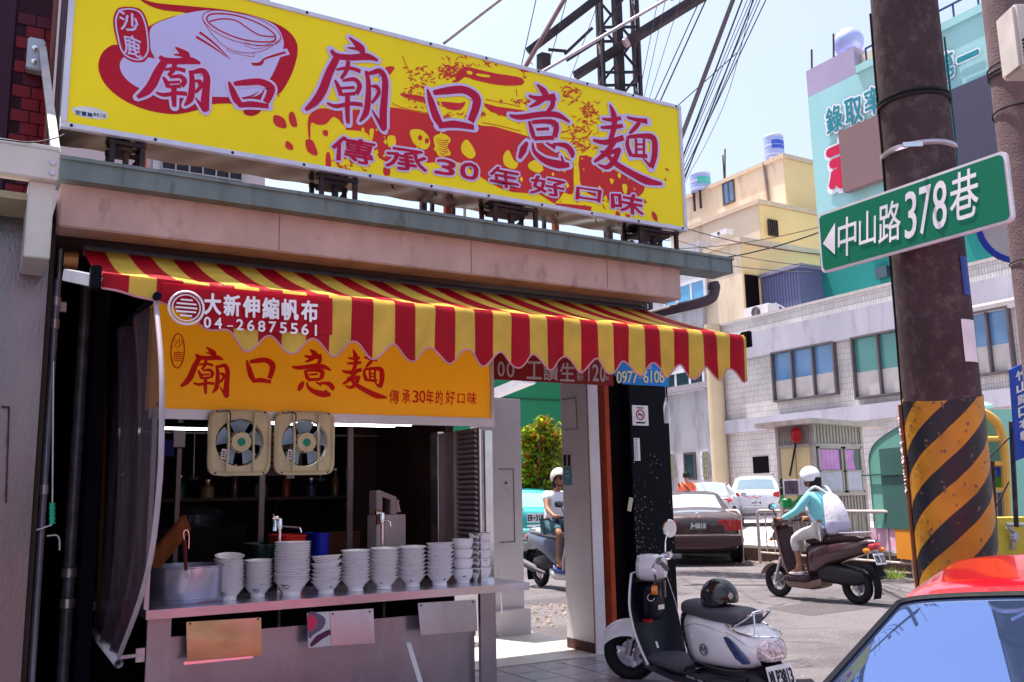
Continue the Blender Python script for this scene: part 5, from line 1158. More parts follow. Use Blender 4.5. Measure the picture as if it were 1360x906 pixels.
# yellow-cream downpipe column at the corner
mb = MB(); q = PX(953, 560, XT-.35); mb.tube([(q.x, q.y, 0), (q.x, q.y, PX(950, 436, q.x).z+.2)], .38, 14); single(mb, 'cream_column', mat('cream_column', (.50, .40, .27), .7, 0, .06, 1), 'thick cream pipe column at the far corner of the tiled building', 'column', smooth=True)
# purple grey building further along
XPb = 31.0
pb2 = thing('lavender_building', 'lavender grey building with white windows behind the awning end', 'building', (35, 40, 0))
PW = mat('lavender_wall', (.44, .42, .47), .8, 0, .1, .5, col2=(.22, .20, .23), c2scale=.6, c2amt=.7, stretch=(1, 1.5, .4))
y0 = PX(948, 560, XPb).y
yu = PX(932, 400, XPb).y
mb = MB(); mb.bb((XPb, yu, 0), (XPb+2, 52, PX(931, 318, XPb).z)); mb.build('wall', PW, pb2)
mb = MB(); mb.bb((XPb, y0, 0), (XPb+.25, yu, PX(900, 512, XPb).z)); mb.build('wall', PW, pb2)
mb = MB(); zl = PX(900, 514, XPb).z; mb.bb((XPb-.3, y0, zl-.3), (XPb-.01, 52, zl)); mb.build('ledge', mat('ledge_grey', (.32, .28, .33), .8), pb2)
WF = mat('white_frame', (.62, .62, .70), .4); WSK = mat('pane_sky', (.10, .34, .62), .1, 0, .1, spec=.8)
window(pb2, XPb, wr(XPb, 882, 385, 940, 412-6), 3, WSK, 0, .1, WF, .14, False)
window(pb2, XPb, wr(XPb, 880, 497, 938, 520-3), 3, GLASSD, .3, .1, WF, .14, False)
for q, (xa_, xb_) in enumerate(((888, 897), (909, 926), (932, 943))):
    window(pb2, XPb, wr(XPb, xa_, 603-q*1.5, xb_, 638-q*.8), 1, GLASSD, .3, .1, WF if q != 1 else FRM, .1, False)
    if q != 1:
        mb = MB(); r = wr(XPb-.15, xa_, 603-q*1.5, xb_, 638)
        for k in range(3): yy = r[2]+(r[0]-r[2])*(k+1)/4; mb.bb((XPb-.2, yy-.03, r[3]), (XPb-.15, yy+.03, r[1]))
        for k in range(3): z = r[3]+(r[1]-r[3])*(k+.5)/3; mb.bb((XPb-.21, r[2], z-.03), (XPb-.14, r[0], z+.03))
        mb.build('window_grille', mat('grille_gold', (.35, .33, .22), .5, .4), pb2)
# yellow building
yb_ = thing('cream_building', 'tall cream yellow building with water tanks and stepped blocks', 'building', (42, 38, 0))
CW = mat('cream_wall', (.70, .57, .44), .8, 0, .08, .3, col2=(.36, .27, .20), c2scale=.5, c2amt=.6, c2lo=.52, stretch=(1, 1.5, .35)); CY = mat('yellow_wall', (.80, .56, .29), .8, 0, .06, .3)
def block(X, px_c, py_c, px_l, Xr, parent, bot=0, top_extra=0):
    c = PX(px_c, py_c, X); yl = PX(px_l, 300, X).y
    mb = MB(); mb.bb((X, c.y, bot), (Xr, yl, c.z)); mb.build('wall', CW, parent)
    mb = MB(); mb.bb((X+.02, c.y-.04, bot), (Xr, c.y-.005, c.z-.02)); mb.build('end_wall', CY, parent)
    mb = MB(); mb.bb((X-.15, c.y-.15, c.z), (Xr, yl, c.z+.25)); mb.build('coping', mat('coping_cream', (.60, .46, .36), .8), parent)
    return c
c1 = block(40, 1040, 210, 890, 60, yb_)
c2_ = block(37, 1007, 271, 890, 46, yb_)
c3 = block(31.3, 983, 322, 930, 40, yb_)
window(yb_, 40, wr(40, 960, 244, 977, 268), 2, WBL, 0, .1, FRM, .1, False)
r = PY(1018, 292, c2_.y); r2 = PY(1030, 315, c2_.y)
mb = MB(); mb.bb((r.x, c2_.y-.12, r2.z), (r2.x, c2_.y-.05, r.z)); mb.build('window', GLASSD, yb_)
mb = MB()
for k in range(5): x = r.x+(r2.x-r.x)*k/4; mb.bb((x-.04, c2_.y-.22, r2.z), (x+.04, c2_.y-.14, r.z))
mb.build('window_grille', RUST, yb_)
mb = MB(); r = PY(1072, 347, c2_.y); mb.bb((r.x, c2_.y-.12, r.z-.6), (r.x+1.2, c2_.y-.05, r.z)); mb.build('vent_opening', DARK, yb_)
mb = MB(); r = PY(988, 373, c3.y); r2 = PY(1006, 400, c3.y); mb.bb((r.x, c3.y-.15, r2.z-1), (r2.x, c3.y-.05, r.z+.3)); mb.build('doorway', DARK, yb_)
mb = MB(); 
for px_, t0, t1 in ((1014, 217, 268), ): 
    a = PX(px_, t0, 39.9); mb.tube([a, PX(px_+7, t1, 39.9)], .08, 6)
a = PX(972, 205, 39.9); 
mb.build('rain_pipe', mat('pipe_brown', (.25, .18, .16), .6), yb_)
mb = MB(); q = PX(962, 238, 40); mb.tube([q, q+Vector((0, 0, 1.6))], .05, 5); 
q = PD(955, 240, 58); mb.tube([PD(963, 240, 58), PD(963, 198, 58)], .05, 5); single(mb, 'aerial', RUST, 'thin aerial rod on the roof of the cream building', 'aerial')
def tank(px, py0, py1, wpx, D, col, lab, band=None):
    b = PD(px, py0, D); t = PD(px, py1, D); r = wpx/2*D/F; h = (t-b).length
    th = thing('water_tank', lab, 'water tank', b, group='rooftop water tanks')
    mb = MB(); mb.lathe([(0, 0), (r, 0), (r, h*.92), (r*.9, h*.96), (r*.3, h), (0, h)], b, 'Z', 24); mb.build('drum', col, th, smooth=True)
    mb = MB()
    for q in (.12, .5, .88): mb.lathe([(r*1.0, h*q-.06), (r*1.03, h*q), (r, h*q+.06)], b, 'Z', 24)
    mb.build('hoop', STEEL_B, th, smooth=True)
    mb = MB(); 
    for a in range(4): mb.bar(b+Vector((r*.7*math.cos(a*1.57+.7), r*.7*math.sin(a*1.57+.7), -1.2)), b+Vector((r*.7*math.cos(a*1.57+.7), r*.7*math.sin(a*1.57+.7), 0)), .12)
    mb.build('stand', RUST, th)
    if band:
        mb = MB(); n_ = 12
        mb.grid(lambda u, v: b+Vector((r*1.02*math.cos(-2.6+1.6*u), r*1.02*math.sin(-2.6+1.6*u), h*(.34+.34*v))), 10, 1); mb.build('printed_band', band, th)
TK = mat('tank_steel', (.36, .42, .72), .35, .3, .05)
tank(1029, 212, 178, 26, 58, TK, 'steel water tank on the highest roof of the cream building', mat('tank_blue', (.05, .10, .55), .4))
tank(931, 256, 229, 27, 60, TK, 'steel water tank with green print at the left roof end', mat('tank_green', (.06, .45, .40), .4))
# blue corrugated shed and air conditioner on the tiled building's roof
zr = zt
sh = thing('roof_shed', 'blue grey corrugated shed standing on the tiled building roof', 'shed', (34, 27, zr))
XS = 32.5; c = PX(1062, 355, XS); yl = PX(1003, 380, XS).y; zs = c.z; BLU = mat('shed_blue', (.12, .13, .26), .6, 0, .1, .5)
mb = MB(); mb.bb((XS, c.y, zr), (XS+3, yl, zs)); mb.build('wall', BLU, sh)
n_ = 16
for k in range(n_):
    y = c.y+.1+(yl-c.y-.2)*k/(n_-1); mb = MB(); mb.bb((XS-.05, y-.07, zr), (XS-.002, y+.07, zs-.05)); mb.build('rib', BLU, sh)
mb = MB(); mb.bb((XS-.2, c.y-.2, zs), (XS+3.1, yl+.1, zs+.15)); mb.build('roof', mat('shed_roof', (.22, .22, .33), .6), sh)
ac = thing('air_conditioner', 'white air conditioner outdoor unit on the tiled building roof edge', 'air conditioner', (31, 28, zr))
a = PX(989, 431, 30.6); b2 = PX(1020, 402, 30.6); mb = MB(); mb.bb((30.6, b2.y, zr+.1), (31.3, a.y, b2.z)); mb.build('case', WHITEP, ac, bevel=.03)
cy_, cz_ = (a.y+b2.y)/2, (zr+.1+b2.z)/2; rr_ = (b2.z-zr)*.36
mb = MB(); 
for q in (1, .72, .45): mb.tube([(30.57, cy_+rr_*q*math.cos(t*.35), cz_+rr_*q*math.sin(t*.35)) for t in range(18)], .02, 4, closed=True)
mb.build('fan_guard', GREY_PL, ac); mb = MB(); mb.lathe([(0, 0), (rr_, 0), (rr_, .02), (0, .02)], (30.578, cy_, cz_), 'X', 20); mb.build('fan_recess', mat('recess_grey', (.22, .2, .2), .6), ac)
mb = MB(); mb.tube([(31.0, b2.y-.02, zr), (31.0, b2.y-1.2, zr), (31.0, b2.y-.05, b2.z), ], .035, 5); mb.build('bracket', STEEL, ac)
ac2 = thing('air_conditioner', 'small white air conditioner on the middle block of the cream building', 'air conditioner', PX(960, 312, 34.3))
a = PX(950, 318, 34.3); b2 = PX(970, 304, 34.3); mb = MB(); mb.bb((34.0, b2.y, a.z), (34.48, a.y, b2.z)); mb.build('case', WHITEP, ac2)
mb = MB(); mb.lathe([(0, 0), ((b2.z-a.z)*.35, 0), ((b2.z-a.z)*.35, .02)], (33.97, (a.y+b2.y)/2, (a.z+b2.z)/2), 'X', 16); mb.build('fan_recess', GREY_PL, ac2)
# teal advert building
XQ = 34.0
tb_ = thing('advert_building', 'tall building painted pale teal with big Chinese advert characters', 'building', (40, 20, 0))
TE = mat('teal_paint', (.30, .55, .58), .7, 0, .08, .25, col2=(.36, .50, .42), c2scale=.35, c2amt=.5, stretch=(1, 2, .4)); TE2 = mat('teal_dark_paint', (.015, .20, .19), .7, 0, .06)
c = PX(1073, 130, XQ); y0 = 12.0
mb = MB(); mb.bb((XQ, y0, 0), (XQ+12, c.y, c.z)); mb.build('wall', TE, tb_)
zl = PX(1085, 305+40, XQ).z
mb = MB(); mb.bb((XQ-.04, y0, 4), (XQ-.005, c.y, PX(1100, 335, XQ).z)); mb.build('lower_wall', TE2, tb_)
mb = MB(); p = PX(1133, 62, XQ); mb.bb((XQ+.01, p.y, c.z), (XQ+5, c.y, PX(1070, 95, XQ).z)); mb.build('roof_block', mat('lavender_block', (.36, .30, .45), .8, 0, .1, .4), tb_)
mb = MB(); mb.bb((XQ+.5, p.y-3.5, c.z), (XQ+4.9, p.y-.01, PX(1070, 95, XQ).z-.3)); mb.build('roof_block', CW, tb_)
mb = MB(); mb.bb((XQ-.1, y0, c.z+.0), (XQ+.3, p.y-.1, c.z+.35)); mb.build('parapet', TE, tb_)
mb = MB(); a = PX(1180, 80, XQ+1)
for k in range(10): y = p.y-.5-k*1.1; mb.bar((XQ+.2, y, c.z+.3), (XQ+.2, y, c.z+1.1), .06)
mb.bar((XQ+.2, p.y-.5, c.z+1.1), (XQ+.2, p.y-11, c.z+1.1), .07); mb.build('roof_rail', mat('rail_navy', (.02, .03, .12), .5), tb_)
def wtext(mb, ch, x0, y0, x1, y1, X, off, dx=0., k=0, r=0.):
    # (x0,y0) top-left, (x1,y1) bottom-right on a wall facing -X
    a = PX(x0, y0, X-dx); b = PX(x1, y1, X-dx); Q = [Vector((X-dx, a.y, b.z)), Vector((X-dx, b.y, b.z)), Vector((X-dx, b.y, a.z)), Vector((X-dx, a.y, a.z))]
    if r:
        for j in range(12): put_text(mb, ch, [q+Vector((-(k*12+j)*1e-5, r*math.cos(j*.524), r*math.sin(j*.524))) for q in Q], off)
    else: put_text(mb, ch, Q, off)
chars = [('錄', 1096, 146, 1119, 171), ('取', 1121, 135, 1146, 160), ('率', 1147, 121, 1172, 146), ('第', 1243, 76, 1268, 101), ('一', 1270, 62, 1301, 88)]
mo_ = MB(); mt_ = MB()
for k, (ch, a, b, c_, d) in enumerate(chars): wtext(mo_, ch, a, b, c_, d, XQ, .0, .06, k, .11); wtext(mt_, ch, a, b, c_, d, XQ, .018, .10)
mo_.build('lettering_outline', mat('advert_white', (.70, .72, .82), .6), tb_); mt_.build('lettering', mat('advert_teal', (.012, .20, .26), .6), tb_)
mo_ = MB(); mt_ = MB(); wtext(mo_, '志', 1099, 192, 1146, 240, XQ, .02, .06, 9, .2); wtext(mt_, '志', 1099, 192, 1146, 236, XQ, .06, .10)
mo_.build('lettering_outline', MC['advert_white'], tb_); mt_.build('lettering', mat('advert_red', (.52, .01, .06), .6), tb_)
def wpoly(X, pts, m, name, parent, dx=.1, th=.08):
    mb = MB(); mb.poly([PX(x, y, X-dx) for x, y in pts], (th, 0, 0)); return mb.build(name, m, parent)
a = PX(1123, 178, XQ); b2 = PX(1188, 236, XQ)
mb = MB(); mb.bb((XQ-.5, b2.y, PX(1127, 259, XQ).z), (XQ-.15, a.y, a.z)); mb.build('brown_panel', mat('panel_mauve', (.20, .12, .13), .6, 0, .05, .4), tb_)
a = PX(1255, 148, XQ); mb = MB(); mb.bb((XQ-.5, 14.5, PX(1262, 228, XQ).z-1.5), (XQ-.15, a.y, PX(1255, 130, XQ).z)); mb.build('dark_panel', mat('panel_navy', (.055, .05, .09), .6, 0, .1, .4), tb_)
mb = MB(); a = PX(1215, 146, XQ); mb.bb((XQ-.12, 14, a.z+.15-1.0), (XQ-.06, a.y-.1, a.z-.6)); 
mb = MB(); r = wr(XQ, 1168, 357, 1184, 368); mb.bb((XQ-.3, r[2], r[3]), (XQ-.06, r[0], r[1])); mb.build('window', GLASSD, tb_)
mb = MB(); q = PX(1127, 58, XQ+1.0); zz_ = PX(1070, 95, XQ).z
mb = MB(); rs_ = 19*(PX(1127, 58, XQ+1.5)-O).length/F*.92; mb.lathe([(rs_*math.sin(t*math.pi/12), -rs_*math.cos(t*math.pi/12)) for t in range(13)], PX(1127, 57, XQ+1.5), 'Z', 24)
st_ = thing('round_water_tank', 'round steel water tank on the lavender block of the advert building', 'water tank', PX(1127, 76, XQ+1.5)); mb.build('sphere', TK, st_, smooth=True)
mb = MB()
for a in range(4): q = PX(1127, 57, XQ+1.5); mb.bar(Vector((q.x+rs_*.6*math.cos(a*1.57+.7), q.y+rs_*.6*math.sin(a*1.57+.7), zz_)), Vector((q.x+rs_*.6*math.cos(a*1.57+.7), q.y+rs_*.6*math.sin(a*1.57+.7), q.z-rs_*.6)), .12)
mb.build('stand', STEEL, st_)
for (px, y0_, y1_, lab) in ((1107, 45, 80, 'thin rod beside the round water tank'), (1078, 66, 95, 'thin rod at the corner of the lavender block')):
    mb = MB(); q = PX(px, y1_, XQ+.5); mb.tube([(q.x, q.y, zz_-.05), PX(px, y0_, XQ+.5)], .05, 5); single(mb, 'aerial', RUST, lab, 'aerial')

# ---------------------------------------------------------------- lattice mast, struts and wires
DM = 20.0
ms_ = thing('lattice_mast', 'dark steel lattice utility mast rising behind the billboard', 'mast', (PD(836, 600, DM).x, PD(836, 600, DM).y, 0))
MST = mat('mast_iron', (.030, .022, .032), .6, .4, .3, 4, col2=(.10, .05, .05), c2scale=3)
top = [PD(794, -40, DM), PD(840, -40, DM), PD(817, -40, DM+.9), PD(812, -40, DM+.9)]
def down(px0, py0, px1, py1, D):   # a line through two picture points, carried to the ground
    a = PD(px0, py0, D); b = PD(px1, py1, D); t = a.z/(a.z-b.z); p = a+(b-a)*t; p.z = 0; return p
l0, l1 = PD(793.5, -20, DM), PD(800, 120, DM); r0, r1 = PD(839.5, -20, DM), PD(847.5, 125, DM)
ax = (l1+r1)/2; dirn = (r1-l1); dirn.z = 0; dirn.normalize(); back = Vector((-dirn.y, dirn.x, 0))
cxm, cym = ax.x, ax.y; wlo = (r1-l1).length/2
zs_ = [q*1.05 for q in range(0, 18)]
leg = lambda s, t, z: Vector((cxm, cym, 0))+dirn*s*wlo*(1.0)+back*t*wlo*.8+Vector((0, 0, z))
for s, t in ((-1, -1), (1, -1), (-1, 1), (1, 1)):
    mb = MB(); mb.bar(leg(s, t, 0), leg(s, t, 17), .07, .07); mb.build('leg', MST, ms_)
mb = MB(); mb.bar(Vector((cxm, cym, 0)), Vector((cxm, cym, 17)), .17, .17); mb.build('core_pole', MST, ms_)
for k in range(len(zs_)-1):
    if zs_[k] < 3: continue
    for (s, t), (s2, t2) in (((-1, -1), (1, -1)), ((1, -1), (1, 1)), ((1, 1), (-1, 1)), ((-1, 1), (-1, -1))):
        mb = MB(); mb.bar(leg(s, t, zs_[k]), leg(s2, t2, zs_[k]), .05, .05)
        (mb.bar(leg(s, t, zs_[k]), leg(s2, t2, zs_[k+1]), .045, .045) if k % 2 else mb.bar(leg(s2, t2, zs_[k]), leg(s, t, zs_[k+1]), .045, .045)); mb.build('brace', MST, ms_)
for (a, b, w_, D0, D1, m, nm) in (((701, 69), (800, -7), 8, DM-1, DM-1, MST, 'cross_arm'), ((764, 101), (838, 54), 9.5, DM+.5, DM-.3, MST, 'cross_arm'), ((836, 54), (960, -22), 11, DM-.3, DM-1, MST, 'cross_arm'), ((722, 72), (722, 92), 13, DM-1, DM-1, MST, 'cross_arm'),
                                   ((728, 66), (752, 68), 3, DM-1, DM-1, MST, 'cross_arm'), ((750, 72), (787, 37), 3, DM-1, DM-1, MST, 'cross_arm'), ((752, 80), (800, 50), 4, DM-.5, DM-.5, MST, 'cross_arm'), ((892, 0), (896, -20), 4, DM, DM, MST, 'cross_arm')):
    mb = MB(); mb.bar(PD(*a, D0), PD(*b, D1), w_*DM/F, w_*DM/F); mb.build(nm, m, ms_)
mb = MB(); mb.tube([PD(829, 58, DM-.5), PD(834, 55, DM-.5)], 6.5*DM/F, 10); mb.build('insulator', mat('ceramic_pink', (.5, .36, .36), .4), ms_, smooth=True)
mb = MB(); mb.tube([PD(697, 90, 12), PD(755, -10, 12)], 3.2*12/F, 8); single(mb, 'wooden_strut', mat('strut_brown', (.22, .13, .14), .7, 0, .2, 8), 'reddish brown strut slanting up behind the billboard top', 'strut', smooth=True)
mb = MB(); mb.tube([PY(719, 96, 6.25), PD(890, -4, 7.6)], 2.7*6.6/F, 8); single(mb, 'steel_strut', mat('strut_lav', (.44, .42, .52), .4, .5), 'pale round steel strut crossing in front of the mast', 'strut', smooth=True)
mb = MB(); mb.tube([PY(589, 58, 6.25), PD(668, -3, 7.2)], 2.3*6.4/F, 8); single(mb, 'steel_strut', mat('strut_grey', (.30, .27, .32), .45, .5, .3, 6), 'shorter grey strut rising from the middle of the billboard top', 'strut', smooth=True)
# lower ends of the three struts: they come down to the roof behind the sign
CABL = mat('cable_black', (.010, .010, .018), .6)
def wire(a, b, D0, D1, wpx, lab, m=CABL, sag=0.):
    A, B = PD(*a, D0), PD(*b, D1); n_ = 12; mb = MB()
    mb.tube([A.lerp(B, k/n_)-Vector((0, 0, sag*4*(k/n_)*(1-k/n_))) for k in range(n_+1)], [max(.002, wpx/2*((D0+(D1-D0)*k/n_))/F) for k in range(n_+1)], 5)
    return single(mb, 'overhead_cable', m, lab, 'cable', 'overhead cables above the street', smooth=True)
wire((976, -6), (893, 215), 12, 26, 6.5, 'thickest brown overhead cable of the bundle right of the billboard', mat('cable_brown', (.10, .07, .09), .6))
W = [(1020, -6, 905, 232, 1.6), (1012, -6, 903, 245, 1.4), (1003, -6, 901, 255, 2.2), (995, -6, 903, 215, 1.1), (988, -6, 907, 205, 2.4), (1000, -6, 890, 250, 1.1), (1008, -6, 905, 225, 1.0)]
for q, (a, b, c_, d, w_) in enumerate(W):
    f = (400-b)/(d-b); wire((a, b), (a+(c_-a)*f*.96, 390), 12+q*.7, 34, w_, 'black overhead cable %s from the right in the bundle beside the billboard' % ORD[q])
wire((940, -5), (870, 150), 14, 22, 2.0, 'double black cable passing just above the billboard corner')
wire((932, -5), (862, 150), 14, 22, 1.5, 'thinner black cable left of the double one above the billboard corner')
wire((979, 70), (895, 145), 14, 22, 1.4, 'single cable branching left off the bundle')
for q, (a, b, c_, d, w_, lab) in enumerate(((713, -5, 692, 90, 1.4, 'thin cable leftmost above the billboard'), (754, -5, 728, 90, 1.2, 'thin cable just left of the dark cross arm'), (793, 8, 755, 110, 1.0, 'thin cable between cross arm and mast'), (875, -5, 848, 130, 1.0, 'thin cable right beside the mast'), (885, -5, 855, 132, .9, 'second thin cable right of the mast'), (905, -5, 862, 132, .9, 'third thin cable right of the mast'))):
    wire((a, b), (c_, d), 16, 24, w_, lab, mat('cable_grey', (.06, .06, .08), .6))
for q, (a, b, c_, d, w_) in enumerate(((900, 300, 1095, 338, 1.3), (895, 318, 1095, 355, 1.1), (930, 346, 1095, 306, 2.0), (890, 336, 1080, 362, 1.3), (900, 330, 1095, 300, 1.1))):
    wire((a, b), (c_, d), 24+q, 22-q*.5, w_, '%s cable from the top crossing the cream building' % ORD[q], CABL, .12)
mb = MB(); mb.tube(smooth_loop([PD(1000, -4, 11), PD(985, 60, 11.5), PD(965, 130, 12), PD(938, 190, 12.6), PD(915, 232, 13), PD(880, 300, 14)], 5, False), .004, 4); single(mb, 'thin_wire', CABL, 'hair-thin loose wire hanging right of the cable bundle', 'wire')
mb = MB(); mb.tube(smooth_loop([PY(-5, 184, 5.4), PY(40, 189, 5.5), PY(72, 184, 5.7), PY(90, 176, 5.9)], 4, False), .0045, 5); single(mb, 'wall_cable', CABL, 'black cable sagging above the cream canopy at the left edge', 'cable')
# pipes left of the billboard
for q, (px, px2, m, lab) in enumerate(((68, 62, mat('wall_pipe_rust', (.16, .06, .05), .6, 0, .2, 6), 'rust brown pipe left of the billboard'), (79, 73, mat('wall_pipe_dark', (.08, .05, .07), .6), 'dark pipe touching the billboard left edge'))):
    mb = MB(); a = PY(px, 5, 6.8); b = PY(px2, 180, 6.8); mb.tube([(b.x, 6.8, 3.4), (b.x, 6.8, 5.6)], .018, 8); single(mb, 'wall_pipe', m, lab, 'pipe', smooth=True)
# clutter on the roof under the billboard
for px, w_, m, z1v, lab in ((560, .05, RUST, .22, 'dark rusty post on the roof under the middle of the billboard'), (572, .03, RUST, .26, 'thin post beside the dark rusty post on the roof'), (592, .05, mat('red_post', (.22, .03, .03), .6), .25, 'dark red post on the roof left of a grey stub'), (600, .03, RUST, .25, 'thin rusty post on the roof right of the dark red post'), (615, .02, ALU, .24, 'thin grey rod on the roof'), (735, .05, mat('rust_red', (.3, .07, .04), .7), .2, 'orange rusty post right of the third billboard support'), (720, .03, RUST, .2, 'thin rusty rod leaning by the third billboard support'), (806, .05, RUST, .2, 'stub post left of the last billboard support')):
    q = PY(px, 270, 6.9); mb = MB(); mb.bar((q.x, 6.9, 3.36), (q.x+.02, 6.9, 4.0+z1v), w_); single(mb, 'roof_post', m, lab, 'post', 'posts on the shop roof')
mb = MB(); q = PY(546, 268, 6.9); mb.bar((q.x, 6.85, 4.14), (q.x+.35, 6.85, 4.12), .025); single(mb, 'roof_rod', RUST, 'short horizontal iron rod on the roof post', 'rod')
mb = MB(); a = PY(845, 300, 7.1)
pts = [PY(820+random.random()*70, 296+random.random()*26, 7.0+random.random()*.4) for _ in range(26)]; mb.tube(smooth_loop(pts, 5, False), .005, 4); tag(mb.build('tangled_wire', mat('wire_pale', (.25, .25, .3), .5)), 'tangle of thin wire on the roof below the billboard right end', 'wire')
# ---------------------------------------------------------------- striped concrete pole with the street sign
pc1 = PD(1258, 600, 5.0); pc0 = PD(1200, 0, 5.0); bx_, by_ = pc1.x+.02, pc1.y
PR = 48.5*5/F
pole = thing('utility_pole', 'thick concrete pole with yellow and black stripes carrying the green street sign', 'pole', (pc1.x+(pc1.x-pc0.x)*1.7/2.44, pc1.y+(pc1.y-pc0.y)*1.7/2.44, 0))
pax = (pc0-pc1).normalized(); pb0 = pc1-pax*(pc1.z/pax.z); ROOTM[pole.name] = Matrix.Translation(pb0); pole.location = pb0
CONC = mat('pole_concrete', (.06, .038, .044), .85, 0, .25, 5, .12, 70, col2=(.13, .10, .10), c2scale=18, c2amt=.5)
mb = MB(); mb.tube([pb0, pb0+pax*1.85, pb0+pax*4.8], [PR*1.03, PR, PR*.80], 40); mb.build('shaft', CONC, pole, smooth=True)
sm_ = bpy.data.materials.new('hazard_stripes'); sm_.use_nodes = True; n = sm_.node_tree.nodes; l = sm_.node_tree.links; b_ = n['Principled BSDF']
tc = n.new('ShaderNodeTexCoord'); sx = n.new('ShaderNodeSeparateXYZ'); l.new(tc.outputs['Object'], sx.inputs[0])
ang = mth('ARCTAN2', mth('SUBTRACT', sx.outputs['Y'], mth('MULTIPLY', sx.outputs['Z'], pax.y/pax.z)), mth('SUBTRACT', sx.outputs['X'], mth('MULTIPLY', sx.outputs['Z'], pax.x/pax.z)))
wob = n.new('ShaderNodeTexNoise'); wob.inputs['Scale'].default_value = 4; l.new(tc.outputs['Object'], wob.inputs[0])
ph = mth('ADD', mth('ADD', mth('DIVIDE', sx.outputs['Z'], -.285), mth('MULTIPLY', ang, 4/(2*math.pi))), mth('MULTIPLY', wob.outputs[0], .12))
fr_ = mth('FRACT', mth('ADD', ph, 20.35)); blk = mth('LESS_THAN', fr_, .47)
chip = n.new('ShaderNodeTexNoise'); chip.inputs['Scale'].default_value = 26; chip.inputs['Detail'].default_value = 8; l.new(tc.outputs['Object'], chip.inputs[0])
ch2 = mth('GREATER_THAN', chip.outputs[0], .65)
m1 = n.new('ShaderNodeMix'); m1.data_type = 'RGBA'; m1.inputs[6].default_value = (.48, .21, .010, 1); m1.inputs[7].default_value = (.010, .010, .018, 1); l.new(blk, m1.inputs[0])
m2 = n.new('ShaderNodeMix'); m2.data_type = 'RGBA'; m2.inputs[7].default_value = (.16, .08, .05, 1); l.new(m1.outputs[2], m2.inputs[6]); l.new(ch2, m2.inputs[0])
mr = n.new('ShaderNodeMapRange'); mr.inputs[1].default_value = .3; mr.inputs[2].default_value = .7; mr.inputs[3].default_value = .65; mr.inputs[4].default_value = 1.15; l.new(wob.outputs[0], mr.inputs[0])
m3 = n.new('ShaderNodeMix'); m3.data_type = 'RGBA'; m3.blend_type = 'MULTIPLY'; m3.inputs[0].default_value = 1; l.new(m2.outputs[2], m3.inputs[6]); l.new(mr.outputs[0], m3.inputs[7])
l.new(m3.outputs[2], b_.inputs['Base Color']); b_.inputs['Roughness'].default_value = .5
bpn = n.new('ShaderNodeBump'); bpn.inputs['Strength'].default_value = .4; bpn.inputs['Distance'].default_value = .01; l.new(chip.outputs[0], bpn.inputs['Height']); l.new(bpn.outputs[0], b_.inputs['Normal'])
mb = MB(); zt1 = 1.5+(653-524)*5/F
mb.tube([pb0+pax*.3, pb0+pax*zt1], [PR*1.05, PR*1.02], 48); mb.build('painted_band', sm_, pole, smooth=True)
def ringp(z, r, n_=30, a0=0., a1=6.283): return [pb0+pax*z+Vector((r*math.cos(a0+(a1-a0)*k/n_), r*math.sin(a0+(a1-a0)*k/n_), 0)) for k in range(n_+1)]
def zpx(py, D=4.85): return 1.5+(655-py)*D/F*1.005
rz = lambda z: PR if z < 1.85 else PR*(1-.2*(z-1.85)/2.95)
mb = MB(); z = zpx(190); mb.tube(ringp(z, rz(z)*1.015), .016, 6); mb.build('steel_band', STEEL, pole, smooth=True)
mb = MB(); z = zpx(124); mb.tube(ringp(z, rz(z)*1.02), .012, 6); mb.tube(ringp(z+.02, rz(z)*1.03), .010, 6); mb.build('black_tape', RUBBER, pole, smooth=True)
mb = MB(); pcx = PD(1210, 192, 4.72); mb.box(PD(1212, 192, 4.76), (.012, .10, .025), (0, 0, 1.0)); mb.build('buckle', STEEL_B, pole)
side = ray(1290, 450).normalized()
def onpole(py, ang_deg, off=.004): z = zpx(py); c_ = pb0+pax*z; a = math.radians(ang_deg); return c_+Vector(((rz(z)+off)*math.cos(a), (rz(z)+off)*math.sin(a), 0))
mb = MB()
def curved(a0, a1, p0, p1, off=.006):
    return lambda u, v: onpole(p0+(p1-p0)*v, a0+(a1-a0)*u, off)
mb.grid(curved(-106, -74, 425, 481), 6, 1); mb.build('white_sticker', PAPER, pole)
mb = MB(); mb.grid(curved(-94, -74, 340, 392), 4, 1); mb.build('blue_plate', mat('plate_blue', (.02, .05, .30), .4), pole)
mb = MB(); P = [onpole(py, a, .006) for py, a in ((-10, 132), (60, 130), (120, 134), (180, 138), (240, 134), (300, 130), (420, 130), (560, 130), (700, 130))]; mb.tube(smooth_loop(P, 4, False), .006, 5); mb.build('cable', RUBBER, pole, smooth=True)
mb = MB(); P = [onpole(py, a, .010) for py, a in ((40, -55), (120, -58), (170, -60), (215, -72), (250, -95), (275, -120), (320, -132))]; mb.tube(smooth_loop(P, 4, False), .0055, 5); mb.build('cable', mat('cable_teal', (.04, .14, .13), .5), pole, smooth=True)
mb = MB(); P = [onpole(py, 128, .016) for py in (530, 600, 700, 800, 1000)]; mb.tube(P, .012, 6); mb.build('conduit', mat('conduit_rust', (.20, .07, .03), .7), pole, smooth=True)
mb = MB()
for q in range(70):
    c_ = onpole(random.uniform(548, 650), 130+random.uniform(-4, 8), .025); s = random.uniform(.006, .016); a = random.random()*6
    mb.add([c_+Vector((s*math.cos(a), .004, s*math.sin(a))), c_+Vector((.004, s, .004)), c_+Vector((-s*math.cos(a), 0, -s*math.sin(a)))], [(0, 1, 2)])
mb.build('torn_paper', mat('torn_paper', (.62, .45, .5), .8), pole)

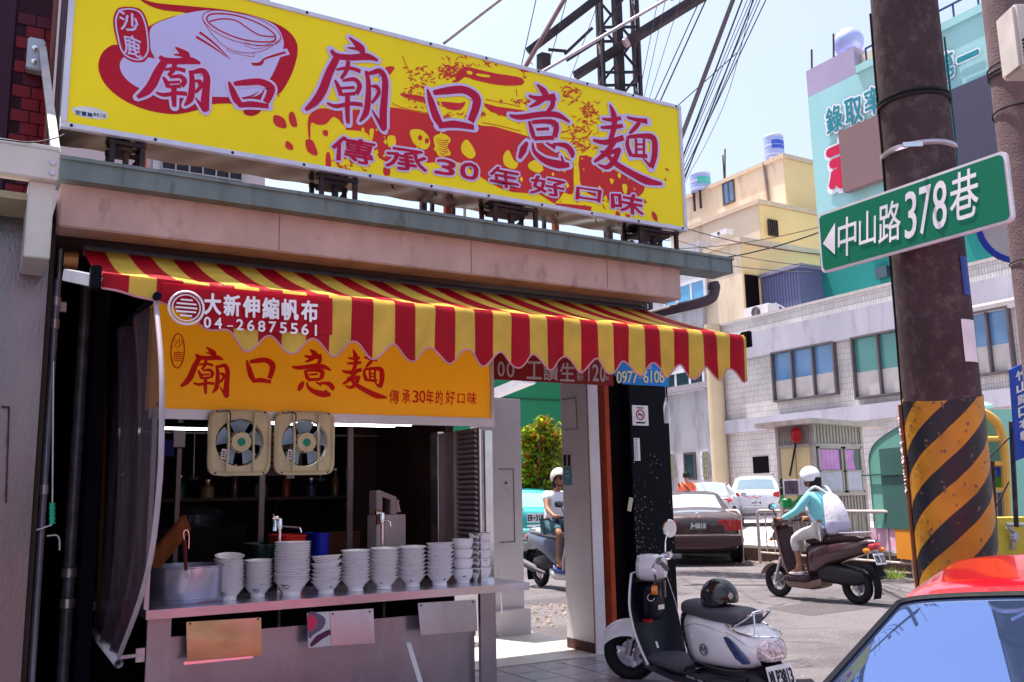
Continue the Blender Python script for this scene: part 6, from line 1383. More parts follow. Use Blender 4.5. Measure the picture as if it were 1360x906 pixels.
XSG = 4.12
sgn = thing('street_sign', 'green street sign with white Chinese lettering and 378 strapped to the pole', 'sign', PX(1215, 330, XSG))
def ST(x): return 283-.3745*(x-1087)
def SB(x): return 367-.298*(x-1092)
def sp(x, v, d=0.): return PX(x, SB(x)+(ST(x)-SB(x))*v, XSG-d)
ya, yb = PX(1088, 320, XSG).y, PX(1341, 245, XSG).y; za, zb = PX(1090, 364, XSG).z, PX(1090, 284, XSG).z
def rrect(y0, y1, z0, z1, r, x):
    out = []
    for cy, cz, a0 in ((y1-r, z1-r, 0), (y0+r, z1-r, 90), (y0+r, z0+r, 180), (y1-r, z0+r, 270)):
        for k in range(5): a = math.radians(a0+k*22.5); out.append((x, cy+r*math.cos(a), cz+r*math.sin(a)))
    return out
mb = MB(); mb.poly(rrect(yb, ya, za, zb, .03, XSG), (.02, 0, 0)); mb.build('plate', mat('sign_border', (.62, .58, .64), .4, .1), sgn)
mb = MB(); mb.poly(rrect(yb+.016, ya-.014, za+.014, zb-.014, .025, XSG-.003), (.002, 0, 0)); mb.build('green_field', mat('sign_green', (.006, .15, .085), .35, 0, .05, 2), sgn)
mb = MB()
def stx(ch, x0, x1, v0, v1, off, swirl=0): put_text(mb, ch, (sp(x0, v0, .006), sp(x1, v0, .006), sp(x1, v1, .006), sp(x0, v1, .006)), off)
flatpoly(mb, [sp(1093, .50, .006), sp(1109, .76, .006), sp(1109, .27, .006)])
mb.build('arrow', mat('sign_white', (.72, .70, .76), .4), sgn)
for ch, a, b, v0, v1, of in (('中', 1113, 1137, .20, .78, .02), ('山', 1141, 1163, .26, .76, .02), ('路', 1167, 1196, .20, .78, .02), ('3', 1202, 1217, .17, .82, .02), ('7', 1221, 1236, .17, .82, .02), ('8', 1239, 1257, .17, .82, .02), ('巷', 1262, 1299, .20, .84, .022)): mb = MB(); stx(ch, a, b, v0, v1, of*.25); mb.build('character', MC['sign_white'], sgn)
mb = MB(); mb.bb((XSG+.02, 3.0, 3.02), (XSG+.12, 3.06, 3.08)); mb.bb((XSG+.02, 3.0, 2.86), (XSG+.12, 3.06, 2.9)); mb.build('bracket', STEEL, sgn)

# second pole at the right edge
D2 = 6.4; c2 = PD(1353, 97, D2); r2 = 36*D2/F
p2 = thing('utility_pole', 'brown grey concrete pole at the right edge with a pale box on top', 'pole', (c2.x, c2.y, 0))
mb = MB(); mb.tube([(c2.x, c2.y, 0), (c2.x, c2.y, 6.5)], [r2*1.02, r2*.92], 36); mb.build('shaft', mat('pole_concrete_pale', (.15, .10, .11), .85, 0, .2, 5, .3, 70, col2=(.20, .14, .13), c2scale=14), p2, smooth=True)
mb = MB()
for z in (4.35, 4.38, 4.42, 4.05): mb.tube([(c2.x+r2*1.02*math.cos(k*.3), c2.y+r2*1.02*math.sin(k*.3), z+.02*math.sin(k*.3+z*9)) for k in range(22)], .006, 5)
for z in (3.0, 1.9): mb.tube([(c2.x+r2*1.02*math.cos(k*.3), c2.y+r2*1.02*math.sin(k*.3), z) for k in range(22)], .004, 5)
mb.build('binding_wire', RUBBER, p2, smooth=True)
bxp = PD(1366, 57, 5.9); mb = MB(); mb.box(bxp, (.28, .22, .44), (0, 0, -.5)); bx3 = mb.build('meter_box', mat('box_pale', (.55, .50, .47), .5), p2, bevel=.02)
mb = MB()
for k in range(5): mb.box(bxp+Vector((-.11, -.07, -.14+k*.025)), (.10, .03, .008), (0, 0, -.5))
mb.build('vent', DARK, bx3)
# round blue rimmed sign half hidden by the street sign
D3 = 7.2; rc = PD(1345, 301, D3); rr3 = 50*D3/F
rg = thing('round_sign', 'round sign with a thick blue rim seen below the street sign', 'sign', (rc.x, rc.y, 0))
fw = Vector((-.5, -.85, 0)); rx = Vector((.85, -.5, 0))
mb = MB(); N = 36; R1 = [rc+rx*rr3*math.cos(k*2*math.pi/N)+Vector((0, 0, rr3*math.sin(k*2*math.pi/N))) for k in range(N)]; R2 = [rc+rx*rr3*.86*math.cos(k*2*math.pi/N)+Vector((0, 0, rr3*.86*math.sin(k*2*math.pi/N))) for k in range(N)]
mb.loft([[p-fw*.01 for p in R1], [p+fw*.015 for p in R1], [p+fw*.015 for p in R2]], cap=False); mb.build('rim', mat('rim_blue', (.01, .03, .33), .4), rg, smooth=True)
mb = MB(); mb.add([p+fw*.008 for p in R2], [tuple(range(N))]); mb.build('face', mat('face_beige', (.46, .42, .44), .5), rg)
mb = MB(); mb.tube([rc-fw*.02+Vector((0, 0, rr3)), Vector((rc.x, rc.y, 0))-fw*.02], .025, 8); mb.build('post', STEEL, rg, smooth=True)
# blue notice board at the far right
bn2 = thing('blue_sign', 'narrow blue sign with white characters leaning by the right hand pole', 'sign', (PD(1352, 620, 7.6).x, PD(1352, 620, 7.6).y, 0))
P_ = [PD(1341, 491, 7.6), PD(1372, 476, 7.6), PD(1382, 600, 7.6), PD(1350, 612, 7.6)]
mb = MB(); mb.poly(P_, (0, .01, 0)); mb.build('board', mat('board_blue', (.03, .08, .42), .4), bn2)
mb = MB()
def bq(u0, v0, u1, v1):
    f = lambda u, v: (P_[0]*(1-u)+P_[1]*u)*v+(P_[3]*(1-u)+P_[2]*u)*(1-v)+Vector((-.002, -.004, 0)); return (f(u0, v0), f(u1, v0), f(u1, v1), f(u0, v1))
for q, ch in enumerate('竹山路口右轉'): put_text(mb, ch, bq(.22, .84-q*.13, .70, .94-q*.13), .03)
mb.build('lettering', PAPER, bn2)
mb = MB(); mb.tube([PD(1362, 480, 7.65), Vector((PD(1362, 480, 7.65).x, PD(1362, 480, 7.65).y, 0))], .02, 8); mb.build('post', STEEL, bn2, smooth=True)
# yellow electric cabinet with meter, dark frame
D4 = 9.5; q = PD(1345, 700, D4)
eb = thing('electric_cabinet', 'mustard yellow block with a grey pipe valve at the right edge', 'cabinet', (q.x, q.y, 0))
a = PD(1320, 688, D4); b2 = PD(1375, 685, D4); mb = MB(); dv = (b2-a).normalized(); bk_ = Vector((-dv.y, dv.x, 0)).normalized()
P = [Vector((a.x, a.y, 0)), Vector((b2.x, b2.y, 0)), Vector((b2.x, b2.y, a.z)), a]; mb.poly(P, bk_*.35); mb.build('block', mat('mustard', (.50, .38, .05), .6, 0, .15, 5, .1), eb)
mb = MB(); c_ = PD(1347, 706, D4-.08); mb.tube([PD(1338, 700, D4-.08), PD(1345, 705, D4-.08), PD(1345, 730, D4-.08)], .022, 8); mb.tube([PD(1337, 697, D4-.08), PD(1360, 697, D4-.08)], .02, 8); mb.lathe([(0, .03), (.05, .025), (.05, -.02), (0, -.03)], PD(1348, 713, D4-.1), 'Y', 12); mb.build('valve', mat('valve_grey', (.32, .32, .36), .35, .7), eb, smooth=True)
mb = MB()
for x0 in (1309, 1318): mb.bar(PD(x0, 612, 8.8), PD(x0+6, 760, 8.8), .035, .02)
for k in range(8): mb.bar(PD(1310+k*.5, 622+k*12, 8.8), PD(1319+k*.5, 622+k*12, 8.8), .008, .008)
for y in (612, 700): mb.bar(PD(1309, y, 8.8), PD(1340, y-30 if y == 612 else 640, 8.8), .02, .012)
mb.bar(PD(1343, 560, 8.8), PD(1350, 700, 8.8), .04, .02)
fr3 = mb.build('iron_frame', RUST); tag(fr3, 'dark iron lattice frame standing between the striped pole and the right edge', 'frame')

# ---------------------------------------------------------------- railing along the lot
FM = mat('railing_paint', (.55, .46, .42), .45, .3, .2, 12, col2=(.20, .10, .07), c2scale=15, c2amt=.6, c2lo=.56)
def railing(pa, pb, nbar, lab):
    A, B = Vector(pa), Vector(pb); d = (B-A).normalized(); L0 = (B-A).length; hgt = 1.12; r = .13; U = Vector((0, 0, 1))
    t = thing('railing', lab, 'railing', (A+B)/2, group='steel railings along the lot edge')
    arc1 = [A+d*(r-r*math.cos(k*math.pi/12))+U*(hgt-r+r*math.sin(k*math.pi/12)) for k in range(7)]; arc2 = [B-d*(r-r*math.sin(math.pi/2-k*math.pi/12)*1)+U*0 for k in range(0)]
    path = [A]+arc1+[B-d*r+U*hgt]+[B-d*(r-r*math.sin(k*math.pi/12))+U*(hgt-r+r*math.cos(k*math.pi/12)) for k in range(1, 7)]+[B]
    mb = MB(); mb.tube(path, .034, 10); mb.build('frame', FM, t, smooth=True)
    mb = MB(); mb.tube([A+U*.24, B+U*.24], .022, 8); mb.build('lower_rail', FM, t, smooth=True)
    for k in range(nbar):
        p = A+d*(L0*(k+1)/(nbar+1)); mb = MB(); mb.tube([p+U*.25, p+U*(hgt-.02)], .013, 6); mb.build('bar', FM, t, smooth=True)
f1 = G(1010, 749); f2 = G(1215, 768); railing(f1, f2, 15, 'longer steel railing with rounded ends behind the moving scooter')
f0 = G(987, 748)+Vector((0, .0, 0)); railing(f0+Vector((.15, 3.2, 0)), f0, 9, 'shorter steel railing beside the brown sedan')
for q, (px, py, s) in enumerate(((985, 700, .06), (984, 712, .05))):
    pass
mb = MB()
for q in range(12): c_ = PX(981+random.uniform(-4, 5), 695+random.uniform(0, 26), 15.05); mb.box(c_, (.04, .05, .07), (random.random(), random.random(), random.random()))
tag(mb.build('padlock_chain', mat('chain_dark', (.05, .04, .05), .5, .5)), 'dark chain and padlock hung on the railing end beside the brown sedan', 'chain')
# weeds at the foot of the railing
mb = MB(); wc = G(1177, 768)
for q in range(160):
    p = wc+Vector((random.gauss(0, .16), random.gauss(0, .14), 0)); a = random.random()*6.28; h_ = random.uniform(.05, .22)
    mb.add([p, p+Vector((.02*math.cos(a), .02*math.sin(a), 0)), p+Vector((.10*math.cos(a+1), .10*math.sin(a+1), h_))], [(0, 1, 2)])
tag(mb.build('weeds', mat('weed_green', (.20, .30, .04), .6, 0, .3, 8, translucent=.3)), 'small tuft of green weeds at the foot of the railing', 'weeds', kind='stuff')

# ---------------------------------------------------------------- guard booth
gc = PD(1090, 730, 18.0); ZL = .32
bo = thing('guard_booth', 'small cream guard booth with purple curtains beside the lot entrance', 'booth', (gc.x+.8, gc.y+1, ZL))
ylf = PX(1036, 660, gc.x).y; xrt = PY(1152, 660, gc.y).x; ztop = PX(1090, 562, gc.x).z
SID = mat('booth_siding', (.46, .38, .34), .6, 0, .08, 3); CRM = mat('booth_cream', (.68, .52, .28), .6, 0, .05, 2); BFR = mat('booth_frame', (.42, .34, .32), .5, .1)
mb = MB(); mb.bb((gc.x+.04, gc.y+.04, ZL), (xrt-.02, ylf-.02, ztop)); mb.build('core', SID, bo)
z1w, z0w = PX(1090, 590, gc.x).z, PX(1090, 655, gc.x).z
n_ = 16
SDK = mat('siding_dark', (.34, .27, .25), .6)
for k in range(n_+1): mb = MB(); y = gc.y+(ylf-gc.y)*k/n_; mb.bb((gc.x+.02, y-.012, z1w), (gc.x+.045, y+.012, ztop)); mb.build('rib', SDK, bo); mb = MB(); mb.bb((gc.x+.02, y-.012, ZL), (gc.x+.045, y+.012, z0w-.15)); mb.build('rib', SDK, bo)
for k in range(n_+1): mb = MB(); x = gc.x+(xrt-gc.x)*k/n_; mb.bb((x-.012, gc.y+.02, z1w), (x+.012, gc.y+.045, ztop)); mb.build('rib', SDK, bo); mb = MB(); mb.bb((x-.012, gc.y+.02, ZL), (x+.012, gc.y+.045, z0w-.02)); mb.build('rib', SDK, bo)
ym = (gc.y+ylf)/2
for y0, y1 in ((gc.y+.10, ym-.02), (ym+.02, ylf-.08)):
    mb = MB(); mb.bb((gc.x+.01, y0, z0w-.15), (gc.x+.05, y1, z1w-.03)); mb.build('cream_board', CRM, bo)
mb = MB()
for x, y in ((gc.x, gc.y), (gc.x, ylf-.06), (xrt-.06, gc.y)): mb.bb((x, y, ZL), (x+.08, y+.08, ztop))
mb.bb((gc.x-.01, gc.y+.08, z1w-.03), (gc.x+.04, ylf-.06, z1w+.03)); mb.bb((gc.x+.08, gc.y-.01, z1w-.03), (xrt-.06, gc.y+.04, z1w+.03)); mb.bb((gc.x+.08, gc.y-.03, z0w-.06), (xrt-.06, gc.y+.04, z0w)); mb.build('frame', BFR, bo)
mb = MB(); mb.poly([(gc.x-.25, gc.y-.22, ztop), (xrt+.55, gc.y-.22, ztop-.05), (xrt+.55, ylf+.35, ztop-.05), (gc.x-.25, ylf+.35, ztop)], (0, 0, .10)); mb.build('roof', mat('booth_roof', (.42, .33, .31), .6), bo)
xm = PY(1121, 620, gc.y).x; CUP = mat('curtain_purple', (.60, .26, .55), .8, 0, .12, 5)
for k, (xa, xb) in enumerate(((gc.x+.12, xm-.03), (xm+.03, xrt-.08))):
    mb = MB()
    for (x0, x1, z0, z1) in ((xa, xb, z0w, z0w+.04), (xa, xb, z1w-.07, z1w-.03), (xa, xa+.04, z0w, z1w-.03), (xb-.04, xb, z0w, z1w-.03), (xa, xb, z0w+.42, z0w+.45)): mb.bb((x0, gc.y-.02, z0), (x1, gc.y+.02, z1))
    wd = mb.build('window', BFR, bo)
    mb = MB(); mb.bb((xa+.04, gc.y+.0, z0w+.04), (xb-.04, gc.y+.008, z0w+.42)); mb.build('lower_pane', mat('pane_frost', (.50, .46, .56), .3), wd)
    mb = MB(); mb.bb((xa+.04, gc.y+.010, z0w+.45), (xb-.04, gc.y+.014, z1w-.07)); mb.build('pane', mat('booth_glass', (.10, .13, .12), .1, spec=.8), wd)
    w2 = .92 if k == 0 else .62
    mb = MB(); mb.grid(lambda u, v: (xa+.05+(xb-xa-.1)*w2*u*(1-.15*math.sin(v*3.1)*k), gc.y+.004+.005*math.sin(u*30), z0w+.46+(z1w-z0w-.55)*v), 24, 4); mb.build('curtain', CUP, wd, smooth=True)
mb = MB(); c_ = PX(1057, 578, gc.x-.08); mb.lathe([(.0, -.08), (.10, -.06), (.16, 0), (.10, .06), (0, .08)], c_, 'X', 14); mb.build('red_lamp', mat('lamp_red', (.45, .01, .02), .3), bo, smooth=True)
mb = MB(); a = PX(1057, 588, gc.x-.05); b2 = PX(1049, 632, gc.x-.05); mb.tube([a, b2], .02, 6); mb.build('cable', RUBBER, bo)
abx = thing('booth_air_conditioner', 'boxy window air conditioner sticking out of the guard booth', 'air conditioner', PX(1062, 660, gc.x-.4))
a = PX(1041, 637, gc.x-.5); b2 = PX(1064, 658, gc.x-.5); a3 = PX(1086, 632, gc.x-.1)
mb = MB(); mb.bb((gc.x-.55, b2.y-.05, b2.z), (gc.x+.0, a.y, a.z)); mb.build('case', mat('ac_case', (.55, .50, .56), .5), abx, bevel=.01)
mb = MB(); mb.bb((gc.x-.56, b2.y+.02, b2.z+.03), (gc.x-.551, a.y-.06, a.z-.03)); mb.build('grille', mat('ac_dark', (.07, .05, .08), .6), abx)
mb = MB()
for q in range(2): 
    wt = '公告'[q]; x0 = 1035.5; y0 = 636+q*13; wtext(mb, wt, x0, y0, x0+5, y0+11, gc.x-.0, .05, .02)
mb.build('painted_characters', RUBBER, bo)
# green watering can on the booth ledge
gw = thing('watering_can', 'green plastic watering can hung at the booth corner behind the railing', 'watering can', PX(1046, 675, gc.x-.5))
c_ = PX(1045, 668, gc.x-.5); mb = MB(); mb.lathe([(0, -.10), (.09, -.10), (.10, .06), (.07, .09), (0, .09)], c_, 'Z', 14); mb.build('body', mat('can_green', (.02, .30, .08), .4), gw, smooth=True)
mb = MB(); mb.tube([c_+Vector((0, -.12, -.05)), c_+Vector((0, -.36, .12))], [.03, .018], 8); mb.lathe([(.02, 0), (.05, .03), (0, .035)], c_+Vector((0, -.38, .12)), 'Z', 10); mb.build('spout', MC['can_green'], gw, smooth=True)
mb = MB(); mb.tube([c_+Vector((0, .12, -.06)), c_+Vector((0, .22, .0)), c_+Vector((0, .10, .14))], .016, 6); mb.build('handle', MC['can_green'], gw, smooth=True)

# ---------------------------------------------------------------- teal rounded shelter
DS = 17.0; sa = PD(1153, 700, DS); sb = PD(1350, 700, 13.0)
sl = thing('teal_shelter', 'rounded teal shelter with an orange base behind the railing', 'shelter', ((sa.x+sb.x)/2, (sa.y+sb.y)/2, ZL))
TEA = mat('shelter_teal', (.12, .30, .25), .35, 0, .1, 1); TED = mat('shelter_teal_dark', (.04, .10, .09), .3, 0, .15, 1); TEL = mat('shelter_teal_light', (.24, .52, .45), .3, 0, .04, 1)
dx = Vector((sb.x-sa.x, sb.y-sa.y, 0)); dl = dx.length; dx.normalize(); dn = Vector((dx.y, -dx.x, 0))
if dn.dot(Vector((-.5, -.85, 0))) < 0: dn = -dn
z_top = PD(1200, 562, 16).z; z_sh = PD(1160, 592, DS).z; z_or = PD(1170, 700, DS).z
# vaulted hull: cross-section along dx with rounded left end; front face flush
prof = [(0, z_or), (0, z_sh-.25), (.10, z_sh), (.38, z_sh+.28), (.9, z_sh+.52), (1.8, z_sh+.72), (dl, z_sh+.85)]
prof = [prof[0]]+[(p.x, p.y) for p in smooth_loop([(x, z, 0) for x, z in prof[1:]], 5, False)]
S0 = Vector((sa.x, sa.y, 0))
mb = MB()
def onpl(px, py): d = ray(px, py); t = (S0-O).dot(dn)/d.dot(dn); return O+d*t
outl = [onpl(*q) for q in ((1153, 610), (1155, 600), (1161, 589), (1174, 578), (1192, 567), (1215, 556), (1240, 548), (1262, 544))]
F_ = [Vector((outl[0].x, outl[0].y, z_or))]+smooth_loop(outl, 4, False); dl = (outl[-1]-outl[0]).dot(dx); F_.append(Vector((outl[-1].x, outl[-1].y, z_or))); z_sh = onpl(1170, 595).z
Bk = [p-dn*2.2 for p in F_]
mb.loft([F_, Bk], cap=False); k0 = len(F_)
mb.build('roof', TEL, sl, smooth=True)
mb = MB(); mb.poly([p-dn*.02 for p in F_], -dn*.03); mb.build('front_panel', TEA, sl)
mb = MB(); P = [S0+dx*.62+Vector((0, 0, z_or)), S0+dx*.62+Vector((0, 0, z_sh-.02)), S0+dx*dl+Vector((0, 0, z_sh-.02)), S0+dx*dl+Vector((0, 0, z_or))]; mb.poly([p+dn*.01 for p in P], -dn*.02); mb.build('window_panel', TED, sl)
mb = MB(); mb.bar(S0+dx*.0+Vector((0, 0, z_or+.95))+dn*.03, S0+dx*dl+Vector((0, 0, z_or+.95))+dn*.03, .03, .03); mb.build('cross_rail', TED, sl)
mb = MB(); P = [S0+dx*.9+Vector((0, 0, ZL)), S0+dx*.9+Vector((0, 0, z_or)), S0+dx*dl+Vector((0, 0, z_or)), S0+dx*dl+Vector((0, 0, ZL))]; mb.poly([p+dn*.0 for p in P], -dn*2.0); mb.build('orange_base', mat('base_orange', (.62, .22, .02), .5, 0, .1, 2), sl)
mb = MB(); P = [S0+dx*.05+Vector((0, 0, ZL+.12)), S0+dx*.05+Vector((0, 0, z_or)), S0+dx*.9+Vector((0, 0, z_or)), S0+dx*.9+Vector((0, 0, ZL+.12))]; mb.poly([p-dn*.02 for p in P], -dn*.05); mb.build('pink_panel', mat('panel_pink', (.60, .30, .45), .5, 0, .3, 3, col2=(.7, .6, .7), c2scale=4), sl)
# yellow arch and mural right of the striped pole
DA = 13.6
ar = thing('yellow_arch', 'yellow arch frame with a teal vault and painted mural right of the striped pole', 'arch', (PD(1320, 700, DA).x, PD(1320, 700, DA).y, ZL))
YA_ = mat('arch_yellow', (.66, .36, .08), .5, 0, .08, 3)
ap = [PD(1338, 700, DA), PD(1336, 640, DA), PD(1333, 590, DA), PD(1326, 565, DA), PD(1312, 551, DA), PD(1296, 545, DA), PD(1270, 542, DA)]
mb = MB(); mb.tube(smooth_loop([Vector((ap[0].x, ap[0].y, ZL))]+ap, 4, False), .062, 8); mb.build('arch', YA_, ar, smooth=True)
mb = MB(); mb.tube([PD(1270, 583, DA), PD(1333, 583, DA)], .04, 6); mb.tube([PD(1270, 616, DA), PD(1336, 616, DA)], .04, 6); mb.tube([PD(1270, 650, DA), PD(1336, 650, DA)], .03, 6); mb.build('cross_bar', YA_, ar, smooth=True)
mb = MB(); mb.poly([PD(x, y, DA+.15) for x, y in ((1265, 618), (1336, 618), (1333, 592), (1324, 568), (1310, 554), (1295, 548), (1265, 545))], (.01, .02, 0)); mb.build('vault', TEA, ar)
for (y0, y1, m, nm) in ((618, 633, mat('mural_blue', (.03, .10, .50), .5, 0, .4, 5, col2=(.3, .45, .7), c2scale=6), 'mural'), (633, 652, mat('mural_green', (.10, .30, .03), .5, 0, .4, 5, col2=(.35, .30, .05), c2scale=6), 'mural')):
    mb = MB(); mb.poly([PD(1265, y0, DA+.1), PD(1336, y0, DA+.1), PD(1336, y1, DA+.1), PD(1265, y1, DA+.1)], (.01, .02, 0)); mb.build(nm, m, ar)
mb = MB(); mb.poly([PD(1265, 654, DA+.1), PD(1338, 654, DA+.1), PD(1338, 720, DA+.1), PD(1265, 720, DA+.1)], (.01, .02, 0)); mb.build('grey_panel', mat('mesh_grey', (.16, .15, .17), .7, 0, .2, 30), ar)
mb = MB()
for k in range(9): x = 1268+k*8; mb.bar(PD(x, 655, DA-.02), PD(x, 700, DA-.02), .012, .01)
mb.build('mesh_bar', STEEL, ar)
mb = MB(); mb.poly([PD(1258, 552, DA-1), PD(1320, 541, DA-1.2), PD(1300, 533, DA-.5), PD(1258, 533, DA)], (0, .02, .04)); tag(mb.build('awning_flap', TEL), 'small pale teal flap roof sticking out right of the striped pole', 'roof flap')
# ---------------------------------------------------------------- cars
TYRE = RUBBER; RIM = mat('rim_alloy', (.42, .42, .46), .3, .8, .1)
PLATEW = mat('plate_white_paint', (.72, .72, .76), .4); PLATEK = mat('plate_ink', (.02, .02, .03), .5)
CGL = mat('car_glass', (.16, .24, .30), .06, 0, .05, spec=1., coat=1.); REDG = mat('tail_red', (.42, .008, .015), .2, 0, .1, 20, coat=.6)
ORG = mat('signal_orange', (.75, .22, .02), .2, 0, .1, coat=.5); CLR = mat('lamp_clear', (.7, .7, .72), .1, .3, .1, coat=.6)
def wheel(parent, x, y, r, wd=.19, name='wheel', hub=RIM):
    mb = MB(); w2 = wd/2; mb.lathe([(r*.62, -w2), (r*.92, -w2), (r, -w2*.6), (r, w2*.6), (r*.92, w2), (r*.62, w2)], (x, y, r), 'Y', 28); w_ = mb.build(name, TYRE, parent, smooth=True, world=False)
    mb = MB(); mb.lathe([(0, -w2*.9), (r*.2, -w2*.9), (r*.58, -w2*.8), (r*.63, -w2*.98), (r*.63, w2*.98), (r*.58, w2*.8), (r*.2, w2*.9), (0, w2*.9)], (x, y, r), 'Y', 24); mb.build('rim', hub, w_, smooth=True, world=False)
def car(name, label, cat, loc, head, st, W, zone, body, lv=2, full=False, glass=CGL, scale=1., wr_=.31, wx=(-1.35, 1.35), parts=None, zoff=0.):
    """st: stations rear to front (x, z_top, z_belt, w_belt, w_top, z_low); zone: {interval: 'ws'|'rw'|'side'}"""
    rot = math.atan2(head[1], head[0]); t = thing(name, label, cat, loc, (0, 0, rot), scale=scale)
    S = []; Z = []
    for i in range(len(st)-1):
        a, b = st[i], st[i+1]; z = zone.get(i, 'body'); ln = lambda t_: tuple(p*(1-t_)+q*t_ for p, q in zip(a, b))
        if z in ('ws', 'rw'):
            for u0, u1, zz in (((0, .5, z), (.5, 1, z)) if full and z == 'ws' else ((0, .07, 'body'), (.07, .5, z), (.5, .93, z), (.93, 1, 'body'))): S.append(ln(u0)); Z.append(zz)
        elif z == 'side':
            for u0, u1, zz in ((0, .05, 'body'), (.05, .95, z), (.95, 1, 'body')): S.append(ln(u0)); Z.append(zz)
        else:
            S.append(a); Z.append(z); 
    S.append(st[-1])
    rows = []
    for (x, zt, zb, w_, wt, zl) in S:
        r4 = (w_*.96, zb); r6 = (wt, max(zt-.05, zb+.012)); L2 = lambda u: (r4[0]*(1-u)+r6[0]*u, r4[1]*(1-u)+r6[1]*u)
        half = [(w_*.86, zl), (w_*.97, zl+.10), (w_, (zl+zb)/2+.03), (w_*.985, zb-.05), r4, L2(.10), L2(.90), r6, (wt*.90, max(zt-.030, zb+.016)), (wt*.45, zt-.009), (0, zt)]
        rows.append([(x, y, z) for y, z in half]+[(x, -y, z) for y, z in reversed(half[:-1])])
    n_ = len(rows[0]); vs = [p for r in rows for p in r]; fs = []; mi = []
    for i in range(len(rows)-1):
        for k in range(n_-1):
            fs.append((i*n_+k, i*n_+k+1, (i+1)*n_+k+1, (i+1)*n_+k)); kk = min(k, n_-2-k)
            z = Z[i]; m_ = 0
            if z == 'side' and kk == 5: m_ = 1
            if z == 'ws' and kk >= (7 if full else 8): m_ = 2
            if z == 'rw' and kk >= 8: m_ = 3
            mi.append(m_)
        fs.append((i*n_, (i+1)*n_, (i+1)*n_+n_-1, i*n_+n_-1)); mi.append(0)
    for i in (0, len(rows)-1):
        for k in range((n_-1)//2):
            q = [i*n_+k, i*n_+k+1, i*n_+n_-2-k, i*n_+n_-1-k]
            if q[1] == q[2]: q = [q[0], q[1], q[3]]
            fs.append(tuple(q) if i == 0 else tuple(reversed(q))); mi.append(0)
    me = bpy.data.meshes.new('hull'); me.from_pydata(vs, [], fs)
    for p, m_ in zip(me.polygons, mi): p.material_index = m_
    for _ in range(4): me.materials.append(body)
    bm = bmesh.new(); bm.from_mesh(me); bmesh.ops.recalc_face_normals(bm, faces=bm.faces); bm.to_mesh(me); bm.free()
    ob = bpy.data.objects.new('tmp_hull', me); C.objects.link(ob); ss = ob.modifiers.new('s', 'SUBSURF'); ss.levels = lv; ss.render_levels = lv
    dg = bpy.context.evaluated_depsgraph_get(); out = bpy.data.meshes.new_from_object(ob.evaluated_get(dg)); bpy.data.objects.remove(ob)
    names = ['body', 'side_window', 'windscreen', 'rear_window']
    V = [v.co.copy() for v in out.vertices]
    for m_ in range(4):
        F_ = [tuple(p.vertices) for p in out.polygons if p.material_index == m_]
        if not F_: continue
        if m_ == 1:
            groups = [[f for f in F_ if sum(V[i].y for i in f) > 0], [f for f in F_ if sum(V[i].y for i in f) <= 0]]
        else: groups = [F_]
        for g in groups:
            used_ = sorted({i for f in g for i in f}); mp = {i: k for k, i in enumerate(used_)}
            m5 = bpy.data.meshes.new(names[m_]); m5.from_pydata([V[i] for i in used_], [], [tuple(mp[i] for i in f) for f in g]); m5.materials.append(body if m_ == 0 else glass)
            for p in m5.polygons: p.use_smooth = True
            o = bpy.data.objects.new(names[m_], m5); C.objects.link(o); o.parent = t; ROOTM[o.name] = ROOTM[t.name]
    wl = [s_[3] for s_ in st if abs(s_[0]) < .6][0]
    for x in wx:
        for s in (-1, 1):
            mb = MB(); mb.lathe([(0, -.04), (wr_*1.22, -.04), (wr_*1.22, .015), (0, .015)], (x, s*(wl-.02), wr_*1.05), 'Y', 24); mb.build('wheel_arch', RUBBER, t, world=False)
            wheel(t, x, s*(wl-.07), wr_)
    if parts: parts(t)
    return t
def plate(parent, x, y, z, w_, h_, txt, facing=-1, m=PLATEW, ink=PLATEK, pitch=0.):
    mb = MB(); mb.box((x, y, z), (.012, w_, h_), (0, pitch, 0)); p = mb.build('licence_plate', m, parent, bevel=.004, world=False)
    mb = MB(); n_ = len(txt); cw = w_*.9/n_; f = facing
    up_ = Vector((math.sin(pitch), 0, math.cos(pitch)))
    for k, ch in enumerate(txt):
        y0 = y+(-f)*( w_*.45-k*cw)*1.0; y1 = y0-(-f)*cw*.80; o_ = Vector((x+f*.009, 0, z))
        put_text(mb, ch, (o_+Vector((0, y0, 0))-up_*h_*.30, o_+Vector((0, y1, 0))-up_*h_*.30, o_+Vector((0, y1, 0))+up_*h_*.30, o_+Vector((0, y0, 0))+up_*h_*.30), .03)
    mb.build('plate_number', ink, p, world=False)
SED = [(-2.25, .80, .74, .74, .64, .36), (-2.22, 1.0, .93, .81, .70, .24), (-1.65, 1.05, .97, .85, .72, .20), (-1.28, 1.06, .98, .86, .70, .20), (-.72, 1.41, .98, .87, .57, .20), (-.08, 1.44, .97, .87, .58, .20), (-.02, 1.44, .97, .87, .58, .20), (.50, 1.41, .95, .87, .57, .20), (1.15, 1.0, .93, .86, .70, .20), (1.75, .93, .87, .84, .70, .20), (2.15, .82, .76, .80, .68, .24), (2.25, .60, .55, .72, .62, .34)]
SEDZ = {3: 'rw', 4: 'side', 6: 'side', 7: 'ws'}
def heading(px): d = ray(px, 660); v = Vector((d.x, d.y)); v.normalize(); return v
def rear_at(px, D, head, L, z=0.): q = PD(px, 700, D); return Vector((q.x+head.x*L/2, q.y+head.y*L/2, z))
BRN = mat('car_brown', (.055, .026, .030), .25, .3, .05, coat=.8); BRD = mat('car_brown_dark', (.07, .035, .035), .4, .1, .1)
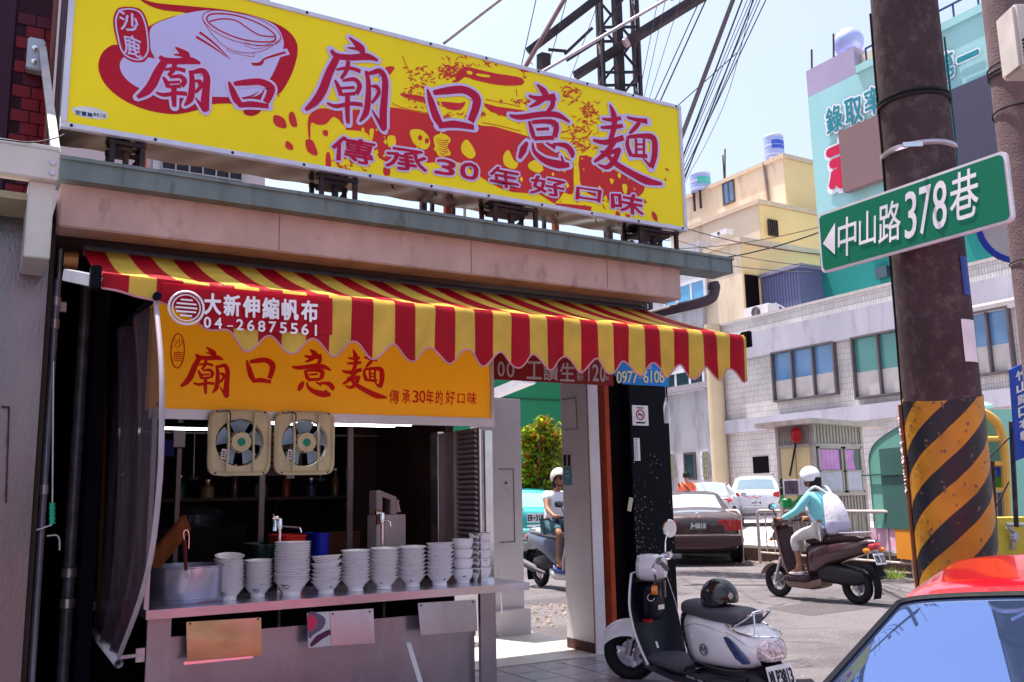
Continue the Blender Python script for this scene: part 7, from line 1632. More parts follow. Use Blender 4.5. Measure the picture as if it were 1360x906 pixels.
def sed_parts(t):
    for s in (-1, 1):
        mb = MB(); mb.poly([(-2.245, s*.76, .66), (-2.245, s*.76, .86), (-2.245, s*.38, .86), (-2.245, s*.38, .66)], (.08, 0, 0)); mb.build('tail_light', REDG, t, world=False, bevel=.01)
        mb = MB(); mb.bb((-2.22, s*.765, .67), (-2.02, s*.82, .85)); mb.build('tail_light', REDG, t, world=False, bevel=.01)
    mb = MB(); rg_ = [se((x, 0, .48), w_, h_, 20, 5) for x, w_, h_ in ((-2.36, .70, .08), (-2.34, .80, .12), (-2.20, .86, .13), (-2.0, .87, .12))]; mb.loft(rg_); mb.build('bumper', BRD, t, smooth=True, world=False)
    mb = MB(); mb.bb((-2.352, -.80, .565), (-2.30, .80, .592)); mb.build('bumper_strip', STEEL_B, t, world=False)
    plate(t, -2.262, .0, .76, .33, .16, 'J-8818', -1, mat('plate_dark', (.10, .12, .11), .4), PLATEW)
    mb = MB(); mb.tube([(-2.25+0, .045*math.cos(k*.4), .965+.045*math.sin(k*.4)) for k in range(16)], .005, 4, closed=True); mb.build('emblem', CHROME, t, world=False)
    mb = MB(); mb.bb((-2.0, -.6, .22), (-1.5, .6, .40)); mb.build('underbody', RUBBER, t, world=False)
hb = heading(820)
car('parked_car', 'old brown saloon car parked with its rear to the street', 'car', rear_at(926, 19.6, hb, 4.5), hb, SED, .87, SEDZ, BRN, parts=sed_parts, scale=1.10, glass=mat('glass_pale', (.30, .40, .44), .12, 0, .05, coat=1., spec=1.))
SIL = mat('car_silver', (.42, .43, .48), .25, .5, .05, coat=.8)
def sil_parts(t):
    for s in (-1, 1):
        mb = MB(); mb.loft([se((-2.20, s*.62, .84), .17, .075, 14, 3), se((-2.05, s*.70, .86), .16, .07, 14, 3)]); mb.build('tail_light', REDG, t, smooth=True, world=False)
        mb = MB(); mb.loft([se((.62, s*1.0, 1.02), .09, .07, 12), se((.72, s*1.0, 1.02), .08, .06, 12)]); mb.build('mirror', SIL, t, smooth=True, world=False)
    mb = MB(); mb.loft([se((x, 0, .45), w_, h_, 20, 4) for x, w_, h_ in ((-2.33, .66, .10), (-2.30, .78, .15), (-2.1, .86, .16))]); mb.build('bumper', SIL, t, smooth=True, world=False)
    plate(t, -2.262, .0, .78, .33, .15, '6183-J')
hs = heading(1080)
car('parked_car', 'silver saloon car parked beyond the person in orange', 'car', rear_at(934, 29.5, hs, 4.5, .31), hs, SED, .87, SEDZ, SIL, parts=sil_parts, scale=1.12)
SUV = [(-2.2, .86, .80, .74, .66, .40), (-2.18, 1.08, 1.03, .84, .74, .28), (-2.10, 1.16, 1.08, .88, .76, .26), (-1.78, 1.62, 1.12, .90, .62, .26), (-1.0, 1.69, 1.10, .91, .64, .26), (-.95, 1.69, 1.10, .91, .64, .26), (-.1, 1.70, 1.08, .91, .64, .26), (-.05, 1.70, 1.08, .91, .64, .26), (.6, 1.64, 1.06, .91, .62, .26), (1.30, 1.16, 1.05, .90, .74, .26), (1.9, 1.06, .98, .88, .74, .28), (2.15, .94, .86, .82, .70, .30), (2.22, .66, .60, .72, .62, .38)]
SUVZ = {2: 'rw', 3: 'side', 5: 'side', 7: 'side', 8: 'ws'}
SUW = mat('car_white', (.62, .63, .70), .25, .2, .04, coat=.8)
def suv_parts(t):
    for s in (-1, 1):
        mb = MB(); mb.loft([se((-2.215, s*.70, 1.04), .17, .09, 14, 2.4), se((-2.0, s*.80, 1.08), .12, .10, 14, 2.4)]); mb.build('tail_light', REDG, t, smooth=True, world=False)
        mb = MB(); mb.bar((-1.6, s*.60, 1.70), (.4, s*.62, 1.73), .03, .04); mb.build('roof_rail', GREY_PL, t, world=False)
    mb = MB(); mb.loft([se((x, 0, .50), w_, h_, 20, 4) for x, w_, h_ in ((-2.30, .70, .12), (-2.27, .84, .18), (-2.0, .92, .2))]); mb.build('bumper', mat('bumper_grey', (.30, .30, .34), .5), t, smooth=True, world=False)
    mb = MB(); mb.bb((-2.31, -.62, .36), (-2.2, .62, .44)); mb.build('skid_plate', GREY_PL, t, world=False)
    mb = MB(); mb.tube([(-2.09, .0, 1.17), (-2.10, .18, 1.16), (-2.10, .30, 1.165)], .010, 5); mb.build('wiper', RUBBER, t, world=False)
    plate(t, -2.23, 0, .78, .34, .15, 'AGT-8')
    mb = MB()
    for q, (y, z, w_) in enumerate(((.32, .98, .10), (.22, .95, .06), (.12, .97, .08), (.0, .94, .10), (-.12, .97, .07), (.06, 1.0, .06))): mb.box((-2.222, y, z), (.006, w_, .03), (random.uniform(-.5, .5), 0, 0))
    mb.build('red_decal', mat('decal_red', (.65, .12, .08), .4), t, world=False)
hv = heading(985)
car('parked_car', 'white sport utility vehicle with red decals parked facing away by the guard booth', 'car', rear_at(1007, 32.5, hv, 4.4, .31), hv, SUV, .91, SUVZ, SUW, parts=suv_parts, scale=1.08, wr_=.34)
TEC = mat('car_teal', (.03, .42, .42), .25, .1, .05, coat=.8)
def teal_parts(t):
    for s in (-1, 1):
        mb = MB(); mb.bb((-2.225, s*.60, .90), (-2.12, s*.80, 1.12)); mb.build('tail_light', REDG, t, world=False, bevel=.01)
    mb = MB(); mb.loft([se((x, 0, .56), w_, h_, 20, 4) for x, w_, h_ in ((-2.32, .74, .10), (-2.29, .88, .14), (-2.0, .92, .15))]); mb.build('bumper', mat('bumper_mint', (.20, .52, .48), .4), t, smooth=True, world=False)
    plate(t, -2.235, -.35, .95, .42, .22, 'ER-318')
    mb = MB(); mb.tube([(-2.12, -.05, 1.13), (-2.06, .05, 1.22), (-1.96, .42, 1.42)], .015, 5); mb.build('wiper', RUBBER, t, world=False)
ht = heading(760)
car('parked_car', 'teal estate car with a rear wiper behind the first scooter rider', 'car', rear_at(693, 23, ht, 4.4), ht, SUV, .91, SUVZ, TEC, parts=teal_parts, scale=1.04, glass=mat('glass_teal', (.30, .50, .50), .12, 0, .1, coat=1., spec=1.))

# red car in the foreground
REDC = mat('car_red', (.50, .004, .012), .14, 0, .02, coat=1.)
RGL = mat('tinted_windscreen', (.17, .27, .58), .02, .92, .02, 2)  # blue of the reflected sky is put into the glass colour
RC_ = [(-2.15, .75, .70, .74, .64, .34), (-2.1, .92, .86, .80, .70, .24), (-1.55, .96, .90, .84, .70, .20), (-1.30, .99, .91, .85, .68, .20), (-.60, 1.285, .92, .86, .56, .20), (-.20, 1.315, .92, .86, .57, .20), (-.14, 1.315, .92, .86, .57, .20), (.32, 1.27, .90, .86, .58, .20), (1.35, .925, .86, .86, .74, .20), (1.75, .86, .80, .84, .70, .20), (2.05, .74, .68, .80, .68, .24), (2.15, .56, .51, .72, .62, .34)]
def red_parts(t):
    def wp(u, v): return None
    mb = MB()
    # black strip along the windscreen edges
    gl = [o for o in KIDS(t) if o.name.startswith('windscreen')][0].data; V_ = [v.co.copy() for v in gl.vertices]
    cnt = {}
    for p in gl.polygons:
        for e in p.edge_keys: cnt[e] = cnt.get(e, 0)+1
    nx = {}
    for e, c in cnt.items():
        if c == 1: nx.setdefault(e[0], []).append(e[1]); nx.setdefault(e[1], []).append(e[0])
    k0 = next(iter(nx)); loop = [k0]; prev = None; cur = k0
    while True:
        q = [i for i in nx[cur] if i != prev]
        if not q or q[0] == k0 or len(loop) > len(nx): break
        prev, cur = cur, q[0]; loop.append(cur)
    mb.tube([V_[i] for i in loop], .013, 6, closed=True)
    mb.build('windscreen_seal', BLACKP, t, world=False, smooth=True)
    mb = MB(); mb.tube([(1.30, -.5, .955), (1.22, -.1, .985), (1.18, .45, 1.0)], .008, 5); mb.build('wiper', RUBBER, t, world=False)
    for s in (-1, 1):
        mb = MB(); mb.loft([se((.95, s*.98, .98), .08, .06, 12), se((1.08, s*.98, .98), .07, .05, 12)]); mb.build('mirror', REDC, t, smooth=True, world=False)
        mb = MB(); mb.loft([se((2.05, s*.56, .66), .18, .07, 14, 3), se((2.16, s*.54, .64), .15, .05, 14, 3)]); mb.build('headlight', CLR, t, smooth=True, world=False)
fdir = Vector((-.92, -.39)).normalized()
ptop = PD(1214, 788, 2.5); rgt = Vector((fdir.y, -fdir.x))   # car's right side
loc = Vector((ptop.x, ptop.y))-fdir*.38-rgt*.55
car('parked_car', 'glossy red car filling the lower right corner, sky reflected in its windscreen', 'car', (loc.x, loc.y, 0), fdir, RC_, .86, {3: 'rw', 4: 'side', 6: 'side', 7: 'ws'}, REDC, lv=3, full=True, glass=RGL, parts=red_parts, wr_=.30)

# ---------------------------------------------------------------- helmets
def helmet_mb(c, r, front=(1, 0, 0), lim=118, flim=78, M=None, ry=.88):
    mb = MB(); c = Vector(c)
    def shell(k):
        def P(u, v):
            a = (u-.5)*2*math.pi; f = max(0, math.cos(a)); L0 = lim-(lim-flim)*min(1, (f*1.6))**1.0
            th = math.radians(L0)*v; p = Vector((math.sin(th)*math.cos(a)*r*k*1.05, math.sin(th)*math.sin(a)*r*k*ry, math.cos(th)*r*k))
            return c+(M@p if M else p)
        return P
    mb.grid(shell(1), 40, 14); mb2 = MB(); mb2.grid(shell(.90), 40, 14)
    return mb, mb2
# ---------------------------------------------------------------- scooters
def torus_wheel(t, x, r, tw, hub, spokes=5):
    mb = MB(); N = 32; M_ = 10
    def P(u, v): a = 2*math.pi*u; b = 2*math.pi*v; R0 = r-tw; return (x+(R0+tw*math.cos(b))*math.cos(a), tw*.95*math.sin(b), r+(R0+tw*math.cos(b))*math.sin(a))
    mb.grid(P, N, M_); w_ = mb.build('wheel', RUBBER, t, smooth=True, world=False)
    mb = MB(); ri = r-tw*1.7; mb.lathe([(ri, -.028), (ri+.018, -.03), (ri+.018, .03), (ri, .028)], (x, 0, r), 'Y', 28, ring=True)
    for k in range(spokes):
        a = k*2*math.pi/spokes+.3; mb.bar((x+.02*math.cos(a), -.0, r+.02*math.sin(a)), (x+ri*math.cos(a), 0, r+ri*math.sin(a)), .028, .022, up=(0, 1, 0))
    mb.lathe([(0, -.05), (.035, -.05), (.035, .05), (0, .05)], (x, 0, r), 'Y', 14); mb.build('rim', hub, w_, smooth=True, world=False)
    mb = MB(); mb.lathe([(.03, -.036), (.085, -.036), (.085, -.032), (.03, -.032)], (x, 0, r), 'Y', 20, ring=True); mb.build('brake_disc', STEEL, w_, world=False)
def loftx(L0, p=2.6, n=20): return [se((x, 0, z), w_, h_, n, p) for x, z, w_, h_ in L0]
def modern(label, loc, head, scale, c_body, c_lower, c_seat, c_shield, plate_txt, extra=None, z=0.):
    t = thing('motor_scooter', label, 'scooter', loc, (0, 0, math.atan2(head[1], head[0])), scale=scale)
    torus_wheel(t, .62, .215, .048, RIM); torus_wheel(t, -.60, .215, .052, RIM, 3)
    B = lambda mb, n_, m, **k: mb.build(n_, m, t, smooth=True, world=False, **k)
    mb = MB(); [mb.tube([(.62, s*.07, .215), (.50, s*.07, .52)], [.020, .024], 8) for s in (-1, 1)]; B(mb, 'fork', STEEL)
    mb = MB(); mb.grid(lambda u, v: (.62+.265*math.cos(math.radians(20+140*u)), (v-.5)*.15, .215+.265*math.sin(math.radians(20+140*u))-.03*abs(v-.5)*2), 12, 4, (0, 0, -.008)); B(mb, 'front_fender', c_lower)
    # apron: outer and inner skin
    def ap_(k, off): return lambda u, v: (.36+.17*v+.02*math.sin(v*3)-.09*(2*u-1)**2*(1-.3*v)+off, (u-.5)*2*(.20-.035*v)*(1-.25*max(0, .25-v)*4), .26+.66*v)
    mb = MB(); mb.grid(ap_(0, .03), 12, 14, (-.012, 0, 0)); B(mb, 'front_apron', c_body)
    mb = MB(); mb.grid(ap_(0, .012), 12, 14, (-.012, 0, 0)); B(mb, 'inner_shield', c_shield)
    for s in (0, 1):
        mb = MB(); f_ = ap_(0, .018); mb.tube([f_(s, v/10) for v in range(11)], .014, 6); B(mb, 'shield_edge', c_lower)
    mb = MB(); mb.loft(loftx([(.36, .98, .05, .03), (.40, .98, .12, .065), (.50, .97, .13, .085), (.60, .94, .10, .07), (.65, .92, .05, .03)])); B(mb, 'handlebar_cowl', c_body)
    mb = MB(); mb.loft(loftx([(.60, .80, .09, .06), (.66, .79, .07, .05), (.68, .78, .02, .02)])); B(mb, 'headlight', CLR)
    for s in (-1, 1):
        mb = MB(); mb.tube([(.42, s*.08, 1.0), (.38, s*.22, 1.01), (.33, s*.33, 1.0)], [.014, .017, .018], 8); B(mb, 'grip', RUBBER)
        mb = MB(); mb.tube([(.42, s*.18, 1.02), (.43, s*.24, 1.15)], .007, 6); m_ = B(mb, 'mirror_stalk', RUBBER)
        mb = MB(); mb.loft([se((x, s*.27, 1.19), w_, h_, 14, 3) for x, w_, h_ in ((.405, .065, .04), (.42, .072, .045), (.45, .04, .02))]); mi_ = mb.build('mirror', BLACKG, t, smooth=True, world=False)
        mb = MB(); mb.loft([se((x, s*.27, 1.19), .058, .034, 14, 3) for x in (.404, .4035)]); mb.build('mirror_glass', CHROME, mi_, world=False)
        mb = MB(); mb.loft([se((.56, s*.16, .76), .03, .02, 10), se((.60, s*.15, .76), .02, .014, 10)]); B(mb, 'front_signal', ORG)
    mb = MB(); mb.loft(loftx([(.40, .27, .16, .035), (.34, .275, .17, .04), (.05, .275, .17, .045), (.0, .30, .15, .06)], 4)); B(mb, 'floorboard', c_shield)
    mb = MB(); mb.loft(loftx([(.42, .21, .10, .03), (.34, .20, .15, .05), (.0, .20, .15, .06), (-.15, .24, .12, .06)], 4)); B(mb, 'lower_fairing', c_lower)
    mb = MB(); mb.loft(loftx([(.06, .50, .10, .20), (-.02, .52, .15, .21), (-.25, .60, .165, .15), (-.55, .66, .155, .12), (-.80, .71, .10, .09), (-.92, .74, .05, .05)], 2.8)); B(mb, 'body', c_body)
    mb = MB(); mb.loft(loftx([(.07, .745, .08, .02), (.0, .755, .125, .045), (-.25, .765, .14, .045), (-.42, .79, .145, .05), (-.70, .80, .12, .045), (-.80, .80, .08, .02)], 3)); B(mb, 'seat', c_seat)
    mb = MB(); mb.loft(loftx([(-.10, .36, .10, .10), (-.30, .36, .14, .13), (-.60, .33, .13, .11), (-.74, .32, .05, .06)], 3)); B(mb, 'engine', mat('engine_black', (.018, .016, .020), .5, .3))
    mb = MB(); mb.tube([(-.25, -.13, .22), (-.45, -.17, .26), (-.50, -.18, .28), (-.86, -.19, .36)], [.02, .03, .055, .05], 12); B(mb, 'exhaust', GREY_PL)
    mb = MB(); mb.grid(lambda u, v: (-.60+.29*math.cos(math.radians(110+95*u)), (v-.5)*.15, .215+.29*math.sin(math.radians(110+95*u))), 10, 3, (0, 0, -.008)); mb.bar((-.86, 0, .52), (-.96, 0, .36), .14, .015); B(mb, 'rear_fender', BLACKP)
    mb = MB(); mb.loft(loftx([(-.86, .70, .09, .045), (-.93, .71, .075, .04), (-.955, .71, .04, .02)], 3)); B(mb, 'tail_light', REDG)
    for s in (-1, 1):
        mb = MB(); mb.loft([se((x, s*.15, .66), w_, w_, 10) for x, w_ in ((-.84, .02), (-.87, .032), (-.91, .028), (-.925, .01))]); B(mb, 'rear_signal', ORG)
    plate(t, -.945, 0, .56, .20, .14, plate_txt, -1, pitch=.35)
    mb = MB(); mb.tube([(-.50, .13, .86), (-.78, .11, .87), (-.86, 0, .87), (-.78, -.11, .87), (-.50, -.13, .86)], .011, 8); B(mb, 'grab_rail', STEEL)
    if extra: extra(t)
    return t
SKIN = mat('skin', (.42, .22, .15), .55, 0, .06, 6); SKIN2 = mat('skin_tan', (.30, .14, .09), .55, 0, .06, 6)
def rider(label, base, s, shirt, trousers, skinm, shoe, helm, sleeves='long', shorts=False, glasses=False, foot_l=None, look=0.):
    """person astride the scooter `base` (same frame)"""
    t = bpy.data.objects.new('person', None); C.objects.link(t); t.location = base.location; t.rotation_euler = base.rotation_euler; t.scale = base.scale
    ROOTM[t.name] = ROOTM[base.name]; tag(t, label, 'person')
    N = []; E = []
    def nd(x, y, z, r, ry=None, to=None): N.append((x, y, z, r, ry or r)); i = len(N)-1; (E.append((to, i)) if to is not None else None); return i
    p = nd(-.20, 0, .90, .12, .09); sp_ = nd(-.19, 0, 1.04, .11, .085, p); ch = nd(-.13, 0, 1.22, .125, .09, sp_); nb_ = nd(-.08, 0, 1.36, .06, .06, ch); nk = nd(-.05, 0, 1.43, .048, .05, nb_)
    jw = nd(-.005, 0, 1.49, .062, .066, nk); hd = nd(-.01, 0, 1.565, .078, .09, jw); nd(-.015, 0, 1.64, .05, .055, hd); nd(.085, 0, 1.52, .013, .013, jw)
    for sg_ in (-1, 1):
        sh = nd(-.10, sg_*.16, 1.33, .052, .052, ch); el = nd(.04, sg_*.245, 1.13, .038, .038, sh); wr2 = nd(.28, sg_*.27, 1.03, .026, .024, el); pm = nd(.335, sg_*.27, 1.03, .034, .022, wr2)
        for f in range(4):
            yy = sg_*(.235+.023*f); k1 = nd(.37+.004*(f in (1, 2)), yy, 1.04, .0105, .0105, pm); k2 = nd(.385, yy, 1.01, .009, .009, k1); nd(.36, yy, .995-.002*f, .008, .008, k2)
        th = nd(.33, sg_*.225, 1.01, .012, .012, pm); nd(.35, sg_*.215, .985, .009, .009, th)
        hp = nd(-.16, sg_*.09, .87, .085, .085, p); kn = nd(.20, sg_*.14, .80, .058, .056, hp); an = nd(.14, sg_*.13, .40, .036, .034, kn); he = nd(.12, sg_*.13, .35, .036, .03, an); nd(.30, sg_*.13, .335, .034, .018, an)
    body = skin('body', N, E, skinm, t, 1, 0)
    # clothes: slightly larger skins over the same joints
    A = []; EA = []
    def na(L, x, y, z, r, ry=None, to=None, EE=None): L.append((x, y, z, r, ry or r)); i = len(L)-1; (EE.append((to, i)) if to is not None else None); return i
    p = na(A, -.20, 0, .86, .175, .145); a1 = na(A, -.20, 0, .98, .165, .135, p, EA); a2 = na(A, -.16, 0, 1.12, .165, .135, a1, EA); a3 = na(A, -.12, 0, 1.26, .155, .118, a2, EA); a4 = na(A, -.085, 0, 1.355, .078, .075, a3, EA)
    for sg_ in (-1, 1):
        sh = na(A, -.10, sg_*.165, 1.325, .070, .068, a3, EA)
        if sleeves == 'long': el = na(A, .04, sg_*.248, 1.13, .052, .052, sh, EA); w2 = na(A, .26, sg_*.27, 1.035, .038, .036, el, EA)
        else: na(A, -.03, sg_*.215, 1.22, .070, .066, sh, EA)
    skin('shirt', A, EA, shirt, t, 1, 0)
    A = []; EA = []; p = na(A, -.20, 0, .88, .150, .115)
    for sg_ in (-1, 1):
        hp = na(A, -.14, sg_*.09, .875, .105, .10, p, EA); m_ = na(A, .06, sg_*.125, .835, .092, .086, hp, EA)
        if shorts: na(A, .17, sg_*.14, .805, .086, .080, m_, EA)
        else: kn = na(A, .20, sg_*.14, .79, .075, .072, m_, EA); na(A, .17, sg_*.135, .60, .066, .062, kn, EA)
    skin('trousers' if not shorts else 'shorts', A, EA, trousers, t, 1, 0)
    for sg_ in (-1, 1):
        A = []; EA = []; a = na(A, .09, sg_*.13, .345, .040, .034); b = na(A, .20, sg_*.13, .338, .046, .030, a, EA); na(A, .33, sg_*.13, .330, .034, .022, b, EA); skin('shoe', A, EA, shoe, t, 1, 0)
    a_, b_ = helmet_mb((-.012, 0, 1.575), .135, ry=.90); h_ = a_.build('helmet', helm, t, smooth=True, world=False); b_.build('helmet_lining', RUBBER, h_, smooth=True, world=False)
    mb = MB(); mb.loft([se((-.085, 0, z), .085, .065*0+.07, 16, 2, 'XY') for z in (1.42, 1.50, 1.56)]); mb.build('hair', mat('hair_black', (.012, .010, .012), .6), t, smooth=True, world=False)
    mb = MB()
    for sg_ in (-1, 1): mb.tube([(-.02, sg_*.10, 1.52), (.02, sg_*.07, 1.46), (.04, 0, 1.445)], .008, 5)
    mb.build('chin_strap', RUBBER, t, smooth=True, world=False)
    for sg_ in (-1, 1):
        mb = MB(); mb.lathe([(0, -.006), (.010, -.004), (.010, .004), (0, .006)], (.080, sg_*.03, 1.555), 'X', 8); mb.build('eye', RUBBER, t, smooth=True, world=False)
    mb = MB(); mb.box((.083, 0, 1.482), (.006, .04, .008)); mb.build('mouth', mat('lip', (.30, .07, .06), .5), t, world=False)
    if glasses:
        mb = MB()
        for sg_ in (-1, 1): mb.tube([(.092, sg_*.034+.024*math.cos(k*.6), 1.555+.016*math.sin(k*.6)) for k in range(10)], .004, 4, closed=True)
        mb.bar((.092, -.012, 1.558), (.092, .012, 1.558), .004); mb.build('glasses', RUBBER, t, world=False)
    return t
# rider seen from behind, light blue top and white backpack
h2 = (G(1038, 793)-G(1140, 803)); h2 = Vector((h2.x, h2.y)).normalized(); mid = (G(1038, 793)+G(1140, 803))/2; s2 = (G(1038, 793)-G(1140, 803)).length/1.22
s2m = modern('dark maroon scooter being ridden past the railing', (mid.x, mid.y, 0), h2, s2*1.03, mat('scooter_maroon', (.055, .018, .024), .22, .2, .05, coat=.8), mat('scooter_bronze', (.20, .13, .11), .35, .5, .05), mat('seat_maroon', (.03, .014, .018), .5), mat('shield_maroon', (.05, .025, .035), .45), 'KVD 213')
r2 = rider('rider in a white helmet and light blue top on the maroon scooter', s2m, 1, mat('top_blue', (.22, .62, .68), .7, 0, .06, 9), mat('trousers_pale', (.56, .52, .52), .8, 0, .06, 6), SKIN2, mat('shoe_pale', (.6, .55, .6), .6), mat('helmet_white', (.75, .73, .82), .2, 0, .04, 4, coat=.5))
bpk = bpy.data.objects.new('backpack', None); C.objects.link(bpk); bpk.location = s2m.location; bpk.rotation_euler = s2m.rotation_euler; bpk.scale = s2m.scale; ROOTM[bpk.name] = ROOTM[s2m.name]; tag(bpk, 'white patterned backpack with a plain lower half worn by the rider', 'backpack')
BKW = mat('bag_white', (.66, .62, .70), .8, 0, .12, 30, .3, 40, col2=(.42, .38, .46), c2scale=22, c2amt=.6); BKP = mat('bag_lilac', (.55, .50, .70), .7, 0, .05, 8)
def bagr(x, z, w_, d_, sh=0): return [Vector((x+p.x, p.y, z)) for p in se((0, 0, 0), d_, w_, 20, 2.8, 'XY')]
mb = MB(); mb.loft([bagr(-.27, 1.36, .05, .03), bagr(-.30, 1.32, .10, .06), bagr(-.34, 1.22, .135, .09), bagr(-.375, 1.08, .155, .115), bagr(-.385, 1.0, .16, .12)]); mb.build('upper_bag', BKW, bpk, smooth=True, world=False)
mb = MB(); mb.loft([bagr(-.385, 1.0, .162, .122), bagr(-.385, .93, .162, .12), bagr(-.37, .86, .14, .10), bagr(-.35, .83, .09, .06)]); mb.build('lower_pocket', BKP, bpk, smooth=True, world=False)
mb = MB()
for sg_ in (-1, 1): mb.tube(smooth_loop([(-.27, sg_*.06, 1.36), (-.16, sg_*.10, 1.435), (-.03, sg_*.11, 1.36), (.0, sg_*.12, 1.22), (-.12, sg_*.15, 1.02), (-.28, sg_*.13, .92)], 4, False), .018, 6)
mb.build('strap', BKW, bpk, smooth=True, world=False)
# rider seen through the passage
D5 = 15.4; q0 = G(719, 779); hd_ = Vector((-.04, -.99)).normalized(); s1 = 1.16
loc1 = Vector((q0.x+hd_.x*.60*s1, q0.y+hd_.y*.60*s1, 0))
s1m = modern('silver and blue scooter ridden past the end of the passage', loc1, hd_, s1, mat('scooter_silver', (.09, .11, .17), .3, .4, .05, coat=.6), mat('scooter_pale', (.52, .50, .48), .35, .3), mat('seat_pale', (.40, .42, .45), .5), mat('shield_blue', (.02, .05, .20), .4), 'MPC 520')
r1 = rider('rider in a pale helmet, white T-shirt and blue shorts seen through the passage', s1m, 1, mat('tshirt_white', (.75, .74, .80), .8, 0, .03), mat('shorts_blue', (.05, .11, .14), .8, 0, .15, 12), SKIN2, mat('sandal', (.22, .10, .07), .6), mat('helmet_cream', (.62, .60, .52), .25, 0, .05, coat=.4), sleeves='short', shorts=True, glasses=True)
# person in orange walking away
po = PD(915, 700, 26.5)
pt = thing('person', 'person with short black hair and an orange shirt behind the brown car', 'person', (po.x, po.y, .31), (0, 0, math.atan2(ray(900, 660).y, ray(900, 660).x)), scale=1.04)
N = []; E = []
def nd(x, y, z, r, ry=None, to=None): N.append((x, y, z, r, ry or r)); i = len(N)-1; (E.append((to, i)) if to is not None else None); return i
p = nd(0, 0, .95, .13, .10); s_ = nd(0, 0, 1.1, .12, .09, p); ch = nd(0, 0, 1.3, .13, .09, s_); nb_ = nd(0, 0, 1.47, .06, .06, ch); nk = nd(.01, 0, 1.53, .05, .05, nb_); hd = nd(.02, 0, 1.62, .075, .085, nk); nd(.02, 0, 1.70, .06, .065, hd); nd(.105, 0, 1.60, .012, .012, hd)
for sg_ in (-1, 1):
    sh = nd(0, sg_*.17, 1.42, .055, .055, ch); el = nd(.02, sg_*.22, 1.14, .04, .04, sh); wr2 = nd(.12, sg_*.20, .92, .028, .026, el); pm = nd(.14, sg_*.20, .85, .034, .02, wr2)
    for f in range(4): k1 = nd(.12+.022*f, sg_*.20, .79-.004*f, .010, .010, pm); nd(.13+.022*f, sg_*.19, .745+.004*f, .008, .008, k1)
    th = nd(.19, sg_*.19, .83, .012, .012, pm); nd(.20, sg_*.18, .79, .009, .009, th)
    hp = nd(0, sg_*.09, .90, .085, .085, p); kn = nd(.03*sg_, sg_*.10, .50, .055, .055, hp); an = nd(0, sg_*.10, .09, .036, .036, kn); nd(.14, sg_*.11, .035, .036, .02, an)
skin('body', N, E, SKIN, pt, 1, 0)
A = []; EA = []
p = na = None
def n3(x, y, z, r, ry=None, to=None): A.append((x, y, z, r, ry or r)); i = len(A)-1; (EA.append((to, i)) if to is not None else None); return i
p = n3(0, 0, .92, .16, .12); a1 = n3(0, 0, 1.1, .15, .11, p); a2 = n3(0, 0, 1.32, .165, .11, a1); n3(0, 0, 1.45, .09, .08, a2)
for sg_ in (-1, 1): sh = n3(0, sg_*.18, 1.415, .075, .072, a2); n3(.01, sg_*.215, 1.22, .075, .07, sh)
skin('shirt', A, EA, mat('shirt_orange', (.78, .16, .08), .8, 0, .06), pt, 1, 0)
A = []; EA = []; p = n3(0, 0, .93, .15, .12)
for sg_ in (-1, 1): hp = n3(0, sg_*.09, .86, .105, .10, p); kn = n3(.03*sg_, sg_*.10, .50, .075, .075, hp); n3(0, sg_*.10, .12, .06, .06, kn)
skin('trousers', A, EA, mat('trousers_dark', (.03, .03, .05), .8), pt, 1, 0)
mb = MB(); mb.loft([se((-.0, 0, z), .075*k, .088*k, 16, 2, 'XY') for z, k in ((1.60, 1.05), (1.66, 1.16), (1.71, 1.08), (1.755, .7), (1.765, .2))]); mb.build('hair', mat('hair_black', (.012, .010, .012), .6), pt, smooth=True, world=False)
mb = MB(); mb.tube([(-.115, .15, 1.48), (-.13, .0, 1.32), (-.125, -.13, 1.12)], .014, 6); mb.build('bag_strap', RUBBER, pt, smooth=True, world=False)

# ---------------------------------------------------------------- white retro scooter in front of the black pillar
fwp = G(827, 902, .1)+Vector((.13, -.02, 0)); rwd = Vector((4.60, 4.50)); 
hr = Vector((fwp.x-rwd.x, fwp.y-rwd.y)).normalized(); sc_ = .99; WB = 1.22
pitch = math.atan(.09/(WB*sc_))
frame_ = (Matrix.Rotation(math.atan2(hr.y, hr.x), 4, 'Z') @ Matrix.Rotation(-pitch, 4, 'Y') @ Matrix.Rotation(R_(-2.5), 4, 'X'))
rear_c = Vector((fwp.x, fwp.y, .1))-(frame_ @ Vector((WB*sc_, 0, 0)))
rt = thing('retro_scooter', 'parked white and black retro scooter with a round headlamp and chrome rack', 'scooter', rear_c, frame_.to_euler(), scale=sc_)
B = lambda mb, n_, m, **k: mb.build(n_, m, rt, smooth=True, world=False, **k)
FRONT = Matrix.Translation((WB-.14, 0, 0)) @ Matrix.Rotation(R_(38), 4, 'Z') @ Matrix.Translation((-(WB-.14), 0, 0))
torus_wheel(rt, WB, .215, .052, STEEL_B, 3); torus_wheel(rt, 0, .215, .052, STEEL_B, 3)
def rx_(L0, p=2.6, n=28): return [se((x, 0, z), w_, h_, n, p) for x, z, w_, h_ in L0]
mb = MB(); mb.grid(lambda u, v: (WB+.0+.258*math.cos(math.radians(38+125*u)), (v-.5)*.20*(1-.30*abs(u-.6)), .215+.258*math.sin(math.radians(38+125*u))-.11*(abs(v-.5)*2)**2.6), 20, 12, (0, 0, -.006)); B(mb, 'front_fender', WHITE_E)
mb = MB(); [mb.tube([(WB, s*.075, .215), (WB-.13, s*.07, .56)], [.020, .022], 8) for s in (-1, 1)]; mb.tube([(WB, .09, .215), (WB-.03, .095, .34)], .03, 8); B(mb, 'fork', STEEL_B)
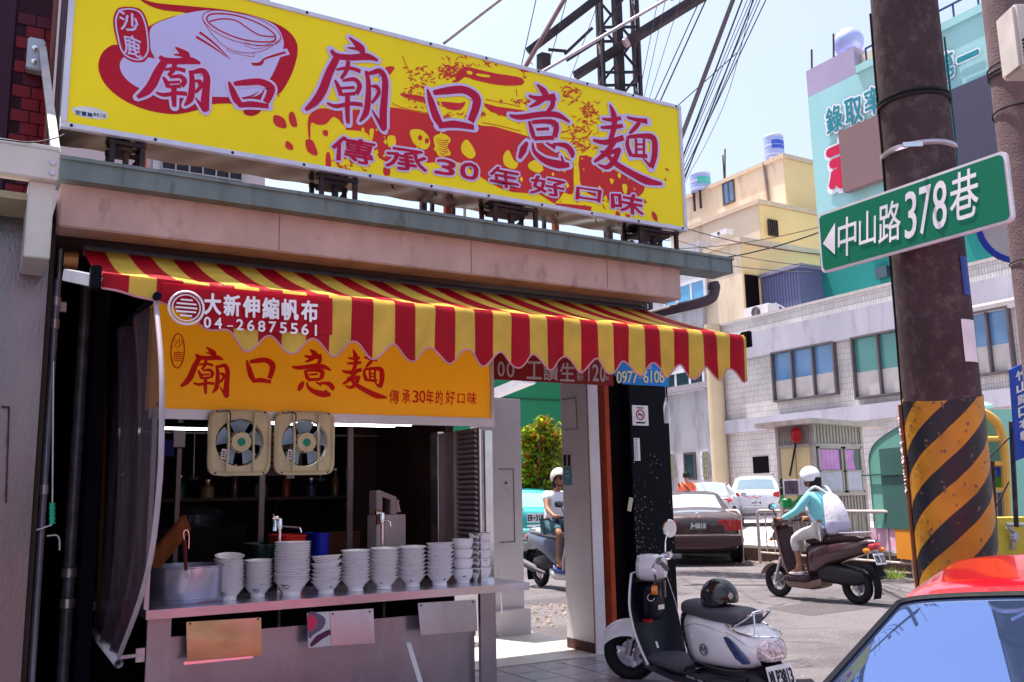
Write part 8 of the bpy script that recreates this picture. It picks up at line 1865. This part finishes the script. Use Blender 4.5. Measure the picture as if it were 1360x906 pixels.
for o_ in KIDS(rt):
    if o_.name.split('.')[0] in ('front_fender', 'fork') or (o_.name.split('.')[0] == 'wheel' and max(v.co.x for v in o_.data.vertices) > 1): o_.matrix_local = FRONT
def apr(off, kk=1.): return lambda u, v: (.945+.155*v**.9+.03*math.sin(v*3.1)-.10*(2*u-1)**2*(1-.5*v)+off, (u-.5)*2*kk*(.225*math.sin(math.pi*min(1, .26+.50*v))**.6*(1-.30*max(0, v-.62))), .205+.635*v)
mb = MB(); mb.grid(apr(.018), 20, 22, (-.012, 0, 0)); B(mb, 'front_apron', WHITE_E)
SHN = mat('shield_navy', (.003, .003, .012), .38, 0, .1, spec=.3)
mb = MB(); mb.grid(apr(.000, .97), 20, 22, (-.010, 0, 0)); B(mb, 'inner_shield', SHN)
f_ = apr(.008); mb = MB(); mb.tube([f_(1, v/20) for v in range(21)]+[f_(1-k/8, 1) for k in range(1, 9)]+[f_(0, 1-v/20) for v in range(1, 21)], .010, 8); B(mb, 'shield_edge', WHITE_E)
mb = MB(); mb.loft([[Vector((x, p.y, p.z)) for p in se((0, 0, .62), w_, h_, 20, 3)] for x, w_, h_ in ((1.05, .11, .15), (.99, .10, .14), (.97, .07, .11))]); B(mb, 'glovebox', SHN)
mb = MB(); mb.tube([(.965, .05+.035*math.cos(k*.4), .665+.028*math.sin(k*.4)) for k in range(16)], .004, 5, closed=True); B(mb, 'lock_trim', STEEL_B); mb = MB(); mb.box((.968, -.05, .58), (.006, .06, .035)); B(mb, 'sticker', STEEL_B); mb = MB(); mb.tube([(.968, -.03, .70), (.955, -.035, .74), (.955, -.04, .70)], .006, 5); B(mb, 'bag_hook', STEEL_B)
mb = MB(); mb.loft([se((.99, .07, z), .045, .028, 12, 3, 'XY') for z in (.48, .50)]); B(mb, 'badge', mat('badge_red', (.4, .02, .02), .4))
# handlebar unit, turned a little to the left
HC = Vector((.96, 0, .885)); RT_ = Matrix.Rotation(R_(40), 3, 'Z')
def hp_(x, y, z): return HC+RT_@Vector((x, y, z))
mb = MB(); mb.loft([[hp_(x, p.y, p.z) for p in se((0, 0, 0), w_, h_, 24, 2.2)] for x, w_, h_ in ((-.09, .03, .02), (-.08, .085, .07), (-.02, .12, .10), (.05, .12, .105), (.11, .105, .098))]); B(mb, 'headlamp_shell', WHITE_E)
mb = MB(); mb.loft([[hp_(x, p.y, p.z) for p in se((0, 0, 0), w_, w_, 24, 2)] for x, w_ in ((.11, .10), (.135, .09), (.145, .05))]); B(mb, 'headlamp', CLR)
mb = MB(); mb.loft([[hp_(p.x-.02, p.y, z) for p in se((0, 0, 0), .055, w_, 20, 3, 'XY')] for z, w_ in ((-.09, .04), (-.12, .045), (-.22, .04))]); B(mb, 'steering_neck', BLACKG)
for s in (-1, 1):
    mb = MB(); mb.tube([hp_(-.01, s*.07, .06), hp_(-.04, s*.14, .075), hp_(-.09, s*.20, .06)], .014, 8); B(mb, 'handlebar', CHROME)
    mb = MB(); mb.tube([hp_(-.09, s*.20, .06), hp_(-.14, s*.31, .045)], [.018, .020], 10); B(mb, 'grip', mat('grip_grey', (.13, .12, .15), .5))
    mb = MB(); mb.box(hp_(-.07, s*.165, .075), (.06, .06, .05), (0, 0, .3)); B(mb, 'switch_box', STEEL_B, bevel=.01)
    mb = MB(); mb.tube([hp_(-.02, s*.17, .05), hp_(-.02, s*.24, .03), hp_(-.06, s*.32, .02)], .007, 6); B(mb, 'brake_lever', CHROME)
    mb = MB(); mb.loft([[hp_(x, s*.17+p.y, -.14+p.z) for p in se((0, 0, 0), .03, .035, 12, 3)] for x in (-.04, .0)]); B(mb, 'front_signal', ORG)
    if s > 0: continue
    mb = MB(); mb.tube(smooth_loop([hp_(-.05, s*.16, .09), hp_(-.05, s*.19, .18), hp_(-.07, s*.22, .25)], 4, False), .006, 6); B(mb, 'mirror_stalk', CHROME)
    mb = MB(); mc_ = hp_(-.08, s*.235, .27); RM = Matrix.Rotation(R_(-12), 3, 'Z'); mb.loft([[mc_+RM@Vector((x, p.y, p.z)) for p in se((0, 0, 0), w_, h_, 20, 2)] for x, w_, h_ in ((-.008, .055, .066), (0, .062, .072), (.025, .045, .052), (.035, .01, .01))]); mi_ = B(mb, 'mirror', CHROME)
    mb = MB(); mb.loft([[mc_+RM@Vector((x, p.y, p.z)) for p in se((0, 0, 0), .054, .065, 20, 2)] for x in (-.0085, -.0095)]); mb.build('mirror_glass', mat('mirror_pale', (.85, .85, .88), .05, .6), mi_, world=False)
mb = MB(); mb.tube(smooth_loop([hp_(-.0, .09, .0), hp_(-.03, .14, -.10), hp_(-.02, .06, -.2), (1.0, .03, .66)], 4, False), .006, 5); B(mb, 'cable', RUBBER)
mb = MB(); mb.loft(rx_([(1.02, .225, .14, .02), (.90, .232, .175, .022), (.62, .232, .175, .022), (.50, .235, .16, .03)], 4)); B(mb, 'footboard', mat('mat_grey', (.07, .065, .085), .7, 0, .2, 30, .3, 90))
mb = MB(); mb.loft(rx_([(1.04, .20, .10, .02), (.92, .19, .17, .045), (.60, .18, .175, .055), (.30, .20, .17, .07), (-.1, .26, .15, .06)], 4)); B(mb, 'lower_fairing', BLACKG)
# white rear body
mb = MB(); mb.loft([[Vector((x+(p.z-z)*sl, p.y, p.z)) for p in se((0, 0, z), w_, h_, 32, p_)] for x, z, w_, h_, sl, p_ in ((.50, .455, .10, .165, .35, 3), (.47, .46, .14, .175, .30, 3), (.36, .475, .175, .175, .12, 3), (.15, .485, .195, .165, 0, 2.8), (.02, .49, .195, .155, 0, 2.6), (-.09, .50, .175, .135, 0, 2.5), (-.17, .51, .13, .105, 0, 2.4), (-.23, .51, .07, .06, 0, 2.2))]); B(mb, 'rear_body', WHITE_E)
mb = MB(); mb.loft([[Vector((x+(p.z-z)*.35, p.y, p.z)) for p in se((0, 0, z), w_, h_, 20, 3)] for x, z, w_, h_ in ((.555, .44, .08, .16), (.53, .445, .115, .19), (.47, .45, .145, .185))]); B(mb, 'body_front', BLACKG)
mb = MB(); mb.loft(rx_([(.57, .655, .06, .02), (.55, .665, .115, .05), (.42, .672, .14, .055), (.30, .664, .145, .048), (.18, .668, .145, .052), (.06, .675, .135, .054), (-.02, .672, .12, .048), (-.05, .67, .08, .02)], 3)); B(mb, 'seat', mat('seat_grey', (.075, .07, .09), .5, 0, .1, 20, .1, 120))
mb = MB(); mb.tube(smooth_loop([(.02, .13, .625), (-.06, .11, .68), (-.13, .08, .735), (-.16, 0, .745), (-.13, -.08, .735), (-.06, -.11, .68), (.02, -.13, .625)], 5, False), .010, 8)
mb.tube(smooth_loop([(.06, .15, .635), (-.06, .15, .60), (-.20, .10, .595), (-.25, 0, .595), (-.20, -.10, .595), (-.06, -.15, .60), (.06, -.15, .635)], 5, False), .007, 8); mb.tube([(-.13, .08, .735), (-.17, .11, .60)], .007, 6); B(mb, 'rack', CHROME)
mb = MB(); mb.loft(rx_([(-.15, .50, .125, .075), (-.22, .50, .11, .075), (-.26, .495, .08, .055), (-.28, .49, .03, .02)], 3)); B(mb, 'tail_light', mat('tail_clear', (.60, .50, .55), .15, .3, .5, 60, coat=.6))
for s in (-1, 1):
    mb = MB(); mb.loft([[Vector((x, s*yy+p.x*.3*s, p.z)) for p in se((0, 0, z), .02, h_, 14, 2.2, 'XZ')] for x, yy, z, h_ in ((.03, .197, .56, .01), (.0, .196, .54, .03), (-.06, .188, .49, .05), (-.11, .172, .45, .04), (-.15, .155, .43, .01))]); sg2 = B(mb, 'rear_signal', mat('signal_blue', (.03, .05, .16), .1, .3, .3, 40, coat=.8))
for P_ in ([(.49, .155, .40), (.47, .178, .50), (.40, .192, .575), (.28, .199, .605), (.12, .200, .60), (.0, .195, .575)], [(.36, .192, .345), (.2, .199, .342), (.02, .196, .35), (-.12, .172, .375)], [(.02, .193, .60), (-.06, .186, .575), (-.13, .17, .54)]):
    mb = MB(); mb.tube(smooth_loop(P_, 5, False), .0022, 4); B(mb, 'panel_seam', GREY_PL)
# round emblem on the side
ec = Vector((.24, .197, .44))
for s in (1,):
    mb = MB(); mb.tube([ec+Vector((.036*math.cos(k*.35), -.002, .036*math.sin(k*.35))) for k in range(18)], .0042, 5, closed=True)
    mb.bar(ec+Vector((.022, 0, -.022)), ec+Vector((.018, 0, .022)), .005, .004, up=(0, 1, 0)); mb.bar(ec+Vector((.018, 0, .022)), ec+Vector((0, 0, -.008)), .005, .004, up=(0, 1, 0)); mb.bar(ec+Vector((0, 0, -.008)), ec+Vector((-.018, 0, .022)), .005, .004, up=(0, 1, 0)); mb.bar(ec+Vector((-.018, 0, .022)), ec+Vector((-.022, 0, -.022)), .005, .004, up=(0, 1, 0)); B(mb, 'emblem', GREY_PL)
mb = MB(); mb.box((.40, .176, .215), (.09, .004, .014)); mb.box((.30, .178, .215), (.05, .004, .012)); B(mb, 'side_badge', STEEL_B)
mb = MB(); mb.grid(lambda u, v: (.0+.285*math.cos(math.radians(100+100*u)), (v-.5)*.17, .215+.285*math.sin(math.radians(100+100*u))), 10, 4, (0, 0, -.008)); B(mb, 'rear_fender', BLACKP)
mb = MB(); mb.bar((-.15, 0, .42), (-.25, 0, .38), .12, .02); B(mb, 'plate_bracket', BLACKP)
plate(rt, -.275, 0, .345, .23, .15, 'MLP3813', -1, pitch=.32)
mb = MB(); mb.loft(rx_([(.35, .26, .08, .08), (.10, .27, .13, .11), (-.12, .26, .12, .10), (-.2, .25, .05, .05)], 3)); B(mb, 'engine', MC['engine_black'])
mb = MB(); mb.tube([(.2, -.14, .15), (-.1, -.18, .20), (-.35, -.19, .27)], [.02, .055, .05], 12); B(mb, 'exhaust', GREY_PL)
mb = MB(); mb.tube([(.12, .14, .16), (.16, .24, .0)], .012, 6); B(mb, 'side_stand', BLACKP)
# black helmet resting on its seat
hM = (frame_.to_3x3() @ Matrix.Rotation(R_(200), 3, 'Z') @ Matrix.Rotation(R_(8), 3, 'Y'))
hpos = ROOTM[rt.name] @ Vector((.27, 0, .665+.042+.062))
hs_ = thing('helmet', 'glossy black open-face helmet resting on the white scooter seat', 'helmet', hpos)
a_, b_ = helmet_mb(hpos, .128, lim=122, flim=92, M=hM, ry=.92); a_.build('shell', mat('helmet_black', (.010, .010, .016), .22, 0, .2, 10, coat=.4), hs_, smooth=True); b_.build('lining', RUBBER, hs_, smooth=True)
mb = MB(); c_ = hpos+hM@Vector((.128, .05, .0)); mb.lathe([(0, .004), (.022, .003), (.022, -.002)], hpos+Vector((-.02, -.132, .02)), 'Y', 14); mb.build('visor_button', STEEL_B, hs_, smooth=True)
mb = MB(); mb.tube(smooth_loop([hpos+hM@Vector((.03, .11, -.06)), hpos+hM@Vector((.07, .06, -.105)), hpos+hM@Vector((.07, -.06, -.105)), hpos+hM@Vector((.03, -.11, -.06))], 4, False), .007, 5); mb.build('chin_strap', RUBBER, hs_, smooth=True)

# small prints, rivets and flakes too small to pick apart
for o in bpy.data.objects:
    if o.parent and o.name.split('.')[0] in ('temple_print_lights', 'temple_print_lines', 'temple_print_eyes', 'lettering', 'lettering_outline', 'seal_lettering', 'maker_lettering', 'print', 'paint_flakes', 'torn_paper', 'plate_number', 'screw', 'rivet', 'bolt', 'rim_dashes', 'red_decal', 'painted_characters', 'mesh_bar', 'window_grille', 'grille', 'eyelet'): o['kind'] = 'stuff'
